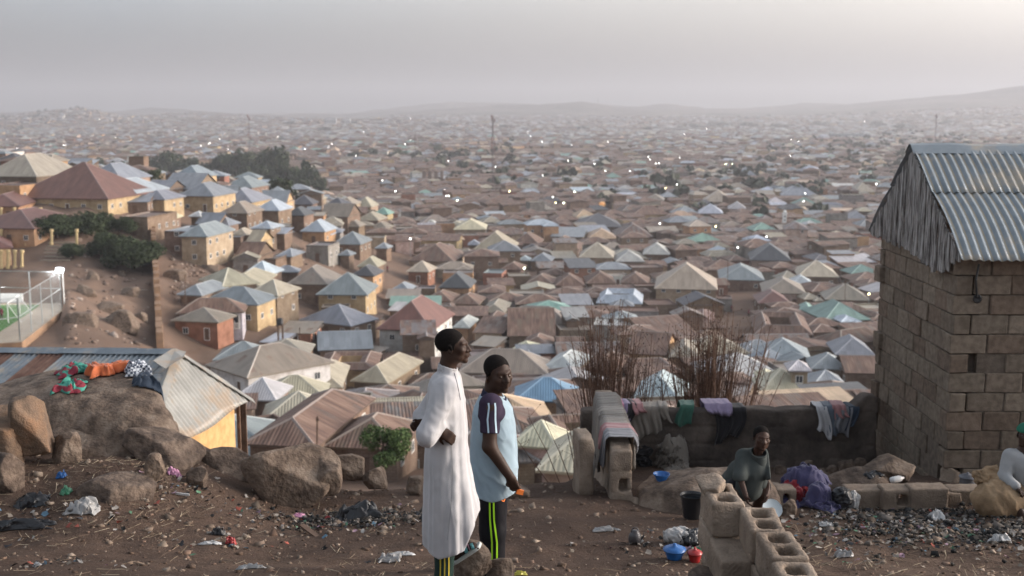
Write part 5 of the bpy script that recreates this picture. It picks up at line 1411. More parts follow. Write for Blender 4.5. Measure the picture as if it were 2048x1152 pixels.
def make_head(root, body_parts, c, yaw, pitch, roll, s, neck, skin, hairline=.0, cap=None, chub=0, h=.0042, hair=True):
    Rm = euler(pitch, roll, yaw); f = head_f(c, Rm, s, neck, chub=chub); f0 = head_f(c, Rm, s, None, chub=chub); c = np.array(c, float)
    if hair:
        def fh(p):
            q = (p - c) @ Rm / s
            line = np.interp(q[:, 1], [-.12, -.06, -.035, -.015, .004, .018, .03, .055, .075, .1], [-.066, -.060, -.035, -.004, -.012, -.016, .018, .046, .068, .072]) + hairline + .009 * vnoise(q * 140)
            return smax(f0(p) - .0022 * s + .0008 * vnoise(q * 300), (line - q[:, 2]) * s * .9, .003)
        e = .13 * s; sdf_obj('hair', fh, c - e, c + e, .0045, M['hair'], root)
    for sx in (-1, 1):
        def fe(p, sx=sx): return np.linalg.norm((p - c) @ Rm / s - np.array([sx * .031, .0765, .0012]), axis=1) * s - .0122 * s
        ctr = c + Rm @ np.array([sx * .031, .0765, .0012]) * s; mb = MB(); 
        V = []; 
        e = MB(); n = 12
        # almond shaped white, iris and pupil as small domes on the lid
        for nm, rx, rz_, off, mm in (('eye', .0098, .0036, .0146, 'eye'), ('iris', .0042, .0040, .0153, 'iris')):
            g = MB(); cen = np.array([sx * .031 + (.0 if nm == 'eye' else .001), .0735 + off, .0012])
            pts = [cen + np.array([rx * math.cos(a), -(.0032 if nm == 'eye' else .0008) * abs(math.cos(a)) , rz_ * math.sin(a) * (1 - .3 * abs(math.cos(a)) if nm == 'eye' else 1)]) for a in np.linspace(0, 2 * math.pi, n + 1)[:-1]]
            W_ = [c + Rm @ (q * s) for q in pts]; C_ = c + Rm @ ((cen + np.array([0, .0012, 0])) * s)
            for i in range(n): g.face([W_[i], W_[(i + 1) % n], C_])
            o = g.build(nm, M[mm], root)
    return f
def hand_f(wrist, dirn, palm_n, s=1.0, curl=.5, spread=.012, thumb=1):
    """wrist point, direction of the hand, palm normal (fingers curl towards it)"""
    w_ = np.array(wrist, float); d = np.array(dirn, float); d /= np.linalg.norm(d); n_ = np.array(palm_n, float); n_ -= d * (n_ @ d); n_ /= np.linalg.norm(n_); sd = np.cross(d, n_) * thumb
    segs = []
    for k, (ln, off) in enumerate(((.070, .030), (.080, .010), (.074, -.010), (.058, -.029))):
        b = w_ + d * .088 * s + sd * off * s; p = [b]; a = 0
        for j, fr in enumerate((.45, .31, .24)):
            a += curl * (.8, 1.1, .8)[j] * (1 + .08 * k); p.append(p[-1] + (d * math.cos(a) + n_ * math.sin(a)) * ln * fr * s)
        segs.append(p)
    tb = w_ + d * .03 * s + sd * .03 * s + n_ * .008 * s; t1 = tb + (d * .55 + sd * .65 + n_ * .35) * .045 * s; t2 = t1 + (d * .8 + sd * .1 + n_ * .5) * .032 * s
    ax = np.stack([sd, d, n_], 1)
    def f(p):
        q = (p - (w_ + d * .05 * s)) @ ax
        r = d_box(q, (0, 0, 0), (.082 * s, .098 * s, .030 * s), .014 * s)
        r = smin(r, d_cone(p, w_ - d * .02 * s, w_ + d * .02 * s, .026 * s, .026 * s), .02)
        for sg in segs:
            r2 = chain(p, sg, [.0098 * s, .009 * s, .0082 * s, .0072 * s], .004); r = smin(r, r2, .008)
        return smin(r, chain(p, [tb, t1, t2], [.014 * s, .0105 * s, .0085 * s], .004), .012)
    return f
def union(*fs, k=.02):
    def f(p):
        d = fs[0](p)
        for g in fs[1:]: d = smin(d, g(p), k)
        return d
    return f
def stack_f(rows, fold=0, seed=0, vert=1.0, D0=None):
    """rows: (z, xl, xr, yc, half depth) cross-sections of a garment seen from the side"""
    rows = sorted(rows); Z = [r[0] for r in rows]; XL = [r[1] for r in rows]; XR = [r[2] for r in rows]; YC = [r[3] for r in rows]; HY = [r[4] for r in rows]
    def f(p):
        z = p[:, 2]; xl = np.interp(z, Z, XL); xr = np.interp(z, Z, XR); yc = np.interp(z, Z, YC); hy = np.interp(z, Z, HY)
        cx = (xl + xr) / 2; rx = (xr - xl) / 2; u = (p[:, 0] - cx) / rx; v = (p[:, 1] - yc) / hy
        r = (np.abs(u) ** 2.3 + np.abs(v) ** 2.3) ** (1 / 2.3); d = (r - 1) * np.minimum(rx, hy)
        d = np.maximum(d, np.maximum(Z[0] - z, z - Z[-1]))
        if fold:
            a = np.arctan2(v, u); q = np.stack([a * 1.9 + seed, z * vert, a * 0 + seed], -1)
            d = d + fold * (fbm(q, 3) + .5 * np.abs(fbm(q * 2.3 + 4, 2)))
        return d
    return f
def px2(D0):        # pixel -> world at a body plane
    def W(px, py, dy=0): v = P(px, py, D0 + dy); return np.array([v.x, v.y, v.z])
    return W
def person(name, label, loc):
    o = empty('person', loc); tag(o, label, 'person'); return o

# ------- the taller man in the long white robe
def man_robe():
    D0 = 7.15; W = px2(D0); root = person('p', "tall man in a long white robe with hands behind his hips, looking right", (W(890, 1185)[0], D0, tz(W(890, 1185)[0], D0)))
    hc = W(905, 693); hs = 1.0
    neck = (hc + np.array([-.018, 0, -.06]), W(893, 748), .053, .060)
    hf = make_head(root, None, hc, R(-90) - R(6), R(4), 0, hs, neck, 'skin')
    # bare forearm ends, hands, feet; one continuous body under the clothes
    sh_n, sh_f = W(893, 775, -.17), W(889, 772, .18); el_n, wr_n = W(856, 868, -.27), W(880, 860, -.205); el_f, wr_f = W(846, 838, .20), W(858, 856, .0)
    hand = hand_f(wr_n + np.array([.0, 0, 0]), (.75, -.05, -.55), (.1, .9, -.5), .9, .55, thumb=-1)
    hand2 = hand_f(W(846, 845, -.02), (-.8, -.15, -.3), (.2, -.9, 0), .72, .9)
    hipf, hipn = W(893, 960, .09), W(895, 960, -.09)
    kn_n, an_n = W(889, 1075, -.09), W(886, 1178, -.09); kn_f, an_f = W(924, 1045, .09), W(914, 1108, .07)
    toe_f = W(948, 1092, .03); hl_f = W(911, 1116, .07)
    def legs(p):
        d = chain(p, [hipn, kn_n, an_n], [.08, .055, .038], .02); d = smin(d, chain(p, [hipf, kn_f, an_f], [.08, .055, .040], .02), .02)
        d = smin(d, chain(p, [hl_f + np.array([0, 0, .02]), (hl_f + toe_f) / 2 + np.array([0, 0, .022]), toe_f + np.array([0, 0, .006])], [.034, .032, .020], .02), .02)
        for k in range(5): d = smin(d, chain(p, [toe_f + np.array([-.01, -.035 + .017 * k, .004]), toe_f + np.array([.028 - .004 * k, -.040 + .019 * k, .000])], [.012, .010], .01), .008)
        f2 = W(886, 1192, -.09); d = smin(d, chain(p, [f2 + np.array([-.05, 0, .02]), f2 + np.array([.16, 0, .0])], [.036, .026], .02), .02)
        return d
    def torso(p):
        d = chain(p, [W(889, 775), W(893, 860), W(895, 950)], [.08, .085, .10], .05)
        d = smin(d, chain(p, [sh_n, el_n, wr_n], [.05, .04, .027], .02), .03); return smin(d, chain(p, [sh_f, el_f, wr_f], [.05, .04, .027], .02), .03)
    body = union(hf, torso, legs, hand, hand2, k=.012)
    sdf_obj('body', body, (hc[0] - .38, D0 - .42, W(0, 1200)[2] - .03), (hc[0] + .34, D0 + .34, hc[2] + .16), .0078, M['skin'], root)
    sdf_obj('face', hf, hc - .14, hc + .14, .0036, M['skin'], root)
    # robe
    rows = []
    for py, l, r, hy in ((742, 880, 914, .062), (748, 868, 919, .105), (757, 860, 922, .165), (770, 856, 925, .195), (800, 853, 930, .20), (850, 851, 934, .185), (885, 852, 934, .178), (920, 850, 937, .185), (960, 850, 944, .195), (1000, 849, 953, .205), (1022, 848, 958, .205), (1050, 848, 961, .21), (1100, 848, 962, .21)):
        a, b = W(l, py), W(r, py); rows.append((a[2], a[0], b[0], D0, hy))
    base = stack_f(rows, 0)
    hemL, hemM, hemR = W(849, 1084), W(882, 1097), W(957, 1022)
    def folds(p):
        x, y, z = p[:, 0], p[:, 1], p[:, 2]; low = sstep(W(0, 870)[2], W(0, 1060)[2], z) if False else np.clip((W(0, 880)[2] - z) / .55, 0, 1)
        a = np.arctan2(y - D0, (x - hc[0]) * 1.2)
        v = fbm(np.stack([a * 2.6 + 3, z * .5, a * 0], -1), 3) * (.010 + .034 * low)
        v2 = np.abs(fbm(np.stack([(x - z * .35) * 9, y * 5, (z + x * .6) * 4.5], -1), 3)) * .013 - .003 * (1 - np.abs(fbm(np.stack([(x + z * .5) * 7, y * 4, (z - x * .8) * 3.5], -1), 2)) * 2.5)
        return v + v2 - .004 * np.maximum(0, 1 - np.abs((x - W(906, 900)[0] + .02 * np.sin(z * 9)) / .012)) * (y < D0) * low
    cuffn = wr_n + (el_n - wr_n) * .08
    def robe(p):
        d = base(p) + folds(p)
        wr1 = .0008 * np.sin((p @ np.array([1.5, .5, 2.2])) * 42 + 3 * fbm(p * 7, 2)) * (np.linalg.norm(p - el_n, axis=1) < .19)
        s1 = chain(p, [sh_n + np.array([0, .02, -.005]), el_n + np.array([-.004, -.004, -.01]), cuffn], [.078, .066, .043], .05) + wr1 + .022 * np.abs(fbm(p * np.array([9, 7, 6]), 3))
        s2 = chain(p, [sh_f, el_f + np.array([-.006, .0, 0]), wr_f], [.076, .064, .046], .05) + .010 * np.abs(fbm(p * 10 + 5, 3))
        s1 = np.maximum(s1, -(np.linalg.norm(p - (wr_n + np.array([.03, 0, -.02])), axis=1) - .045))
        d = smin(d, s1, .045); d = smin(d, s2, .035)
        hem = np.interp(p[:, 0], [hemL[0], hemM[0], hemM[0] + .16, hemR[0]], [hemL[2], hemM[2], hemM[2] + .055, hemR[2]]) + .01 * np.sin(p[:, 1] * 14)
        d = smax(d, hem - p[:, 2], .006)
        inner = base(p) + .06; d = smax(d, -np.maximum(inner, p[:, 2] - hem - .12), .004)
        # neck opening
        d = smax(d, -(d_cone(p, W(898, 720), W(893, 752), .060, .052)), .006)
        col = np.abs(d_cone(p, W(899, 716), W(893, 752), .062, .062)) - .004; band = np.maximum(col, np.maximum(W(0, 745)[2] - p[:, 2] - .02, p[:, 2] - (W(0, 733)[2] - (p[:, 0] - hc[0]) * .32)))
        return smin(d, band, .006)
    sdf_obj('robe', robe, (W(815, 0)[0] - .02, D0 - .40, hemM[2] - .03), (hemR[0] + .06, D0 + .36, W(0, 725)[2] + .02), .0068, M['robe'], root)
    # placket line and side seam
    ribbon('placket', robe, [W(908, 745, -.6), W(914, 765, -.6), W(921, 800, -.6)], (0, 1, 0), .004, M['navy'], root)
    ribbon('side_seam', robe, [W(903, 890, -.6), W(905, 940, -.6), W(903, 1000, -.6), W(895, 1080, -.6)], (0, 1, 0), .004, M['offwhite'], root)
    # trousers
    def trou(p):
        d = chain(p, [W(893, 1040, -.09), W(889, 1100, -.09), W(886, 1192, -.09)], [.085, .066, .060], .03) + .006 * fbm(p * 12, 3)
        d2 = chain(p, [W(910, 1030, .09), W(918, 1068, .09), W(912, 1092, .075)], [.085, .066, .050], .03) + .006 * fbm(p * 12, 3)
        d = smin(d, d2, .02); return np.maximum(d, -(d_cone(p, W(914, 1090, .07), W(914, 1130, .07), .043, .05)))
    sdf_obj('trousers', trou, (W(850, 0)[0], D0 - .25, W(0, 1200)[2] - .05), (W(945, 0)[0], D0 + .25, W(0, 1020)[2]), .0075, M['green_trk'], root)
    for k in range(3): ribbon('stripe', trou, [W(880 + 8.5 * k, 1085, -.5), W(881 + 8.5 * k, 1130, -.5), W(880 + 8.5 * k, 1185, -.5)], (0, 1, 0), .0085, M['gold'], root)
    # slipper with crossing straps
    sl = empty('sandal', tuple(hl_f)); sl.parent = root; sl.location = parent_matrix(root).inverted() @ Vector(hl_f)
    def sole(p):
        ax = (toe_f - hl_f); l = np.linalg.norm(ax); ax = ax / l; q = p - (hl_f + toe_f) / 2; s_ = q @ ax; n_ = np.cross(ax, [0, 1, 0]); n_ /= np.linalg.norm(n_); n_ = n_ if n_[2] > 0 else -n_; h_ = q @ n_; y = q[:, 1] + (s_ * .25)
        return np.maximum(np.sqrt((s_ / (l / 2 + .045)) ** 4 + (y / .05) ** 4) ** .5 * .05 - .05, np.abs(h_ + .016) - .011)
    V, Q = surface_net(sole, np.minimum(hl_f, toe_f) - .09, np.maximum(hl_f, toe_f) + .09, .006); o = npmesh('sole', V, Q, M['sole'], sl)
    foot = body
    for nm, a, b, m_, wd in (('strap', (925, 1082), (936, 1118), 'strap', .024), ('strap', (938, 1075), (949, 1112), 'strap', .022), ('strap', (932, 1080), (943, 1114), 'pinkst', .008)):
        ribbon(nm, foot, [W(a[0], a[1], -.35), W((a[0] + b[0]) / 2 + 1, (a[1] + b[1]) / 2, -.35), W(b[0], b[1] - 8, -.35)], (0, 1, 0), wd, M[m_], sl, off=.005)
    def sole2(p): return d_box(p, W(895, 1196, -.09), (.27, .1, .025), .01)
    sdf_obj('sole', sole2, W(895, 1196, -.09) - .2, W(895, 1196, -.09) + .2, .009, M['sole'], sl)
man_robe()
# ------- the shorter man in the pale blue jersey
def man_polo():
    D0 = 8.25; W = px2(D0); root = person('p', "man in a pale blue jersey and black trousers with neon stripes, looking back", (W(985, 1150)[0], D0, tz(W(985, 1150)[0], D0)))
    hc = W(996, 747); hs = 1.17
    neck = (hc + np.array([-.03, .01, -.07]), W(984, 802), .066, .074)
    hf = make_head(root, None, hc, R(-90) - R(56), R(-2), R(3), hs, neck, 'skin', hairline=.012, chub=.006)
    sh_n, sh_f = W(982, 815, -.19), W(990, 815, .19); el_n, wr_n = W(979, 893, -.25), W(1021, 955, -.27); el_f, wr_f = W(1004, 900, .25), W(1020, 950, .2)
    hand = hand_f(wr_n, (.35, .05, -.9), (.3, .9, 0), 1.0, .85, thumb=-1); hand2 = hand_f(wr_f, (.3, 0, -.95), (.2, -.9, 0), 1.0, .6)
    hn, hf_ = W(984, 990, -.10), W(990, 990, .10)
    def torso(p):
        d = chain(p, [W(985, 812), W(988, 890), W(987, 965)], [.10, .11, .12], .06)
        d = smin(d, chain(p, [sh_n, el_n, wr_n], [.066, .050, .033], .03), .03); d = smin(d, chain(p, [sh_f, el_f, wr_f], [.06, .046, .030], .03), .03)
        d = smin(d, chain(p, [hn, W(985, 1070, -.10), W(986, 1145, -.10)], [.085, .06, .042], .02), .02)
        d = smin(d, chain(p, [hf_, W(990, 1070, .10), W(988, 1140, .10)], [.085, .06, .042], .02), .02)
        for s_ in (-.1, .1): d = smin(d, chain(p, [W(982, 1154, s_), W(1003, 1158, s_)], [.04, .03], .02), .02)
        return d
    body = union(hf, torso, hand, hand2, k=.012)
    sdf_obj('body', body, (W(935, 0)[0], D0 - .42, W(0, 1170)[2] - .03), (W(1050, 0)[0], D0 + .40, hc[2] + .18), .0085, M['skin'], root)
    sdf_obj('face', hf, hc - .155, hc + .155, .004, M['skin'], root)
    rows = []
    for py, l, r, hy in ((786, 968, 1003, .085), (793, 958, 1009, .15), (802, 953, 1015, .20), (820, 946, 1026, .245), (850, 943, 1032, .25), (900, 939, 1036, .235), (950, 936, 1038, .23), (990, 935, 1039, .235)):
        a, b = W(l, py), W(r, py); rows.append((a[2], a[0], b[0], D0, hy))
    base = stack_f(rows, 0); hz = [W(x, y)[2] for x, y in ((938, 975), (985, 986), (1037, 972))]; hx = [W(x, 980)[0] for x in (938, 985, 1037)]
    def shirt(p):
        d = base(p) + .008 * fbm(p * np.array([5, 5, 3]), 3) + .020 * np.abs(fbm(np.stack([(p[:, 0] + p[:, 2] * .5) * 9, p[:, 1] * 5, p[:, 2] * 4], -1), 3))
        hem = np.interp(p[:, 0], hx, hz); d = smax(d, hem - p[:, 2], .006); d = smax(d, -np.maximum(base(p) + .05, p[:, 2] - hem - .06), .004)
        d = smax(d, -d_cone(p, W(992, 765), W(984, 800), .080, .07), .006); return d
    sdf_obj('jersey', shirt, (W(930, 0)[0], D0 - .30, W(0, 992)[2] - .02), (W(1044, 0)[0], D0 + .30, W(0, 780)[2]), .0075, M['polo'], root)
    def sleeve(sh, el, k):
        mid = sh + (el - sh) * .62
        def f(p):
            d = chain(p, [sh + np.array([0, .03 * k, .012]), mid], [.088, .072], .03) + .006 * fbm(p * 14, 3)
            ax = (el - sh) / np.linalg.norm(el - sh); t = (p - mid) @ ax; d = smax(d, t - .01, .004)
            return d
        return f
    sn, sf = sleeve(sh_n, el_n, 1), sleeve(sh_f, el_f, -1)
    raglan = lambda p: smin(sn(p), np.maximum(shirt(p) - .004, np.maximum(d_cone(p, W(975, 795, -.1), sh_n + np.array([0, 0, -.02]), .06, .11), p[:, 1] - D0 - .0)), .01)
    sdf_obj('sleeve', raglan, sh_n - np.array([.16, .16, .34]), sh_n + np.array([.16, .28, .16]), .007, M['plum'], root); sdf_obj('sleeve', sf, sh_f - np.array([.16, .16, .34]), sh_f + np.array([.16, .16, .14]), .009, M['plum'], root)
    for x0, x1 in ((976, 974), (989, 990)): ribbon('stripe', raglan, [W(x0 + 1, 806, -.7), W(x0 + 2, 815, -.7), W(x1 + 1, 840, -.7), W(x1 + 3, 866, -.7)], (0, 1, 0), .012, M['stripe_w'], root)
    # collar
    ca, cb = W(993, 772), W(986, 800)
    def collar(p):
        a = d_cone(p, ca, cb, .078, .092); z = (p[:, 2] - W(0, 793)[2] + (p[:, 0] - W(985, 0)[0]) * .40); d = np.maximum(np.abs(a - .004) - .005, np.abs(z) - .030); return d
    sdf_obj('collar', collar, W(986, 795) - .14, W(986, 790) + .14, .006, M['navy'], root)
    # trousers
    def trou(p):
        n_ = .009 * np.abs(fbm(p * np.array([10, 10, 5]), 3))
        d = chain(p, [W(985, 985, -.09), W(985, 1060, -.10), W(986, 1152, -.10)], [.118, .100, .088], .03) + n_
        d2 = chain(p, [W(987, 985, .09), W(985, 1060, .10), W(984, 1150, .10)], [.118, .100, .088], .03) + n_
        return np.maximum(smin(d, d2, .03), p[:, 2] - W(0, 968)[2])
    sdf_obj('tracksuit_trousers', trou, (W(940, 0)[0], D0 - .26, W(0, 1158)[2] - .05), (W(1032, 0)[0], D0 + .26, W(0, 960)[2]), .0085, M['trk'], root)
    for x0, x1 in ((979, 984), (987, 994)): ribbon('neon_stripe', trou, [W(x0, 988, -.5), W(x0 + 1, 1040, -.5), W(x1, 1085, -.5), W(x1, 1145, -.5)], (0, 1, 0), .0125, M['neon'], root, tol=.09)
    ribbon('emblem', trou, [W(1003, 993, -.5), W(1004, 1001, -.5), W(1008, 1003, -.5), W(1010, 998, -.5), W(1009, 988, -.5)], (0, 1, 0), .007, M['org_l'], root)
    ribbon('emblem', trou, [W(1001, 996, -.5), W(1006, 999, -.5)], (0, 1, 0), .007, M['org_l'], root)
    sho = lambda p: np.minimum(chain(p, [W(980, 1156, -.1), W(1006, 1160, -.1)], [.048, .038], .02), chain(p, [W(980, 1156, .1), W(1006, 1160, .1)], [.048, .038], .02))
    sdf_obj('shoes', sho, W(975, 1160) - .25, W(1010, 1150) + .25, .01, M['trk'], root)
    t = W(1040, 984, -.25); mb = MB(); mb.box((0, 0, 0), (.05, .018, .035)); o = mb.build('lighter', M['org_l']); o.location = t; o.rotation_euler = (0, .3, .2); tag(o, "small orange lighter held in the hand of the man in blue", 'lighter')
man_polo()
# ------- the boy bending over the washing
def boy():
    D0 = 10.55; W = px2(D0); root = person('p', "boy in a dark grey green open shirt bending over the washing and looking up", (W(1490, 1005)[0], D0 + .15, tz(W(1490, 1005)[0], D0 + .15)))
    hc = W(1523, 876, -.05); hs = .98
    neck = (hc + np.array([0, .03, -.07]), W(1513, 912, .05), .045, .052); hf = make_head(root, None, hc, R(180) + R(4), R(4), R(-4), hs, neck, 'skin2', hairline=.016, h=.005)
    sl, sr = W(1487, 912, .05), W(1540, 914, .05); el, er = W(1480, 955, -.10), W(1546, 955, -.08); wl, wr = W(1491, 990, -.22), W(1534, 985, -.2)
    gz = tz(W(1490, 1000)[0], D0 + .2)
    hl, hr = W(1468, 965, .38), W(1495, 968, .42)
    def legs(p):
        d = chain(p, [hl, np.array([hl[0] - .06, D0 + .0, gz + .36]), np.array([hl[0] - .02, D0 + .3, gz + .05])], [.085, .06, .04], .03)
        d = smin(d, chain(p, [hr, np.array([hr[0] + .08, D0 + .02, gz + .36]), np.array([hr[0] + .04, D0 + .32, gz + .05])], [.085, .06, .04], .03), .03)
        for a in (hl[0] - .02, hr[0] + .04): d = smin(d, chain(p, [np.array([a, D0 + .33, gz + .03]), np.array([a, D0 + .14, gz + .025])], [.035, .028], .02), .02)
        return d
    def torso(p):
        d = chain(p, [W(1513, 922, .06), W(1495, 945, .22), W(1482, 965, .38)], [.10, .10, .10], .05)
        d = smin(d, chain(p, [sl, el, wl], [.045, .034, .024], .02), .03); return smin(d, chain(p, [sr, er, wr], [.045, .034, .024], .02), .03)
    body = union(hf, torso, legs, hand_f(wl, (.2, -.4, -.8), (.6, -.2, -.2), .8, .5), hand_f(wr, (-.2, -.4, -.8), (-.6, -.2, -.2), .8, .5, thumb=-1), k=.012)
    sdf_obj('body', body, (W(1440, 0)[0], D0 - .45, gz - .02), (W(1565, 0)[0], D0 + .62, hc[2] + .15), .011, M['skin2'], root)
    sdf_obj('face', hf, hc - .14, hc + .14, .0045, M['skin2'], root)
    def shirt(p):
        n_ = .012 * np.abs(fbm(p * np.array([9, 8, 6]), 3)) + .01 * fbm(p * 4, 2)
        d = d_cone(p, W(1490, 915, .07), W(1537, 917, .07), .085, .082)
        d = smin(d, chain(p, [W(1513, 930, .07), W(1490, 952, .22), W(1473, 975, .38)], [.15, .17, .19], .05), .08)
        d = smin(d, chain(p, [W(1505, 945, .0), W(1497, 975, .02)], [.13, .14], .05), .06)
        d = smin(d, chain(p, [sl, el + np.array([-.0, 0, .01])], [.078, .078], .03), .03); d = smin(d, chain(p, [sr, er + np.array([0, 0, .01])], [.072, .074], .03), .03)
        d = d + n_
        d = np.maximum(d, -(d_cone(p, el + np.array([0, -.01, -.04]), wl, .05, .05))); d = np.maximum(d, -(d_cone(p, er + np.array([0, -.01, -.04]), wr, .05, .05)))
        v = np.maximum(d_cone(p, W(1518, 925, -.16), W(1520, 972, -.16), .03, .05) - .0, -p[:, 1] + D0 - .4)
        return smax(smax(d, -d_cone(p, W(1520, 898, -.02), W(1516, 912, .02), .06, .055), .01), -v, .01)
    sdf_obj('shirt', shirt, (W(1430, 0)[0], D0 - .35, W(0, 1010)[2]), (W(1570, 0)[0], D0 + .66, W(0, 885)[2]), .0115, M['denim'], root)
    bc = W(1519, 903, -.03)
    sdf_obj('collar', lambda p: np.maximum(np.abs(d_cone(p, bc, bc + np.array([-.01, .03, -.05]), .066, .080) - .004) - .006, np.abs(p[:, 2] - bc[2] + .03 - (p[:, 1] - bc[1]) * .5) - .022), bc - .14, bc + .14, .0075, M['denim'], root)
    und = lambda p: chain(p, [W(1519, 915, -.02), W(1516, 965, .02)], [.07, .09], .03)
    sdf_obj('undershirt', und, W(1500, 985, -.15), W(1540, 900, .2), .011, M['offwhite'] if False else M['denim'], root)
    sh = lambda p: np.minimum(chain(p, [hl, np.array([hl[0] - .05, D0 + .08, gz + .40])], [.12, .09], .03), chain(p, [hr, np.array([hr[0] + .07, D0 + .1, gz + .40])], [.12, .09], .03))
    sdf_obj('shorts', sh, np.array([hl[0] - .25, D0 - .15, gz + .15]), np.array([hr[0] + .3, D0 + .65, hl[2] + .2]), .014, M['trk'], root)
boy()
# ------- the person half out of the picture at the right
def sitter():
    D0 = 11.3; W = px2(D0); g = tz(W(2040, 1000)[0], D0 + .2); root = person('p', "person in dingy white shirt and green cap sitting behind the sack at right edge", (W(2045, 1000)[0], D0 + .25, g))
    hc = W(2052, 872); neck = (hc + np.array([0, .02, -.06]), W(2046, 905), .05, .056); hf = make_head(root, None, hc, R(150), R(14), 0, 1.0, neck, 'skin', h=.006)
    sl, sr = W(2020, 912, .0), W(2080, 914, .0); el, er = W(2008, 955, -.06), W(2090, 955, -.06); wl, wr = W(2032, 972, -.24), W(2068, 972, -.24)
    def tor(p):
        d = chain(p, [W(2049, 915, .0), W(2050, 960, .06)], [.12, .14], .05); d = smin(d, chain(p, [sl, el, wl], [.05, .04, .027], .02), .03); d = smin(d, chain(p, [sr, er, wr], [.05, .04, .027], .02), .03)
        for s_ in (-1, 1):
            hx = W(2050, 980)[0]; d = smin(d, chain(p, [np.array([hx + .1 * s_, D0 + .15, g + .18]), np.array([hx + .25 * s_, D0 - .2, g + .3]), np.array([hx + .12 * s_, D0 - .35, g + .04])], [.09, .065, .045], .03), .03)
        return d
    body = union(hf, tor, hand_f(wl, (.4, -.6, -.5), (0, 0, -1), .9, .5), hand_f(wr, (-.4, -.6, -.5), (0, 0, -1), .9, .5), k=.012)
    sdf_obj('body', body, (W(1985, 0)[0], D0 - .5, g - .03), (W(2120, 0)[0], D0 + .4, hc[2] + .17), .013, M['skin'], root)
    def shirt(p):
        d = chain(p, [W(2030, 918, .0), W(2068, 918, .0)], [.105, .105], .05); d = smin(d, chain(p, [W(2049, 930, .0), W(2050, 985, .06)], [.16, .19], .05), .06)
        d = smin(d, chain(p, [sl, el, wl], [.08, .07, .05], .03), .03); d = smin(d, chain(p, [sr, er, wr], [.08, .07, .05], .03), .03)
        return smax(d + .012 * np.abs(fbm(p * 8, 3)), -d_cone(p, W(2050, 885, -.02), W(2047, 905, .0), .06, .055), .01)
    sdf_obj('shirt', shirt, (W(1980, 0)[0], D0 - .4, g), (W(2125, 0)[0], D0 + .35, W(0, 895)[2]), .012, M['offwhite'], root)
    M['capg'] = weave('green_cap', (.03, .16, .10), (.02, .1, .07))
    sdf_obj('cap', lambda p: smax(d_ell(p, hc + np.array([0, .01, .045]), (.088, .105, .09)) + .004 * fbm(p * 20, 2), (hc[2] + .045) - p[:, 2], .01), hc - .13, hc + .17, .008, M['capg'], root)
sitter()
# ---------------------------------------------------------------- trees and weeds
M['bark'] = mat('bark', (.12, .09, .07), (.06, .045, .035), 8, .95)
def leaf_mat(name, c1, c2):
    m = bpy.data.materials.new(name); m.use_nodes = True; nt = m.node_tree; b = nt.nodes["Principled BSDF"]
    at = nt.nodes.new("ShaderNodeAttribute"); at.attribute_name = "Col"
    sx = nt.nodes.new("ShaderNodeSeparateXYZ"); nt.links.new(at.outputs['Color'], sx.inputs[0])
    nt.links.new(mixc(nt, sx.outputs[0], c1, c2), b.inputs['Base Color']); b.inputs['Roughness'].default_value = .75; b.inputs['Specular IOR Level'].default_value = .2
    return m
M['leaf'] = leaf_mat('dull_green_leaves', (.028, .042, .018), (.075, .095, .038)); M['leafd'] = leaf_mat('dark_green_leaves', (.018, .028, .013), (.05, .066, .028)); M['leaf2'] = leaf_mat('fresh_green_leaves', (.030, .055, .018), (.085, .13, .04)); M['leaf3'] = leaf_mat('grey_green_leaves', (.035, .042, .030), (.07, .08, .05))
def crown_mesh(name, seed, n, leaf, lobes, flat_=1.0, m='leaf'):
    """crown of many small leaf faces in unit space: x,y in -1..1, z 0..1.6"""
    r = np.random.RandomState(seed); C = []
    for k in range(lobes):
        a = r.uniform(0, 6.28); q = r.uniform(.0, .72) ** .7; C.append((q * math.cos(a), q * math.sin(a), .35 + r.uniform(0, .95) * (1 - .5 * q) * flat_, r.uniform(.22, .42)))
    C = np.array(C); k = r.randint(0, lobes, n); d = r.randn(n, 3); d /= np.linalg.norm(d, axis=1)[:, None]; rad = C[k, 3] * (r.uniform(.35, 1.12, n) ** .5)
    p = C[k, :3] + d * rad[:, None] * np.array([1, 1, .8]); s = leaf * r.uniform(.6, 1.4, n)
    nrm = d + r.randn(n, 3) * .7; nrm /= np.linalg.norm(nrm, axis=1)[:, None]; t = np.cross(nrm, r.randn(n, 3)); t /= np.linalg.norm(t, axis=1)[:, None]; b = np.cross(nrm, t)
    V = np.stack([p - t * s[:, None], p + b * s[:, None] * .55, p + t * s[:, None], p - b * s[:, None] * .55], 1).reshape(-1, 3); Q = np.arange(4 * n).reshape(n, 4)
    val = np.clip(r.uniform(0, .7, n) + .5 * r.rand(lobes)[k] - .1, 0, 1); col = np.repeat(np.stack([val, val, val, np.ones(n)], 1), 4, 0)
    o = npmesh(name, V, Q, M[m], None, False, col=col); return o, C
def make_tree(seed, n, leaf, lobes, m='leaf', flat_=1.0, trunk=True):
    root = empty('tree', (0, 0, -500)); o, C = crown_mesh('crown', seed, n, leaf, lobes, flat_, m); o.parent = root
    if trunk:
        mb = MB(); mb.tube([(0, 0, -.5), (.02, .01, 0), (.04, -.02, .5), (0, .03, .9)], [.075, .06, .045, .025], M['bark'], 7)
        for c in C[:6]: mb.tube([(.03, 0, .25), (c[0] * .5, c[1] * .5, .3 + c[2] * .3), tuple(c[:3])], [.04, .028, .01], M['bark'], 5)
        t = mb.build('trunk', M['bark']); t.parent = root
    return root
def copy_tree(o, parent=None):
    c = o.copy(); COL.objects.link(c); c.parent = parent
    for ch in o.children: copy_tree(ch, c)
    return c
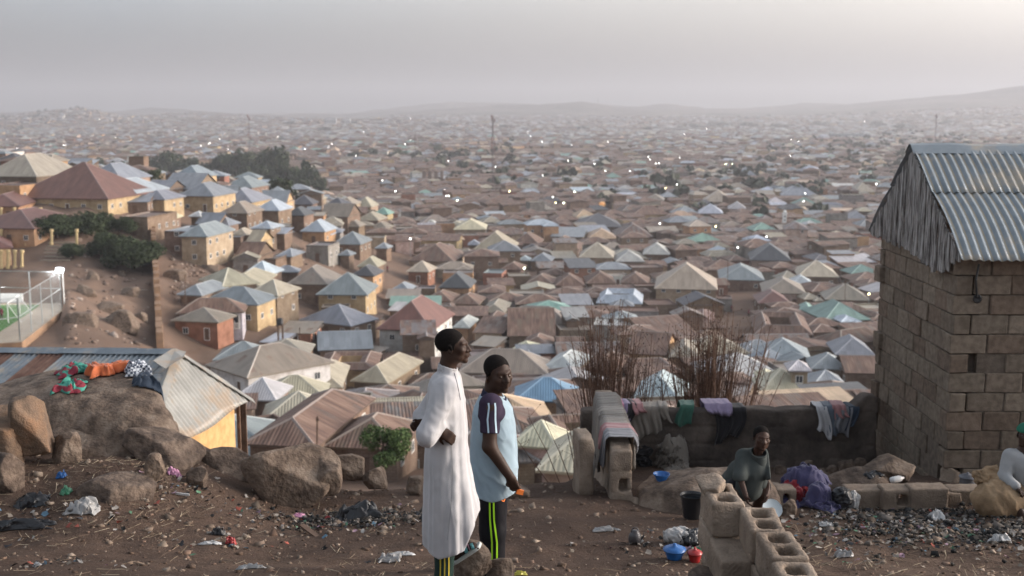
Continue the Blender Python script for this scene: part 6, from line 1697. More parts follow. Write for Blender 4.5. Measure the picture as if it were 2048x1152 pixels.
TP = dict(far=[make_tree(i, 420, .085, 9, 'leaf', .8) for i in range(3)], mid=[make_tree(10 + i, 1900, .075, 13, 'leafd', .9) for i in range(3)], hill=[make_tree(20 + i, 7500, .045, 26, 'leafd', .6) for i in range(2)], near=[make_tree(30, 4200, .045, 14, 'leaf2', .9)], grey=[make_tree(40 + i, 420, .085, 8, 'leaf3', .9) for i in range(2)])
USED = set(); ALLT = []
def tree(px, py, hpx, wpx, kind, label=None, D=None, group=None):
    g = G(px, py) if D is None else P(px, py, D)
    if g is None: return
    k = F / (g.y * CP - (g.z - CAMZ) * SP); H = hpx / k; W_ = wpx / k / 2
    pool = TP[kind]; p = pool[rnd.randrange(len(pool))]
    if p.name in USED: o = copy_tree(p)
    else: o = p; USED.add(p.name)
    o.location = (g.x, g.y + W_ * .5, g.z); s = H / 1.45; o.scale = (W_ * 1.05, W_ * 1.05, s); o.rotation_euler = (0, 0, rnd.uniform(0, 6.28))
    o['category'] = 'tree'; o['group'] = group or 'trees standing among the houses'
    if label: o['label'] = label
    ALLT.append((o, px, py - hpx / 2)); return o
for a in [(105, 482, 72, 100, 'hill', "rounded dark bush at the left end of the hillside thicket"), (172, 478, 76, 115, 'hill', "wide open crowned tree in the middle of the hillside thicket"),
          (205, 522, 78, 95, 'hill', "lower bush filling the gap in the hillside thicket"), (252, 548, 96, 130, 'hill', "largest bushy tree at the right end of the hillside thicket"),
          (296, 530, 70, 55, 'hill', "narrow dark bush against the boundary wall on the slope"), (235, 470, 50, 70, 'hill', "small tree behind the hillside thicket below the maroon roof"), (140, 520, 46, 60, 'hill', "low dark bush below the middle of the hillside thicket")]:
    tree(*a, group='bushes on the left hillside')
tree(765, 948, 108, 128, 'near', "small green tree just below the brink, left of the man in white", D=56, group='green trees below the slope')
for a in [(285, 352, 36, 50), (330, 354, 44, 66), (372, 357, 38, 60), (415, 360, 44, 64), (452, 362, 48, 66), (492, 366, 54, 72), (540, 374, 66, 90), (578, 378, 58, 64), (612, 388, 46, 56), (560, 402, 40, 54), (232, 346, 26, 34), (515, 380, 50, 60), (640, 392, 34, 40), (300, 360, 24, 40), (200, 338, 22, 30)]:
    a = (a[0], a[1] + 4, a[2] * 1.45, a[3] * 1.25); tree(*a, 'mid', group='trees of the dark belt behind the ridge')
for a in [(970, 532, 26, 50), (1260, 365, 14, 26), (1340, 468, 28, 38), (1712, 470, 22, 34), (1640, 513, 20, 30), (1470, 533, 18, 44), (872, 306, 28, 40), (800, 316, 24, 40), (1092, 362, 24, 30), (1045, 318, 14, 20), (940, 424, 24, 30), (1120, 425, 22, 46), (1395, 442, 22, 44), (1352, 412, 26, 30),
          (1545, 506, 14, 60), (1500, 455, 24, 36), (1365, 500, 14, 30), (1440, 375, 12, 24), (886, 340, 20, 30), (740, 335, 14, 30), (860, 330, 20, 24), (690, 350, 16, 26), (1580, 505, 16, 40), (1132, 447, 16, 26), (812, 500, 34, 18), (1605, 392, 12, 20), (1735, 395, 12, 20), (1010, 400, 12, 22), (775, 400, 14, 24), (1300, 420, 12, 24), (1180, 395, 16, 24), (1660, 445, 12, 30), (1475, 470, 22, 20), (690, 385, 20, 24), (835, 585, 16, 26), (1078, 420, 18, 22)]:
    tree(*a, 'far')
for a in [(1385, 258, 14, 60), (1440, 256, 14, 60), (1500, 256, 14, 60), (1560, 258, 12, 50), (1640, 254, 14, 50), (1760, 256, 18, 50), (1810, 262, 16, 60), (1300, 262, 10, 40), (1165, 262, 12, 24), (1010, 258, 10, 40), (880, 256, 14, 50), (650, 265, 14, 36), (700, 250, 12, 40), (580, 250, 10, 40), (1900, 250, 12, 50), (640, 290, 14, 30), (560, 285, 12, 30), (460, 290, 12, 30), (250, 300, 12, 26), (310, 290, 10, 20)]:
    tree(*a, 'grey', group='hazy trees of the far plain')
for k in TP:
    for p in TP[k]:
        if p.name not in USED:
            for ch in list(p.children): bpy.data.objects.remove(ch)
            bpy.data.objects.remove(p)
def far_trees():
    r = np.random.RandomState(8); V = []; Q = []; C = []; b = 0
    n = 2200; ys = 420 * (11 ** (r.rand(n) ** .7)); us = r.uniform(-.52, .52, n)
    for y, u in zip(ys, us):
        x = u * y
        if vnoise(np.array([[x / (60 + y * .09), y / (60 + y * .09), 2.2]]))[0] < .30: continue
        z = tz(x, y); m = 26; s = r.uniform(2.2, 5) * (1 + y / 6000); d = r.randn(m, 3); d /= np.linalg.norm(d, axis=1)[:, None]
        if y > 1200: m = 14; d = d[:m]
        p = np.array([x, y, z + s * .9]) + d * s * np.array([1, 1, .75]) * r.uniform(.35, 1, (m, 1)); t = r.randn(m, 3); t /= np.linalg.norm(t, axis=1)[:, None]; q = np.cross(t, r.randn(m, 3)); q /= np.linalg.norm(q, axis=1)[:, None]; l = s * .42
        V.append(np.stack([p - t * l, p + q * l, p + t * l, p - q * l], 1).reshape(-1, 3)); Q.append(np.arange(4 * m).reshape(m, 4) + b); b += 4 * m; v = r.uniform(0, .8, m); C.append(np.repeat(np.stack([v, v, v, v * 0 + 1], 1), 4, 0))
    o = npmesh('distant_trees', np.concatenate(V), np.concatenate(Q), M['leaf3'], None, False, col=np.concatenate(C)); tag(o, "dull green trees dotted through the far town and plain", "trees", kind="stuff")
far_trees()
M['weed'] = mat('dry_stem', (.13, .072, .05), (.06, .036, .027), 6, .9, c3=(.21, .14, .10)); M['seed'] = flat('seed_head', (.045, .028, .022), .9)
def weed(cx, D, n, hgt, spread, seed, label, lean=0):
    r = random.Random(seed); g = P(cx, 812, D); z0 = tz(g.x, D); root = empty('dry_weed', (g.x, D, z0)); tag(root, label, 'weed', 'tall dry weeds behind the low wall'); st, sd = MB(), MB()
    for i in range(n):
        a = r.uniform(-1, 1) * r.uniform(.5, 1.3); b = r.uniform(-1, 1); H = hgt * r.uniform(.62, 1.05) * (1 - .12 * a * a); bx, by = g.x + a * .30 * spread, D + b * .22
        tip = Vector((bx + a * .42 * spread + lean * r.random() + r.uniform(-.12, .12), by + r.uniform(-.2, .2), z0 + H)); base = Vector((bx, by, z0 - .1)); mid = base.lerp(tip, .55) + Vector((r.uniform(-.05, .05), r.uniform(-.04, .04), .03))
        st.tube([base, mid, tip], [.0085, .006, .003], M['weed'], 4, cap=False)
        for k in range(r.randint(5, 10)):
            t = r.uniform(.35, 1.0); p = base.lerp(mid, t * 2) if t < .5 else mid.lerp(tip, (t - .5) * 2); q = p + Vector((r.uniform(-.2, .2), r.uniform(-.1, .1), r.uniform(.05, .22)))
            st.tube([p, q], [.0028, .0016], M['weed'], 3, cap=False); s = r.uniform(.006, .0125)
            if r.random() < .75:
                o = [q + Vector(d) * s for d in ((1, 0, 0), (0, 1, 0), (-1, 0, 0), (0, -1, 0), (0, 0, 1), (0, 0, -1))]
                for f in ((0, 1, 4), (1, 2, 4), (2, 3, 4), (3, 0, 4), (1, 0, 5), (2, 1, 5), (3, 2, 5), (0, 3, 5)): sd.face([o[j] for j in f])
    st.build('stems', M['weed'], root); sd.build('seed_heads', M['seed'], root)
weed(1165, 16.6, 9, 1.8, .9, 1, "sparse dark seeded weed at the left end of the low wall", -.5); weed(1214, 16.9, 105, 2.35, .62, 2, "dense clump of brown stems above the pink washing")
weed(1256, 16.7, 16, 1.9, .9, 3, "thin clump of stems right of the pink washing"); weed(1325, 16.8, 8, 1.6, 1.0, 4, "low sparse stems between the two dense weed clumps")
weed(1405, 16.8, 130, 2.5, .62, 5, "tallest reddish clump of stems behind the black mat"); weed(1446, 16.7, 40, 2.3, .8, 6, "wide leaning clump of stems right of the tallest one", .45)
# ---------------------------------------------------------------- washing, vessels, sacks
def raycast(f, px, py, t0=4.0):
    d = P(px, py, 1.0) - Vector((0, 0, CAMZ)); d.normalize(); o = np.array([[0, 0, CAMZ]]) + np.array([d]) * t0; t = 0
    for _ in range(400):
        v = float(f(o + np.array([d]) * t)[0])
        if v < .002: break
        t += min(max(v * .6, .002), .2)
    return (o + np.array([d]) * t)[0]
C_ = {}
for k, c in dict(orange=(.55, .14, .05), navy=(.03, .045, .07), check=(.42, .45, .50), brown=(.10, .065, .045), teal=(.04, .22, .17), wine=(.17, .02, .035), tanc=(.28, .17, .10), purple=(.048, .043, .105), redc=(.22, .012, .02), white=(.50, .49, .50), black=(.02, .018, .02), beige=(.22, .19, .16), pink=(.42, .17, .25), lilac=(.27, .215, .32), greenc=(.04, .12, .085), grey=(.20, .20, .215), denim=(.12, .145, .18), rose=(.38, .19, .19), drab=(.13, .11, .09)).items(): C_[k] = cloth('cloth_' + k, c)
def pattern_mat(name, c1, c2, scale, kind='voronoi'):
    m = bpy.data.materials.new(name); m.use_nodes = True; nt = m.node_tree; b = nt.nodes["Principled BSDF"]; b.inputs['Roughness'].default_value = .85; tc = nt.nodes.new("ShaderNodeTexCoord")
    if kind == 'voronoi':
        n = nt.nodes.new("ShaderNodeTexVoronoi"); n.inputs['Scale'].default_value = scale; nt.links.new(tc.outputs['Object'], n.inputs[0]); f = ramp(nt, n.outputs[0], [(.44, (1, 1, 1)), (.48, (0, 0, 0))])
    else:
        n = nt.nodes.new("ShaderNodeTexChecker"); n.inputs['Scale'].default_value = scale; nt.links.new(tc.outputs['Object'], n.inputs[0]); f = n.outputs[1]
    nt.links.new(mixc(nt, f, c1, c2), b.inputs['Base Color']); return m
C_['wax'] = pattern_mat('wax_print', (.05, .25, .19), (.20, .02, .035), 7.0); C_['checked'] = pattern_mat('checked_cloth', (.06, .07, .10), (.55, .57, .60), 34, 'checker')
def drape_on(name, f, px, py, w_, d_, hh, seed, m, label, rz=0, h0=0, cat='clothing', group='clothes drying on the big outcrop', n=30):
    c = raycast(f, px, py); r = np.random.RandomState(seed); u, v = np.meshgrid(np.linspace(-1, 1, n), np.linspace(-1, 1, n), indexing='ij'); q = np.stack([u * 1.5 + seed * 2.1, v * 1.5, u * 0], -1)
    x = (u + .30 * vnoise(q * 1.7 + 5)) * w_ / 2; y = (v + .30 * vnoise(q * 1.7 + 11)) * d_ / 2; X = c[0] + x * math.cos(rz) - y * math.sin(rz); Y = c[1] + x * math.sin(rz) + y * math.cos(rz)
    o = np.stack([X.ravel(), Y.ravel(), np.full(n * n, c[2] + .55)], -1); Zb = o.copy(); t = np.zeros(n * n)
    for _ in range(50): t += np.clip(f(o - np.stack([t * 0, t * 0, t], -1)), -.02, .08) * .7
    Z = (o[:, 2] - np.minimum(t, 1.15)).reshape(n, n)
    e = np.clip((1.05 - np.maximum(np.abs(u), np.abs(v))) * 3, .05, 1)
    Zt = Z + .012 + h0 * e + (np.abs(vnoise(q * 1.8)) * .6 + np.abs(vnoise(q * 4 + 3)) * .45) * hh * e; th = .005
    V = np.concatenate([np.stack([X, Y, Zt], -1).reshape(-1, 3), np.stack([X, Y, Zt - th - h0 * e * .8], -1).reshape(-1, 3)]); i = np.arange(n * n).reshape(n, n); T = np.stack([i[:-1, :-1], i[1:, :-1], i[1:, 1:], i[:-1, 1:]], -1).reshape(-1, 4)
    ring = np.concatenate([i[:-1, 0], i[-1, :-1], i[::-1, -1][:-1], i[0, ::-1][:-1]]); rn = np.roll(ring, -1); S = np.stack([ring, ring + n * n, rn + n * n, rn], -1)
    ob = npmesh(name, V - c, np.concatenate([T, T[:, ::-1] + n * n, S]), m, None, True, loc=tuple(c)); tag(ob, label, cat, group); return ob
FB = BOULDER_F
for a in [('wrapper', 152, 742, .42, .5, .10, 1, 'wax', "green and wine printed wrapper spread on the big outcrop, leftmost of the washing", .5, .02),
          ('wrapper', 138, 775, .34, .34, .09, 2, 'wax', "lower crumpled end of green and wine printed cloth on the outcrop", .2, .02),
          ('brown_cloth', 238, 722, .34, .30, .08, 3, 'tanc', "brown cloth lying behind the orange garment on the outcrop", 0, .03),
          ('orange_jacket', 200, 752, .30, .34, .05, 4, 'orange', "left rolled end of the bright orange padded garment on the outcrop", .7, .10),
          ('orange_jacket', 238, 744, .32, .26, .05, 5, 'orange', "right part of the bright orange padded garment beside the checked shirt", .2, .09),
          ('checked_shirt', 280, 752, .32, .32, .14, 6, 'checked', "dark and white checked shirt heaped at the right of the washing on the outcrop", .3, .07),
          ('jeans', 300, 772, .36, .28, .12, 7, 'navy', "dark blue jeans under the checked shirt on the outcrop", .2, .05),
          ('brown_rag', 332, 792, .22, .32, .10, 8, 'brown', "dark brown garment hanging off the right edge of the outcrop", .3, .03)]:
    drape_on(a[0], FB, a[1], a[2], a[3], a[4], a[5], a[6], C_[a[7]], a[8], a[9], a[10])
def hang(name, x0, x1, ycen, thick, ztop, lf, lb, m, label, seed, yaw=0, group='washing on the low walls', bulk=.0, ragged=.06, org=None, topz=None):
    """a cloth hung over a wall: lf down the front, lb down the back"""
    r = np.random.RandomState(seed); nu, nv = 34, 30; W_ = x1 - x0; L = lf + thick + lb; V = []
    for j in range(nv):
        s = j / (nv - 1) * L; row = []
        for i in range(nu):
            u = i / (nu - 1); ragL = lf * (1 + ragged * 2 * float(np.sin(seed + u * 7)) * .5); ph = seed * 1.3
            k = max(0, (lf - s) / max(lf, .01)); kb = max(0, (s - lf - thick) / max(lb, .01)); amp = (.008 + .035 * max(k, kb))
            fold = amp * (math.sin(u * W_ * 26 + ph + 1.2 * math.sin(s * 4 + ph)) + .5 * math.sin(u * W_ * 61 + ph * 2)); x = x0 + u * W_ + (u - .5) * W_ * (k + kb) * .28 * math.sin(ph * 2 + 1) + .05 * k * math.sin(ph + s * 6) + .02 * math.sin(s * 9 + ph) * (1 if 0 < i < nu - 1 else .4) + (k + kb) * .03 * math.sin(ph * 3) 
            if s < lf: y = -thick / 2 - .014 - abs(fold) - bulk * math.sin(math.pi * min(1, s / lf)); z = ztop - (lf - s) * (1 + .22 * math.sin(u * 2.6 + ph * 1.7) + ragged * math.sin(u * 9 + ph))
            elif s < lf + thick: y = -thick / 2 + (s - lf); z = ztop + .018 + abs(fold) * .8 + bulk * .5
            else: y = thick / 2 + .014 + abs(fold); z = ztop - (s - lf - thick)
            row.append((x, y, z))
        V.append(row)
    V = np.array(V); R_ = rotz(yaw); P_ = V.reshape(-1, 3).copy(); P_[:, :2] = P_[:, :2]; 
    if org is None: P_[:, 1] += ycen
    else: P_ = P_ @ R_.T + np.array(org)
    i = np.arange(nu * nv).reshape(nv, nu); Q = np.stack([i[:-1, :-1], i[:-1, 1:], i[1:, 1:], i[1:, :-1]], -1).reshape(-1, 4); c = P_.mean(0)
    o = npmesh(name, P_ - c, Q, m, None, True, loc=tuple(c)); o.modifiers.new('thick', 'SOLIDIFY').thickness = .005; tag(o, label, 'clothing', group); return o
def bx(px): return PZ(px, 815, CAMZ - 4.02).x
YW, ZT = 15.35, CAMZ - 4.03
for a in [('shirt', 1258, 1322, .40, .2, 'beige', "washed out beige long sleeved shirt hung over the low wall", 1), ('sleeve_cloth', 1318, 1336, .20, .2, 'beige', "limp beige sleeve end beside the beige shirt on the wall", 2),
          ('green_cloth', 1360, 1388, .22, .3, 'greenc', "small green cloth over the low wall right of the beige shirt", 3), ('mat', 1425, 1491, .47, .3, 'black', "square black mat hung flat on the low wall behind the boy", 4),
          ('white_shirt', 1630, 1652, .36, .3, 'white', "white shirt hanging at the left of the bundle near the hut", 5), ('dark_blue_cloth', 1648, 1676, .33, .3, 'denim', "dark slate blue cloth hanging right of the white shirt", 6),
          ('rose_cloth', 1664, 1690, .18, .3, 'rose', "faded rose cloth folded over the denim near the hut", 7), ('denim_cloth', 1676, 1702, .31, .3, 'grey', "grey blue garment hanging under the rose cloth", 8), ('navy_cloth', 1694, 1714, .25, .3, 'navy', "navy garment at the right end of the washing by the hut", 9)]:
    hang(a[0], bx(a[1]), bx(a[2]), YW, .29 + .012 * (a[7] % 3), ZT + .012 * (a[7] % 4), a[3], a[4], C_[a[5]], a[6], a[7])
for a in [('lilac_scarf', 1407, 1462, .10, 'lilac', "lilac scarf bunched on top of the low wall above the black mat", 11), ('pink_scarf', 1222, 1248, .12, 'pink', "bright pink scarf bunched at the left end of the wall top", 12), ('lilac_cloth', 1246, 1264, .26, 'lilac', "lilac cloth twisted over the wall corner beside the black cap", 13), ('cap', 1254, 1270, .16, 'black', "black cap lying on the wall corner between the pink cloths", 14), ('pink_cloth', 1262, 1282, .08, 'rose', "thin pink cloth end on the wall top left of the beige shirt", 15)]:
    hang(a[0], bx(a[1]), bx(a[2]), YW, .31, ZT + .03, a[3], .15, C_[a[4]], a[5], a[6], bulk=.05)
# cloths over the end wall (it runs towards the camera)
ea = P(1242, 955, 12.0); eyaw = math.atan2(15.2 - 12.0, 1.25 - ea.x)
def on_end(t, off=0): 
    d = Vector((math.cos(eyaw), math.sin(eyaw), 0)); return Vector((ea.x, 12.0, 0)) + d * t + Vector((0, 0, CAMZ - 4.0 + .42 - .05 * t + .04 + off))
for nm, t, w_, lf, lb, c, lb_, sd in [('striped_cloth', .30, .34, .16, .34, 'grey', "light grey cloth laid over the near end of the end wall", 21), ('pink_towel', .62, .22, .10, .22, 'rose', "small rose towel between the grey cloths on the end wall", 22), ('drab_cloth', .86, .30, .45, .5, 'beige', "drab long cloth hanging over the middle of the end wall", 23),
                                     ('dark_cloth', 1.18, .30, .6, .62, 'drab', "dark striped cloth hanging low behind the drab one", 24), ('pale_cloth', 1.5, .34, .3, .5, 'beige', "pale grey brown cloth on the far half of the end wall", 25), ('tarp', 2.1, .8, .6, .95, 'drab', "torn brown tarpaulin over the far end of the end wall", 26)]:
    o_ = on_end(t); hang(nm, -w_ / 2, w_ / 2, 0, .30, 0, lf, lb, C_[c], lb_, sd, yaw=eyaw, org=o_, group='washing on the low walls', bulk=.02)
# ---- vessels
def vessel(name, px, py, r0, r1, h, m, label, rim=None, lid=None, handle=False, cat='basin', base=None, inner=None, n=28):
    g = Vector(base) if base is not None else G(px, py); root = empty(name, (g.x, g.y + r1 * .8, g.z)); tag(root, label, cat); c = (g.x, g.y + r1 * .8, g.z)
    mb = MB(); prof = [(0, .004), (r0, .0), (r0 * 1.02, .01), (r1 * .985, h * .93), (r1, h), (r1 * 1.05, h + .004), (r1 * 1.05, h - .006), (r1 * .985, h - .002), (r1 * .96, h * .9), (r0 * .95, .014), (0, .012)]
    mb.lathe(prof, c, m, n); mb.build('bowl' if cat == 'basin' else 'body', m, root, smooth=True)
    if rim: mb = MB(); mb.lathe([(r1 * 1.0, h - .012), (r1 * 1.07, h - .010), (r1 * 1.08, h + .008), (r1 * .98, h + .008)], c, rim, n); mb.build('rim', rim, root, smooth=True)
    if lid: mb = MB(); mb.lathe([(r1 * 1.12, h + .002), (r1 * 1.10, h + .012), (r1 * .75, h + .028), (r1 * .2, h + .036), (r1 * .18, h + .055), (0, h + .058)], c, lid, n); mb.build('lid', lid, root, smooth=True)
    if handle:
        mb = MB(); mb.tube([(c[0] + r1 * math.cos(a), c[1] - r1 * .35 * math.sin(a) - .0, c[2] + h - .02 + r1 * .45 * math.sin(a)) for a in np.linspace(0, math.pi, 13)], .004, M['pl_black'], 6); mb.build('handle', M['pl_black'], root, smooth=True)
    if inner: mb = MB(); mb.lathe([(0, h * .8), (r1 * .95, h * .8)], c, inner, n); mb.build('water', inner, root)
    return root
M['water_dark'] = flat('dark_water', (.01, .012, .015), .08, spec=.5); M['alu'] = mat('dull_aluminium', (.20, .20, .21), (.10, .10, .11), 6, .5, metal=.5); M['alum_l'] = flat('pale_dish', (.45, .50, .52), .35)
lp = raycast(f_, 1324, 962); vessel('bowl', 0, 0, .055, .088, .075, M['pl_blue'], "bright blue plastic bowl standing on the rock ledge", base=(lp[0], lp[1] - .02, lp[2] - .01))
vessel('bucket', 1386, 1041, .082, .115, .235, M['pl_black'], "black plastic bucket standing left of the hollow block wall", handle=True, cat='bucket', inner=M['water_dark'])
vessel('tub', 1432, 992, .12, .150, .20, M['alu'], "dull grey metal tub beside the boy", rim=M['alu'], cat='tub', inner=M['water_dark'])
vessel('basin', 1514, 1018, .10, .145, .10, M['pl_green'], "green and yellow rimmed basin holding a black bag in front of the boy", rim=M['pl_yel'])
vessel('pot', 1351, 1123, .062, .088, .075, M['pl_blue'], "small blue plastic pot with its blue lid on", lid=M['pl_blue'], cat='food pot')
vessel('pot', 1391, 1127, .044, .058, .070, M['pl_red'], "small red plastic pot with a red lid beside the blue one", lid=M['pl_red'], cat='food pot')
vessel('green_cup', 1394, 1112, .03, .04, .05, M['pl_green'], "little green cup just behind the red pot", cat='cup')
d = vessel('dish', 1546, 1036, .05, .10, .03, M['alum_l'], "pale dish tipped against the hollow block wall", cat='dish'); d.rotation_euler = (R(48), R(10), 0); d.location.z += .06
vessel('can', 1938, 991, .085, .085, .19, M['alu'], "dull grey lidded can standing on the low block near the sack", lid=M['alu'], cat='can')
def kettle():
    g = G(1271, 1090); root = empty('ablution_kettle', (g.x, g.y + .05, g.z)); tag(root, "small dark plastic kettle with a loop handle alone on the bare ground", 'kettle'); c = (g.x, g.y + .05, g.z)
    M['kett'] = plastic('dark_grey_plastic', (.045, .04, .042), .5); mb = MB(); mb.lathe([(0, 0), (.052, .0), (.06, .03), (.058, .07), (.045, .095), (.032, .105), (.032, .118), (0, .12)], c, M['kett'], 22); mb.build('body', M['kett'], root, smooth=True)
    mb = MB(); mb.tube([(c[0] - .035 + .035 * (1 - math.cos(a)), c[1], c[2] + .10 + .045 * math.sin(a)) for a in np.linspace(0, math.pi, 9)], .006, M['kett'], 6); mb.build('handle', M['kett'], root, smooth=True)
    mb = MB(); mb.tube([(c[0] + .045, c[1] - .01, c[2] + .03), (c[0] + .075, c[1] - .015, c[2] + .07), (c[0] + .080, c[1] - .015, c[2] + .10)], [.012, .009, .007], M['kett'], 8); mb.build('spout', M['kett'], root, smooth=True)
kettle()
def heap(name, px, py, w_, d_, h_, seed, m, label, cat='clothing', group=None, dz=0, base=None, amp=.16):
    g = Vector(base) if base is not None else G(px, py); c = np.array([g.x, g.y + d_ * .45, g.z + h_ * .35 + dz])
    def f(p):
        q = p - c; d = d_ell(q, (0, 0, 0), (w_ / 2, d_ / 2, h_ * .65)); s = min(w_, d_, h_ * 1.6)
        n1 = fbm(q * 3.2 / s + seed * 3.1, 2); ca, sa = math.cos(seed), math.sin(seed); qr = np.stack([(q[:, 0] * ca + q[:, 2] * sa) * 5.5, q[:, 1] * 4, (q[:, 2] * ca - q[:, 0] * sa) * 1.8], -1)
        n2 = 1 - np.abs(fbm(qr / s + seed, 3)) * 3.0
        return d - s * amp * n1 - s * amp * .55 * n2 + s * .03
    o = sdf_obj(name, f, c - np.array([w_ * .75, d_ * .75, h_]), c + np.array([w_ * .75, d_ * .75, h_ * 1.1]), max(w_, h_) / 46, m, loc=tuple(c)); tag(o, label, cat, group); return o
heap('red_cloth', 1600, 1008, .36, .3, .20, 3, C_['redc'], "dark red cloth bundle under the purple washing")
heap('purple_cloth', 1618, 1000, .50, .36, .26, 4, C_['purple'], "crumpled purple blue cloth piled over the red bundle", dz=.05, amp=.17)
heap('purple_cloth', 1640, 1016, .30, .22, .16, 14, C_['purple'], "loose end of purple blue cloth falling to the ground at the right of the pile", amp=.13)
heap('black_bag', 1688, 1022, .20, .2, .24, 5, M['pl_black'], "tall black bag standing right of the purple washing", 'bag'); heap('grey_bag', 1708, 1022, .16, .16, .19, 6, M['pl_clear'], "pale grey film bag behind the tall black bag", 'bag')
heap('black_bag', 1750, 988, .27, .2, .12, 7, M['pl_black'], "knotted shiny black bag on the long block", 'bag', dz=.10)
heap('black_bag', 1506, 1008, .2, .16, .10, 8, M['pl_black'], "black bag lying in the green rimmed basin", 'bag', dz=.08)
heap('black_bag', 1385, 1094, .26, .2, .12, 9, M['pl_black'], "black bundle inside clear film behind the small pots", 'bag'); heap('clear_bag', 1360, 1090, .30, .2, .13, 10, M['pl_clear'], "clear film bag left of the black bundle behind the blue pot", 'bag', amp=.12)
heap('rag_heap', 1285, 934, .34, .3, .44, 11, C_['black'], "heap of black rags in the corner behind the end wall", amp=.2); heap('rag_heap', 1345, 938, .42, .3, .36, 12, C_['drab'], "heap of drab rags against the low wall left of the boy", amp=.22); heap('white_rag', 1357, 930, .30, .22, .20, 13, C_['beige'], "off white rag thrown on the drab rag heap", dz=.06, amp=.13)
heap('dark_rag', 1335, 905, .40, .2, .12, 15, C_['black'], "black rag draped on top of the drab rag heap", dz=.02)
mb = MB(); g = G(1405, 925); mb.box((g.x, g.y + .3, g.z + .22), (.24, .03, .5), M['tan'] if 'tan' in M else M['rock_orange']); o = mb.build('board', M['rock_orange'], origin=(g.x, g.y, g.z)); tag(o, "orange brown board leaning on the low wall left of the black mat", 'board')
M['jute'] = mat('jute_sack', (.27, .18, .105), (.18, .12, .07), 6, .9, bump=.006, bscale=90, c3=(.33, .235, .145))
g = G(2010, 1036); heap('sack', 0, 0, .62, .46, .34, 16, M['jute'], "bulging tan jute sack at the right edge in front of the seated person", 'sack', base=(g.x + .04, g.y, g.z), amp=.06)
heap('sack', 1985, 985, .34, .2, .16, 17, M['jute'], "open folded mouth of the tan jute sack", 'sack', base=(g.x - .02, g.y + .25, g.z + .26), amp=.2)
mb = MB(); g = G(1800, 1010); prof = [(0, -.08), (.032, -.078), (.036, -.05), (.036, .02), (.026, .045), (.014, .06), (.014, .075), (0, .076)]
mb.lathe(prof, (0, 0, 0), M['pl_white'], 18); o = mb.build('bottle', M['pl_white'], smooth=True); o.rotation_euler = (0, R(82), R(12)); o.location = (g.x, g.y + .12, g.z + .25); tag(o, "white plastic bottle lying on the block row right of the black bag", 'bottle')
for k, (px, py, w_) in enumerate(((1562, 948, 26), (1585, 950, 20), (1615, 945, 30), (1640, 950, 22), (1662, 948, 26), (1690, 944, 34), (1708, 950, 24), (1600, 958, 18), (1655, 960, 20), (1680, 962, 18), (1718, 936, 26), (1632, 935, 20))):
    rock_px(px - w_ / 2, py - w_ * .75, px + w_ / 2, py, 200 + k, ["rounded stone", "small grey stone"][k % 2] + " at the foot of the sooty wall, number %s from the left" % (['one', 'two', 'three', 'four', 'five', 'six', 'seven', 'eight', 'nine', 'ten', 'eleven', 'twelve'][sorted([1562, 1585, 1615, 1640, 1662, 1690, 1708, 1600, 1655, 1680, 1718, 1632]).index(px)]), m='rock_dark', nf=6, res=20, name='stone', cat='stone', group='stones at the foot of the sooty wall')

def over(px, py, cpx_, cpy_, w_, d_, h_, *a, **k):
    g = G(cpx_, cpy_); c = np.array([g.x, g.y + d_ * .45, g.z + h_ * .4]); f = lambda p: smin(d_ell(p - c, (0, 0, 0), (w_ / 2, d_ / 2, h_ * .7)), p[:, 2] - g.z, .05); return drape_on(a[0], f, px, py, *a[1:], cat='clothing', group='washing beside the boy')
over(1605, 968, 1618, 1004, .46, .36, .28, 'purple_shirt', .50, .42, .10, 51, C_['purple'], "purple blue shirt spread over the top of the washing pile beside the boy", .4, .01)
over(1650, 990, 1640, 1016, .3, .24, .18, 'purple_sleeve', .30, .34, .08, 52, C_['purple'], "purple blue sleeve trailing to the right of the washing pile", 1.0, .01)
over(1352, 905, 1350, 938, .40, .3, .36, 'drab_rag', .40, .34, .10, 53, C_['beige'], "dirty off white sheet tangled on the rag heap under the green cloth", .2, .01)
# ---------------------------------------------------------------- pitch, floodlight, fences, masts, towers, lamps
def emis(name, c, s): return flat(name, c, .5, emit=c, es=s)
M['turf'] = mat('green_turf', (.07, .17, .04), (.05, .13, .03), 3, .95); M['apron'] = mat('concrete_apron', (.36, .30, .23), (.28, .23, .18), .6, .9, detail=8); M['post'] = flat('galvanised_post', (.38, .40, .40), .5, .4); M['wpaint'] = flat('white_paint', (.7, .7, .68), .6)
M['earthwall'] = mat('orange_earth_bank', (.30, .185, .11), (.19, .12, .08), 1.2, .95, detail=9)
zp = CAMZ - 27.6
def poly_obj(name, pts, z, m, label, cat, kind=None, thick=0):
    mb = MB(); P3 = [(p.x, p.y, z) for p in pts]; mb.face(P3, m)
    if thick:
        for i in range(len(P3)):
            a, b = P3[i], P3[(i + 1) % len(P3)]; mb.face([(a[0], a[1], z - thick), (b[0], b[1], z - thick), b, a], M['earthwall'])
    o = mb.build(name); tag(o, label, cat, kind=kind); return o
pit = [PZ(-260, 700, zp), PZ(44, 684, zp), PZ(126, 620, zp), PZ(126, 606, zp), PZ(-260, 608, zp)]
poly_obj('paving', pit, zp, M['apron'], "pale concrete apron round the floodlit pitch", 'paving', 'structure', 5)
poly_obj('turf', [PZ(-260, 690, zp), PZ(0, 664, zp), PZ(50, 632, zp), PZ(80, 610, zp), PZ(-260, 612, zp)], zp + .03, M['turf'], "bright green turf of the floodlit pitch", 'turf', 'structure')
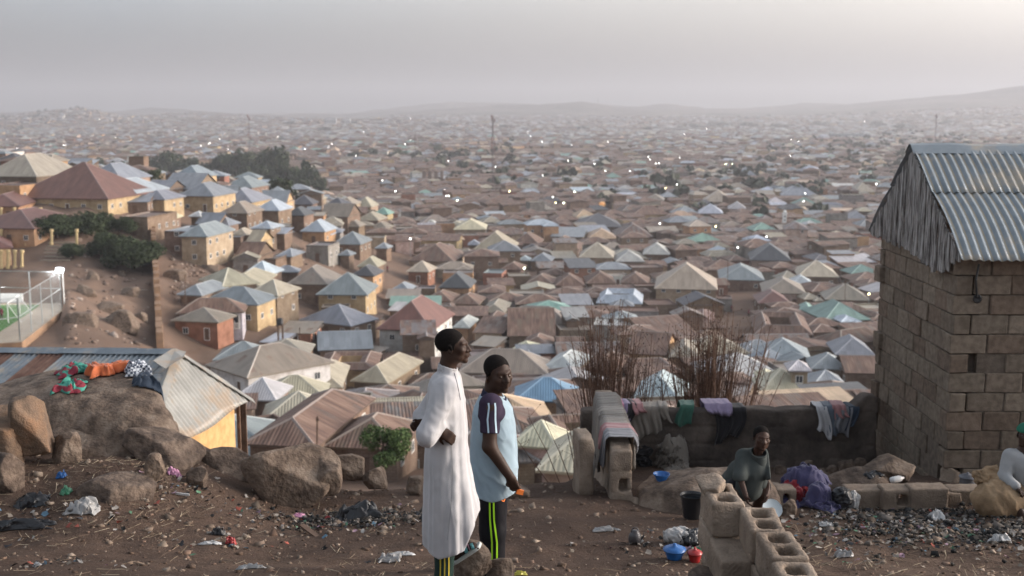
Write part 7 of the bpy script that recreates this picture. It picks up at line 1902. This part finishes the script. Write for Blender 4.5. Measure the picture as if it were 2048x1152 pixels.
def fence(name, a, b, n, h, label, rails=(1.0, .55)):
    root = empty(name, a); tag(root, label, 'fence', 'fences of the floodlit pitch'); a = Vector(a); b = Vector(b)
    for i in range(n + 1):
        p = a.lerp(b, i / n); mb = MB(); mb.tube([p, p + Vector((0, 0, h))], .07, M['post'], 6); mb.build('post', M['post'], root)
    for r_ in rails: mb = MB(); mb.tube([a + Vector((0, 0, h * r_)), b + Vector((0, 0, h * r_))], .05, M['post'], 5); mb.build('rail', M['post'], root)
    mb = MB(); L = (b - a).length; d = (b - a) / L; k = 0
    for s in np.arange(-h, L, .55):
        for sg in (1, -1):
            t0, t1 = (s, s + h) if sg == 1 else (s + h, s); z0, z1 = 0, h
            q = []
            for t, z in ((t0, z0), (t1, z1)): q.append((t, z))
            (ta, za), (tb, zb) = q
            if ta > tb: (ta, za), (tb, zb) = (tb, zb), (ta, za)
            if tb < 0 or ta > L: continue
            if ta < 0: za = za + (zb - za) * (0 - ta) / (tb - ta); ta = 0
            if tb > L: zb = za + (zb - za) * (L - ta) / (tb - ta); tb = L
            mb.tube([a + d * ta + Vector((0, 0, za)), a + d * tb + Vector((0, 0, zb))], .008, M['post'], 3, cap=False)
    mb.build('wire_mesh', M['post'], root); return root
A, B = PZ(40, 681, zp), PZ(124, 618, zp); fence('wire_fence', A, B, 4, 5.3, "tall wire fence along the near side of the floodlit pitch, facing the slope")
fence('wire_fence', B, PZ(-120, 612, zp), 4, 5.3, "tall wire fence across the far end of the floodlit pitch"); fence('wire_fence', PZ(-100, 700, zp), A, 2, 5.3, "short stretch of wire fence at the near corner of the pitch")
mb = MB(); wa, wb = PZ(-120, 604, zp), PZ(46, 604, zp); mb.box(((wa.x + wb.x) / 2, (wa.y + wb.y) / 2, zp + .6), ((wb - wa).length, .3, 1.3), M['wpaint']); o = mb.build('boundary_wall', M['wpaint']); tag(o, "low white wall brightly lit behind the far goal line", 'wall')
def goal():
    root = empty('football_goal', PZ(32, 640, zp)); tag(root, "white football goal seen from behind on the floodlit pitch", 'goal'); a, b = PZ(17, 646, zp), PZ(40, 628, zp); up = Vector((0, 0, 2.6)); bk = (a - b).cross(Vector((0, 0, 1))).normalized() * 1.6
    if bk.x < 0: bk = -bk
    for p in (a, b): mb = MB(); mb.tube([p, p + up], .07, M['wpaint'], 6); mb.build('post', M['wpaint'], root); mb = MB(); mb.tube([p + up, p + bk], .05, M['wpaint'], 6); mb.build('stay', M['wpaint'], root)
    mb = MB(); mb.tube([a + up, b + up], .07, M['wpaint'], 6); mb.build('crossbar', M['wpaint'], root); mb = MB()
    for t in np.linspace(0, 1, 9): mb.tube([a.lerp(b, t) + up, a.lerp(b, t) + bk], .008, M['wpaint'], 3, cap=False)
    for t in np.linspace(.1, 1, 7): mb.tube([a + up + (bk - up) * t, b + up + (bk - up) * t], .008, M['wpaint'], 3, cap=False)
    mb.build('net', M['wpaint'], root)
goal()
def player(g, label):
    root = empty('person', g); tag(root, label, 'person'); V, Q = surface_net(lambda p: np.minimum(np.minimum(chain(p, [(g.x - .12, g.y, g.z + .05), (g.x - .1, g.y, g.z + .5), (g.x - .07, g.y, g.z + .9)], [.06, .07, .09]), chain(p, [(g.x + .16, g.y, g.z + .05), (g.x + .1, g.y, g.z + .5), (g.x + .07, g.y, g.z + .9)], [.06, .07, .09])), np.minimum(chain(p, [(g.x - .28, g.y, g.z + .95), (g.x - .2, g.y, g.z + 1.42), (g.x + .2, g.y, g.z + 1.42), (g.x + .27, g.y, g.z + .95)], [.04, .06, .06, .04]), np.linalg.norm(p - np.array([g.x, g.y, g.z + 1.66]), axis=1) - .12)), (g.x - .5, g.y - .3, g.z - .05), (g.x + .5, g.y + .3, g.z + 1.85), .04); npmesh('body', V, Q, M['skin'], root)
    sdf_obj('shirt', lambda p: chain(p, [(g.x, g.y, g.z + .95), (g.x, g.y, g.z + 1.4)], [.17, .2]), (g.x - .4, g.y - .3, g.z + .6), (g.x + .4, g.y + .3, g.z + 1.7), .05, C_['wine'], root)
player(PZ(4, 641, zp), "small distant player in dark red on the floodlit pitch at left edge")
for px_, py_, lb_ in ((1463, 625, "tiny dark figure standing in the dirt yard left of the maroon roofs"), (1497, 634, "tiny dark figure farther right in the dirt yard"), (775, 545, "tiny dark figure walking up the dirt street left of centre")):
    player(G(px_, py_), lb_)
def floodlight():
    b = PZ(124, 618, zp) + Vector((.3, .2, 0)); root = empty('floodlight', b); tag(root, "tall floodlight glowing bluish white at the corner of the pitch fence", 'floodlight'); mb = MB(); mb.tube([b, b + Vector((0, 0, 5.6))], .10, M['wpaint'], 8); mb.build('pole', M['wpaint'], root)
    h = b + Vector((-.35, -.1, 5.55)); mb = MB(); mb.box(h, (.95, .35, .6), M=Matrix.Rotation(R(-25), 4, 'X')); mb.build('lamp_head', emis('floodlight_glow', (.85, .92, 1.0), 14), root)
    l = bpy.data.lights.new('floodlight_lamp', 'POINT'); l.energy = 800; l.shadow_soft_size = .4; l.color = (.95, .97, 1.0); lo = bpy.data.objects.new('floodlight_lamp', l); COL.objects.link(lo); lo.parent = root; lo.location = (-1.4, -.9, 5.0)
    l = bpy.data.lights.new('floodlight_lamp', 'POINT'); l.energy = 800; l.shadow_soft_size = .4; lo = bpy.data.objects.new('floodlight_lamp', l); COL.objects.link(lo); lo.parent = root; g = PZ(0, 610, zp) - b; lo.location = (g.x, g.y, 4.6)
floodlight()
# boundary wall climbing the slope, seen end on
M['mudwall'] = mat('mud_wall', (.17, .115, .08), (.10, .07, .05), .8, .95, detail=9, c3=(.27, .18, .12))
def slope_wall():
    mb = MB(); r = random.Random(3); n = 30; pts = [P(316 - 4 * i / n, 600, 149 + 96 * i / n) for i in range(n + 1)]
    for i in range(n):
        a, b = pts[i], pts[i + 1]; z = tz(a.x, a.y); h = 2.6 + r.uniform(-.2, .25); d = (b - a); d.z = 0; c = (a + b) / 2
        mb.box((c.x, c.y, z + h / 2 - .6), (.85 + r.uniform(-.1, .1), d.length * 1.02, h + 1.2), M['mudwall'], rz=math.atan2(d.y, d.x) - math.pi / 2 + r.uniform(-.04, .04))
    a = pts[0]; o = mb.build('boundary_wall', M['earthwall'], origin=(a.x, a.y, tz(a.x, a.y))); tag(o, "earthen boundary wall climbing straight up the left slope, seen end on", 'wall')
slope_wall()
# rocks, steps, planks on the left slope
for k, (px, py, w_, h_, lb) in enumerate(((262, 592, 34, 16, "flat rock ledge on the left slope near the boundary wall"), (185, 560, 30, 16, "grey rock on the slope above the pitch fence corner"), (170, 590, 44, 22, "broken brown rock right of the pitch floodlight"), (215, 625, 60, 20, "low bare rock outcrop in the middle of the left slope"), (240, 660, 80, 34, "rounded scrubby mound low on the left slope"), (165, 650, 70, 22, "bare pale rock shelf beside the pitch embankment"), (280, 640, 30, 16, "dark rock beside the gully of the left slope"), (245, 552, 18, 10, "small pale stone below the hillside thicket"), (350, 560, 44, 18, "loose rubble rock under the houses right of the boundary wall"), (420, 545, 40, 16, "rubble rock on the bare slope below the narrow block houses"), (620, 470, 50, 24, "reddish rock face between the houses of the left ridge"), (585, 500, 36, 14, "brown rock above the pale pyramid roofs"))):
    rock_px(px - w_ / 2, py - h_, px + w_ / 2, py, 300 + k, lb, nf=7, sink=.8, res=34, amp=.12, m='rock')
for k, (px, py, l, a_, lb) in enumerate(((268, 583, 4.2, .02, "long pale plank lying across the left slope by the boundary wall"), (212, 641, 2.6, .25, "pale plank on the scrub of the left slope"), (228, 648, 2.4, -.5, "thin stick crossing the planks on the left slope"), (180, 636, 1.6, -1.1, "short plank near the embankment of the pitch"))):
    g = G(px, py); mb = MB(); mb.box((0, 0, 0), (l, .22, .06)); o = mb.build('plank', M['wood'] if k == 2 else M['apron']); o.location = (g.x, g.y, g.z + .3); o.rotation_euler = (0, .02, a_); tag(o, lb, 'plank')
for i in range(6):
    g = G(110 + 3 * i, 522 - 7 * i); mb = MB(); mb.box((0, 0, 0), (5.2, .5, .5)); o = mb.build('stone_step', M['apron']); o.location = (g.x, g.y, g.z); tag(o, "worn stone step %s of the stair below the porch house at left" % ['one (lowest)', 'two', 'three', 'four', 'five', 'six (highest)'][i], 'step', 'steps on the left slope')
pp = []
for bx_, n_ in (((120, 420, 300, 690), 260), ((340, 505, 480, 600), 420), ((480, 480, 700, 540), 220)):
    for _ in range(n_):
        g = G(rnd.uniform(bx_[0], bx_[2]), rnd.uniform(bx_[1], bx_[3]))
        if g: pp.append(tuple(g))
o = scatter_mesh('slope_rubble', pp, nr.gamma(1.6, .16, len(pp)) + .12, [(.2, .14, .11), (.27, .2, .16), (.14, .1, .08), (.33, .27, .23)], 31, "", ""); tag(o, "loose rubble and spoil on the slopes under the left hand houses", 'rubble', kind='stuff')
# porch columns of the two porch houses at the left edge
def col_part(px, y0, y1, D_py, root, m):
    g = P(px, y1, D_py); t = P(px, y0, D_py); mb = MB(); mb.tube([g, g + (t - g) * .15, g + (t - g) * .2, g + (t - g) * .8, g + (t - g) * .85, t], [.34, .34, .24, .24, .34, .34], m, 10); mb.build('column', m, root)
M['ycol'] = flat('yellow_column', (.50, .38, .20), .8); M['dark_int'] = flat('dark_interior', (.03, .025, .022), .9)
for hh in INDIV:
    if hh['rk'] == 'm' and hh['box'][0] < 20 and hh['cx'] < -70 and hh.get('hand'):
        b = hh['box']; fy = hh['cy'] - hh['d'] / 2 - .35
        for q in np.linspace(max(2, b[0] + 4), b[2] - 10, 4): 
            top = proj((0, fy, hh['ze']))[1]; bot = proj((0, fy, hh['ze'] - hh['wh']))[1]; col_part(q, top + 2, bot, fy, hh['root'], M['ycol'])
# ---- masts
def mast(px, top, base, D, w_, label, rust=True, dishes=()):
    g = P(px, base, D); t = P(px, top, D); H = t.z - g.z; root = empty('mast', (g.x, g.y, g.z)); tag(root, label, 'mast'); m = M['mastm']; legs = [(math.cos(a) * w_, math.sin(a) * w_) for a in (.3, 2.4, 4.5)]
    for x, y in legs: mb = MB(); mb.tube([(g.x + x, g.y + y, g.z), (g.x + x * .55, g.y + y * .55, g.z + H)], w_ * .17, m, 5); mb.build('leg', m, root)
    mb = MB(); n = int(H / (w_ * 2.2))
    for i in range(n):
        for k in range(3):
            a, b = legs[k], legs[(k + 1) % 3]; s0 = 1 - .45 * i / n; s1 = 1 - .45 * (i + 1) / n; z0, z1 = g.z + H * i / n, g.z + H * (i + 1) / n
            mb.tube([(g.x + a[0] * s0, g.y + a[1] * s0, z0), (g.x + b[0] * s1, g.y + b[1] * s1, z1)], w_ * .09, m, 3, cap=False)
    mb.build('bracing', m, root)
    for f, n_, s in dishes:
        z = g.z + H * f
        for k in range(n_):
            a = k * 2.1; mb = MB(); mb.box((g.x + math.cos(a) * w_ * 1.5, g.y + math.sin(a) * w_ * 1.5, z + (k % 3 - 1) * s * .9), (s * .55, s * .4, s * 1.5), rz=a); mb.build('antenna', M['ant'], root)
M['mastm'] = flat('mast_steel', (.17, .14, .14), .8); M['ant'] = flat('reddish_antenna', (.22, .15, .14), .8)
mast(986, 232, 392, 640, .7, "tallest lattice mast in the middle of the town, with red brown antennas", dishes=((.97, 4, 1.2), (.68, 6, 1.5), (.60, 4, 1.4)))
mast(500, 232, 322, 1150, 1.0, "slender lattice mast left of centre above the dark tree belt", dishes=((.97, 3, 1.8), (.55, 4, 2.0))); mast(831, 268, 342, 900, .5, "thin mast between the two lattice masts", dishes=((.9, 2, 1.3),)); mast(1870, 226, 285, 1300, .7, "thin hazy mast just above the ridge of the zinc roof", dishes=((.9, 2, 1.6),))
mast(1196, 196, 206, 6200, 3.0, "tiny mast on the far hill in the centre")
# ---- towers
def tower(px, top, base, wpx, m, label, cap=None, name='tower', cat='tower', bands=0, D=None):
    g = G(px, base) if D is None else P(px, base, D); t = P(px, top, g.y); k = F / (g.y * CP - (g.z - CAMZ) * SP); W_ = wpx / k; H = t.z - g.z; root = empty(name, g); tag(root, label, cat)
    mb = MB(); mb.box((g.x, g.y, g.z + H * .42), (W_, W_, H * .84), m); mb.build('shaft', m, root); mb = MB(); mb.box((g.x, g.y, g.z + H * .86), (W_ * 1.25, W_ * 1.25, H * .04), m); mb.build('gallery', m, root)
    mb = MB(); mb.box((g.x, g.y, g.z + H * .91), (W_ * .7, W_ * .7, H * .08), m); mb.build('lantern', m, root); mb = MB(); mb.lathe([(W_ * .6, 0), (W_ * .45, H * .04), (0, H * .1)], (g.x, g.y, g.z + H * .94), cap or m, 8); mb.build('cap', cap or m, root)
    for i in range(bands): mb = MB(); z = g.z + H * (.2 + .17 * i); mb.box((g.x, g.y - W_ * .5 - .02, z), (W_ * .4, .06, H * .06), M['glass']); mb.build('window', M['glass'], root)
tower(1568, 421, 462, 7, M['wpaint'], "slim white minaret with small dark windows among the brown roofs", bands=4, name='minaret', cat='minaret')
tower(1310, 352, 366, 4, flat('red_paint', (.5, .16, .09)), "small orange red tower beside a round tree in the far town", name='minaret', cat='minaret'); tower(864, 440, 470, 13, M['wpaint'], "squat white tower with a pointed roof left of the cream long house", flat('pale_sheet', (.55, .54, .48)), bands=1)
tower(1204, 404, 428, 10, flat('glowing_orange_render', (.62, .36, .17), emit=(.9, .45, .15), es=.35), "square tower lit warm orange above the charcoal pyramid roof")  # lamplight on the tower put into its walls as a faint glow
for px, w_ in ((849, 8), (860, 7), (872, 7), (884, 6)): tower(px, 340, 368, w_, flat('brown_frame', (.22, .16, .13)), "%s brown tower of the unfinished block near the centre" % {849: 'leftmost', 860: 'second', 872: 'third', 884: 'rightmost'}[px])
def slab(px0, px1, top, base, mw, label, name='long_building', roofm=None, depth=14, D=None):
    g = G((px0 + px1) / 2, base) if D is None else P((px0 + px1) / 2, base, D); k = F / (g.y * CP - (g.z - CAMZ) * SP); W_ = (px1 - px0) / k; H = (base - top) / k; root = empty(name, g); tag(root, label, 'building')
    mb = MB(); mb.box((g.x, g.y + depth / 2, g.z + H * .5 - 1), (W_, depth, H + 2), mw); mb.build('wall', mw, root); mb = MB(); mb.box((g.x, g.y + depth / 2, g.z + H + .35), (W_ * 1.03, depth * 1.08, .7), roofm or M['zinc']); mb.build('roof', roofm or M['zinc'], root)
    mb = MB(); n = max(3, int(W_ / 6))
    for i in range(n): x = g.x - W_ / 2 + W_ * (i + .5) / n; mb.box((x, g.y - .04, g.z + H * .5), (W_ / n * .4, .1, H * .4), M['glass'])
    mb.build('windows', M['glass'], root)
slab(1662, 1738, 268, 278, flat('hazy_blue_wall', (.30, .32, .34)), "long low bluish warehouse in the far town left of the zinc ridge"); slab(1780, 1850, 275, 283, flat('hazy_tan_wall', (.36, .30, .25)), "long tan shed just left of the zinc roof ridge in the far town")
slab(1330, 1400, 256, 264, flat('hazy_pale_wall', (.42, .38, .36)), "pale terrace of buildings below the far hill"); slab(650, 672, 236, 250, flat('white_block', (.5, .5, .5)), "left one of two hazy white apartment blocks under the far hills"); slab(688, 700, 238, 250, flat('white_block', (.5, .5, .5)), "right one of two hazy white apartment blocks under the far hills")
# ---- lamps of the town
LW = [(77, 243), (118, 338), (317, 311), (349, 285), (349, 165), (854, 205), (877, 281), (1025, 245), (1040, 268), (1057, 268), (1086, 249), (1105, 298), (1278, 319), (838, 442), (850, 463), (755, 472), (530, 489), (545, 572), (555, 609), (570, 609), (620, 636, 2), (918, 584, 1), (1257, 407), (1110, 493), (1294, 587, 2), (1184, 649, 1), (1231, 650, 2), (1168, 617), (1004, 1026, 2), (347, 857), (1470, 466), (1403, 411), (1407, 427), (1718, 385), (1780, 422), (1760, 422), (1613, 467), (1924, 256), (1898, 390), (1882, 545), (1818, 566, 1), (1484, 298), (186, 520), (262, 583), (1786, 771), (1728, 400), (1282, 470), (1383, 413), (1420, 411), (567, 409), (35, 378)]
LA = [(700 + a[0] / 2.88, 180 + a[1] / 2.88, *(a[2:] or (0,))) for a in LW]
LA += [(a[0] / 2.88, 180 + a[1] / 2.88, 0) for a in [(1240, 254), (1265, 282), (1156, 320), (1200, 310), (1284, 320), (1207, 306), (1599, 268), (1552, 273), (1725, 314), (1758, 340), (1893, 327), (1912, 310), (365, 317), (376, 319), (195, 296), (98, 335), (40, 283), (665, 274), (678, 274), (1010, 232), (1037, 397), (471, 432), (1312, 341), (454, 265)]]
LA += [(1300 + a[0] / 3.388, 160 + a[1] / 3.388, *(a[2:] or (0,))) for a in [(232, 370), (383, 331), (403, 342), (415, 342), (728, 368), (955, 403), (1005, 416), (1455, 281), (1092, 290), (950, 513), (870, 525), (514, 569, 2), (558, 569, 2), (1588, 540), (1534, 704), (1051, 768), (1041, 822), (446, 992, 1), (789, 1062), (1229, 1102), (595, 1135), (305, 935, 3)]]
LA.append((1738, 588, 1))
LM = [emis('lamp_white', (1, .97, .93), 18), emis('lamp_warm', (1, .86, .45), 22), emis('lamp_greenish', (.90, 1, .72), 28), emis('lamp_violet', (.55, .45, 1), 14)]
LNAME = ['white', 'warm yellow', 'greenish yellow', 'violet']; LAMPS = []
for px, py, k in LA:
    g = hit(px, py, 5.2, 70.0)
    if g is None: continue
    zb = g.z - 5.2; root = empty('street_lamp', (g.x, g.y, zb)); s = .13 + g.y / 7500
    mb = MB(); mb.tube([(g.x, g.y, zb - .5), (g.x, g.y, g.z)], .06, M['post'], 5); mb.build('pole', M['post'], root)
    mb = MB(); mb.lathe([(0, -s), (s * .7, -s * .7), (s, 0), (s * .7, s * .7), (0, s)], (g.x, g.y, g.z), LM[k], 8); mb.build('bulb', LM[k], root)
    LAMPS.append((root, px, py, LNAME[k]))

def utility_pole(px, top, base, D, label):
    g = P(px, base, D); t = P(px, top, D); root = empty('utility_pole', (g.x, g.y, g.z)); tag(root, label, 'pole'); mb = MB(); mb.tube([(g.x, g.y, g.z - 2), (t.x + .1, t.y, t.z)], .07, M['wood'], 6); mb.build('post', M['wood'], root)
    mb = MB(); mb.box((t.x + .1, t.y, t.z - .25), (.22, .16, .16), M['wood']); mb.build('insulator', M['wood'], root)
for a in [(632, 832, 905, 79, "bare wooden pole in front of the near rusty roofed house"), (369, 548, 606, 178, "thin pole beside the grey roofed house above the red walled cottage"), (1124, 540, 580, 262, "thin pole among the rusty row houses"), (1455, 520, 590, 262, "thin pole at the edge of the dirt yard"), (745, 470, 530, 285, "thin pole beside the dirt street"), (1690, 560, 610, 250, "pole behind the green roofed house"), (598, 655, 700, 168, "pole beside the tan lean-to shed")]: utility_pole(*a)

M['tank'] = flat('black_tank', (.02, .02, .022), .5)
for px, py, D, s, lb in ((876, 640, 0, .8, "black water tank set in the roof of the maroon tiled house"), (1222, 640, 0, .7, "black water tank behind the flat grey building"), (705, 420, 0, .8, "dark water tank on a stand beside the cream pyramid roofs"), (1385, 545, 0, .8, "dark water tank right behind the twin peaked tan house"), (560, 640, 0, .7, "black water tank by the yellow walled arcade house")):
    g = hit(px, py, 5.0, 60.0); root = empty('water_tank', (g.x, g.y, g.z - s)); tag(root, lb, 'water tank'); mb = MB(); mb.lathe([(0, 0), (s * .7, 0), (s * .72, s * .3), (s * .68, s * .35), (s * .72, s * .7), (s * .68, s * .75), (s * .7, s * 1.2), (s * .25, s * 1.45), (0, s * 1.45)], (g.x, g.y, g.z - s), M['tank'], 14); mb.build('tank', M['tank'], root, smooth=True)
    mb = MB(); [mb.box((g.x + a * s * .5, g.y + b * s * .5, g.z - s - 1.9), (.12, .12, 3.8), M['wood']) for a in (-1, 1) for b in (-1, 1)]; mb.box((g.x, g.y, g.z - s - .06), (s * 1.5, s * 1.5, .12), M['wood']); mb.build('stand', M['wood'], root)
# ---------------------------------------------------------------- labels for houses, trees and lamps
LMK = [("the tallest mast", 986, 330), ("the green roofed house", 1655, 615), ("the maroon tiled house", 832, 640), ("the blue roofed house", 1095, 780), ("the maroon ridge house", 130, 375), ("the two men", 940, 730), ("the dry weeds", 1320, 730),
       ("the block hut", 1790, 560), ("the floodlit pitch", 60, 610), ("the red walled cottage", 410, 640), ("the twin peaked tan house", 1375, 560), ("the charcoal hipped house", 1545, 510), ("the orange walled house", 925, 585), ("the zinc courtyard house", 1250, 590),
       ("the hillside thicket", 190, 480), ("the dark tree belt", 480, 340), ("the long cream house", 940, 448), ("the slim minaret", 1568, 440), ("the unfinished brown block", 866, 352), ("the round town tree", 1260, 358), ("the long warehouse", 1700, 272), ("the green pyramid roof", 762, 420), ("the charcoal pyramid roof", 1200, 448), ("the tin roofed house", 300, 740)]
RN = dict(c='cream', t='dusty tan', g='grey zinc', b='bright zinc', r='rusty brown', m='maroon', k='charcoal', G='green', B='blue', o='orange tan', w='white', y='pale yellow', d='dark brown')
KN = dict(hip='hip roofed', pyr='pyramid roofed', gable='gabled', gabley='gable fronted', shed='lean-to roofed', flat='flat topped', court='courtyard')
ORD = ['first', 'second', 'third', 'fourth', 'fifth', 'sixth', 'seventh', 'eighth', 'ninth', 'tenth', 'eleventh', 'twelfth', 'thirteenth', 'fourteenth', 'fifteenth', 'sixteenth', 'seventeenth', 'eighteenth', 'nineteenth', 'twentieth']
def near_lmk(x, y):
    n, lx, ly = min(LMK, key=lambda l: (l[1] - x) ** 2 + ((l[2] - y) * 1.6) ** 2); dx, dy = x - lx, y - ly
    if abs(dx) > abs(dy) * 1.3: return ('left of ' if dx < 0 else 'right of ') + n
    return ('beyond ' if dy < 0 else 'in front of ') + n
def label_all(items, fmt):
    """items: (object, x, y, description); ties are told apart by their order from the left"""
    g = {}
    for it in items: g.setdefault((it[3], near_lmk(it[1], it[2])), []).append(it)
    for (d, rel), l in g.items():
        l.sort(key=lambda t: t[1])
        for i, it in enumerate(l):
            if len(l) == 1: it[0]['label'] = "%s %s" % (d, rel)
            elif i == 0: it[0]['label'] = "leftmost %s %s" % (d, rel)
            elif i == len(l) - 1: it[0]['label'] = "rightmost %s %s" % (d, rel)
            else: it[0]['label'] = "%s from left, %s %s" % (ORD[min(i, 19)], d, rel)
SPECIAL = [(832, 640, 'm', "white walled two storey house with a steep maroon tiled roof behind the men"), (1095, 785, 'B', "orange walled house with a blue sheet roof behind the shorter man"), (130, 375, 'm', "wide yellow walled house with a maroon roof on the left ridge"), (410, 640, 't', "red walled cottage with a dusty tan pyramid roof by the boundary wall"),
           (1375, 560, 'c', "big twin peaked tan house with cream walls right of centre"), (1545, 510, 'k', "cream walled house under a broad charcoal hipped roof left of the hut"), (925, 570, 'k', "orange walled house with a dark grey hipped roof above the men"), (1250, 595, 'b', "bright zinc roofed house built round a small courtyard"), (1620, 610, 'G', "long green hipped roof house left of the hut"), (1696, 630, 'G', "lower green roofed wing beside the hut")]
for h in INDIV:
    o = h['root']; o['category'] = 'house'; o['group'] = GROUP_H; b = h['box']; h['px'] = (b[0] + b[2]) / 2; h['py'] = (b[1] + b[3]) / 2
done = set()
for x, y, rk, lb in SPECIAL:
    c = [h for h in INDIV if h['rk'] == rk and id(h) not in done]
    if not c: continue
    h = min(c, key=lambda h: (h['px'] - x) ** 2 + (h['py'] - y) ** 2); h['root']['label'] = lb; done.add(id(h))
label_all([(h['root'], h['px'], h['py'], "%s %s house" % (RN[h['rk']], KN[h['kind']])) for h in INDIV if id(h) not in done], None)
label_all([(o, x, y, "tree") for o, x, y in ALLT if not o.get('label')], None)
for o, x, y in ALLT:
    if len(o['label'].split()) < 4: o['label'] = "dark leafy " + o['label']
    if o['label'].split()[0] in ('tree',): o['label'] = "dark leafy " + o['label']
LR = sorted(LAMPS, key=lambda t: t[2])
label_all([(o, x, y, "%s street lamp glowing" % c) for o, x, y, c in LAMPS], None)
for o, x, y, c in LAMPS: o['category'] = 'street lamp'; o['group'] = 'lamps glowing across the town'
# depth-of-field is the camera's own; nothing else to do
for o in list(COL.objects):
    if o.type == 'EMPTY' and not o.children: bpy.data.objects.remove(o)
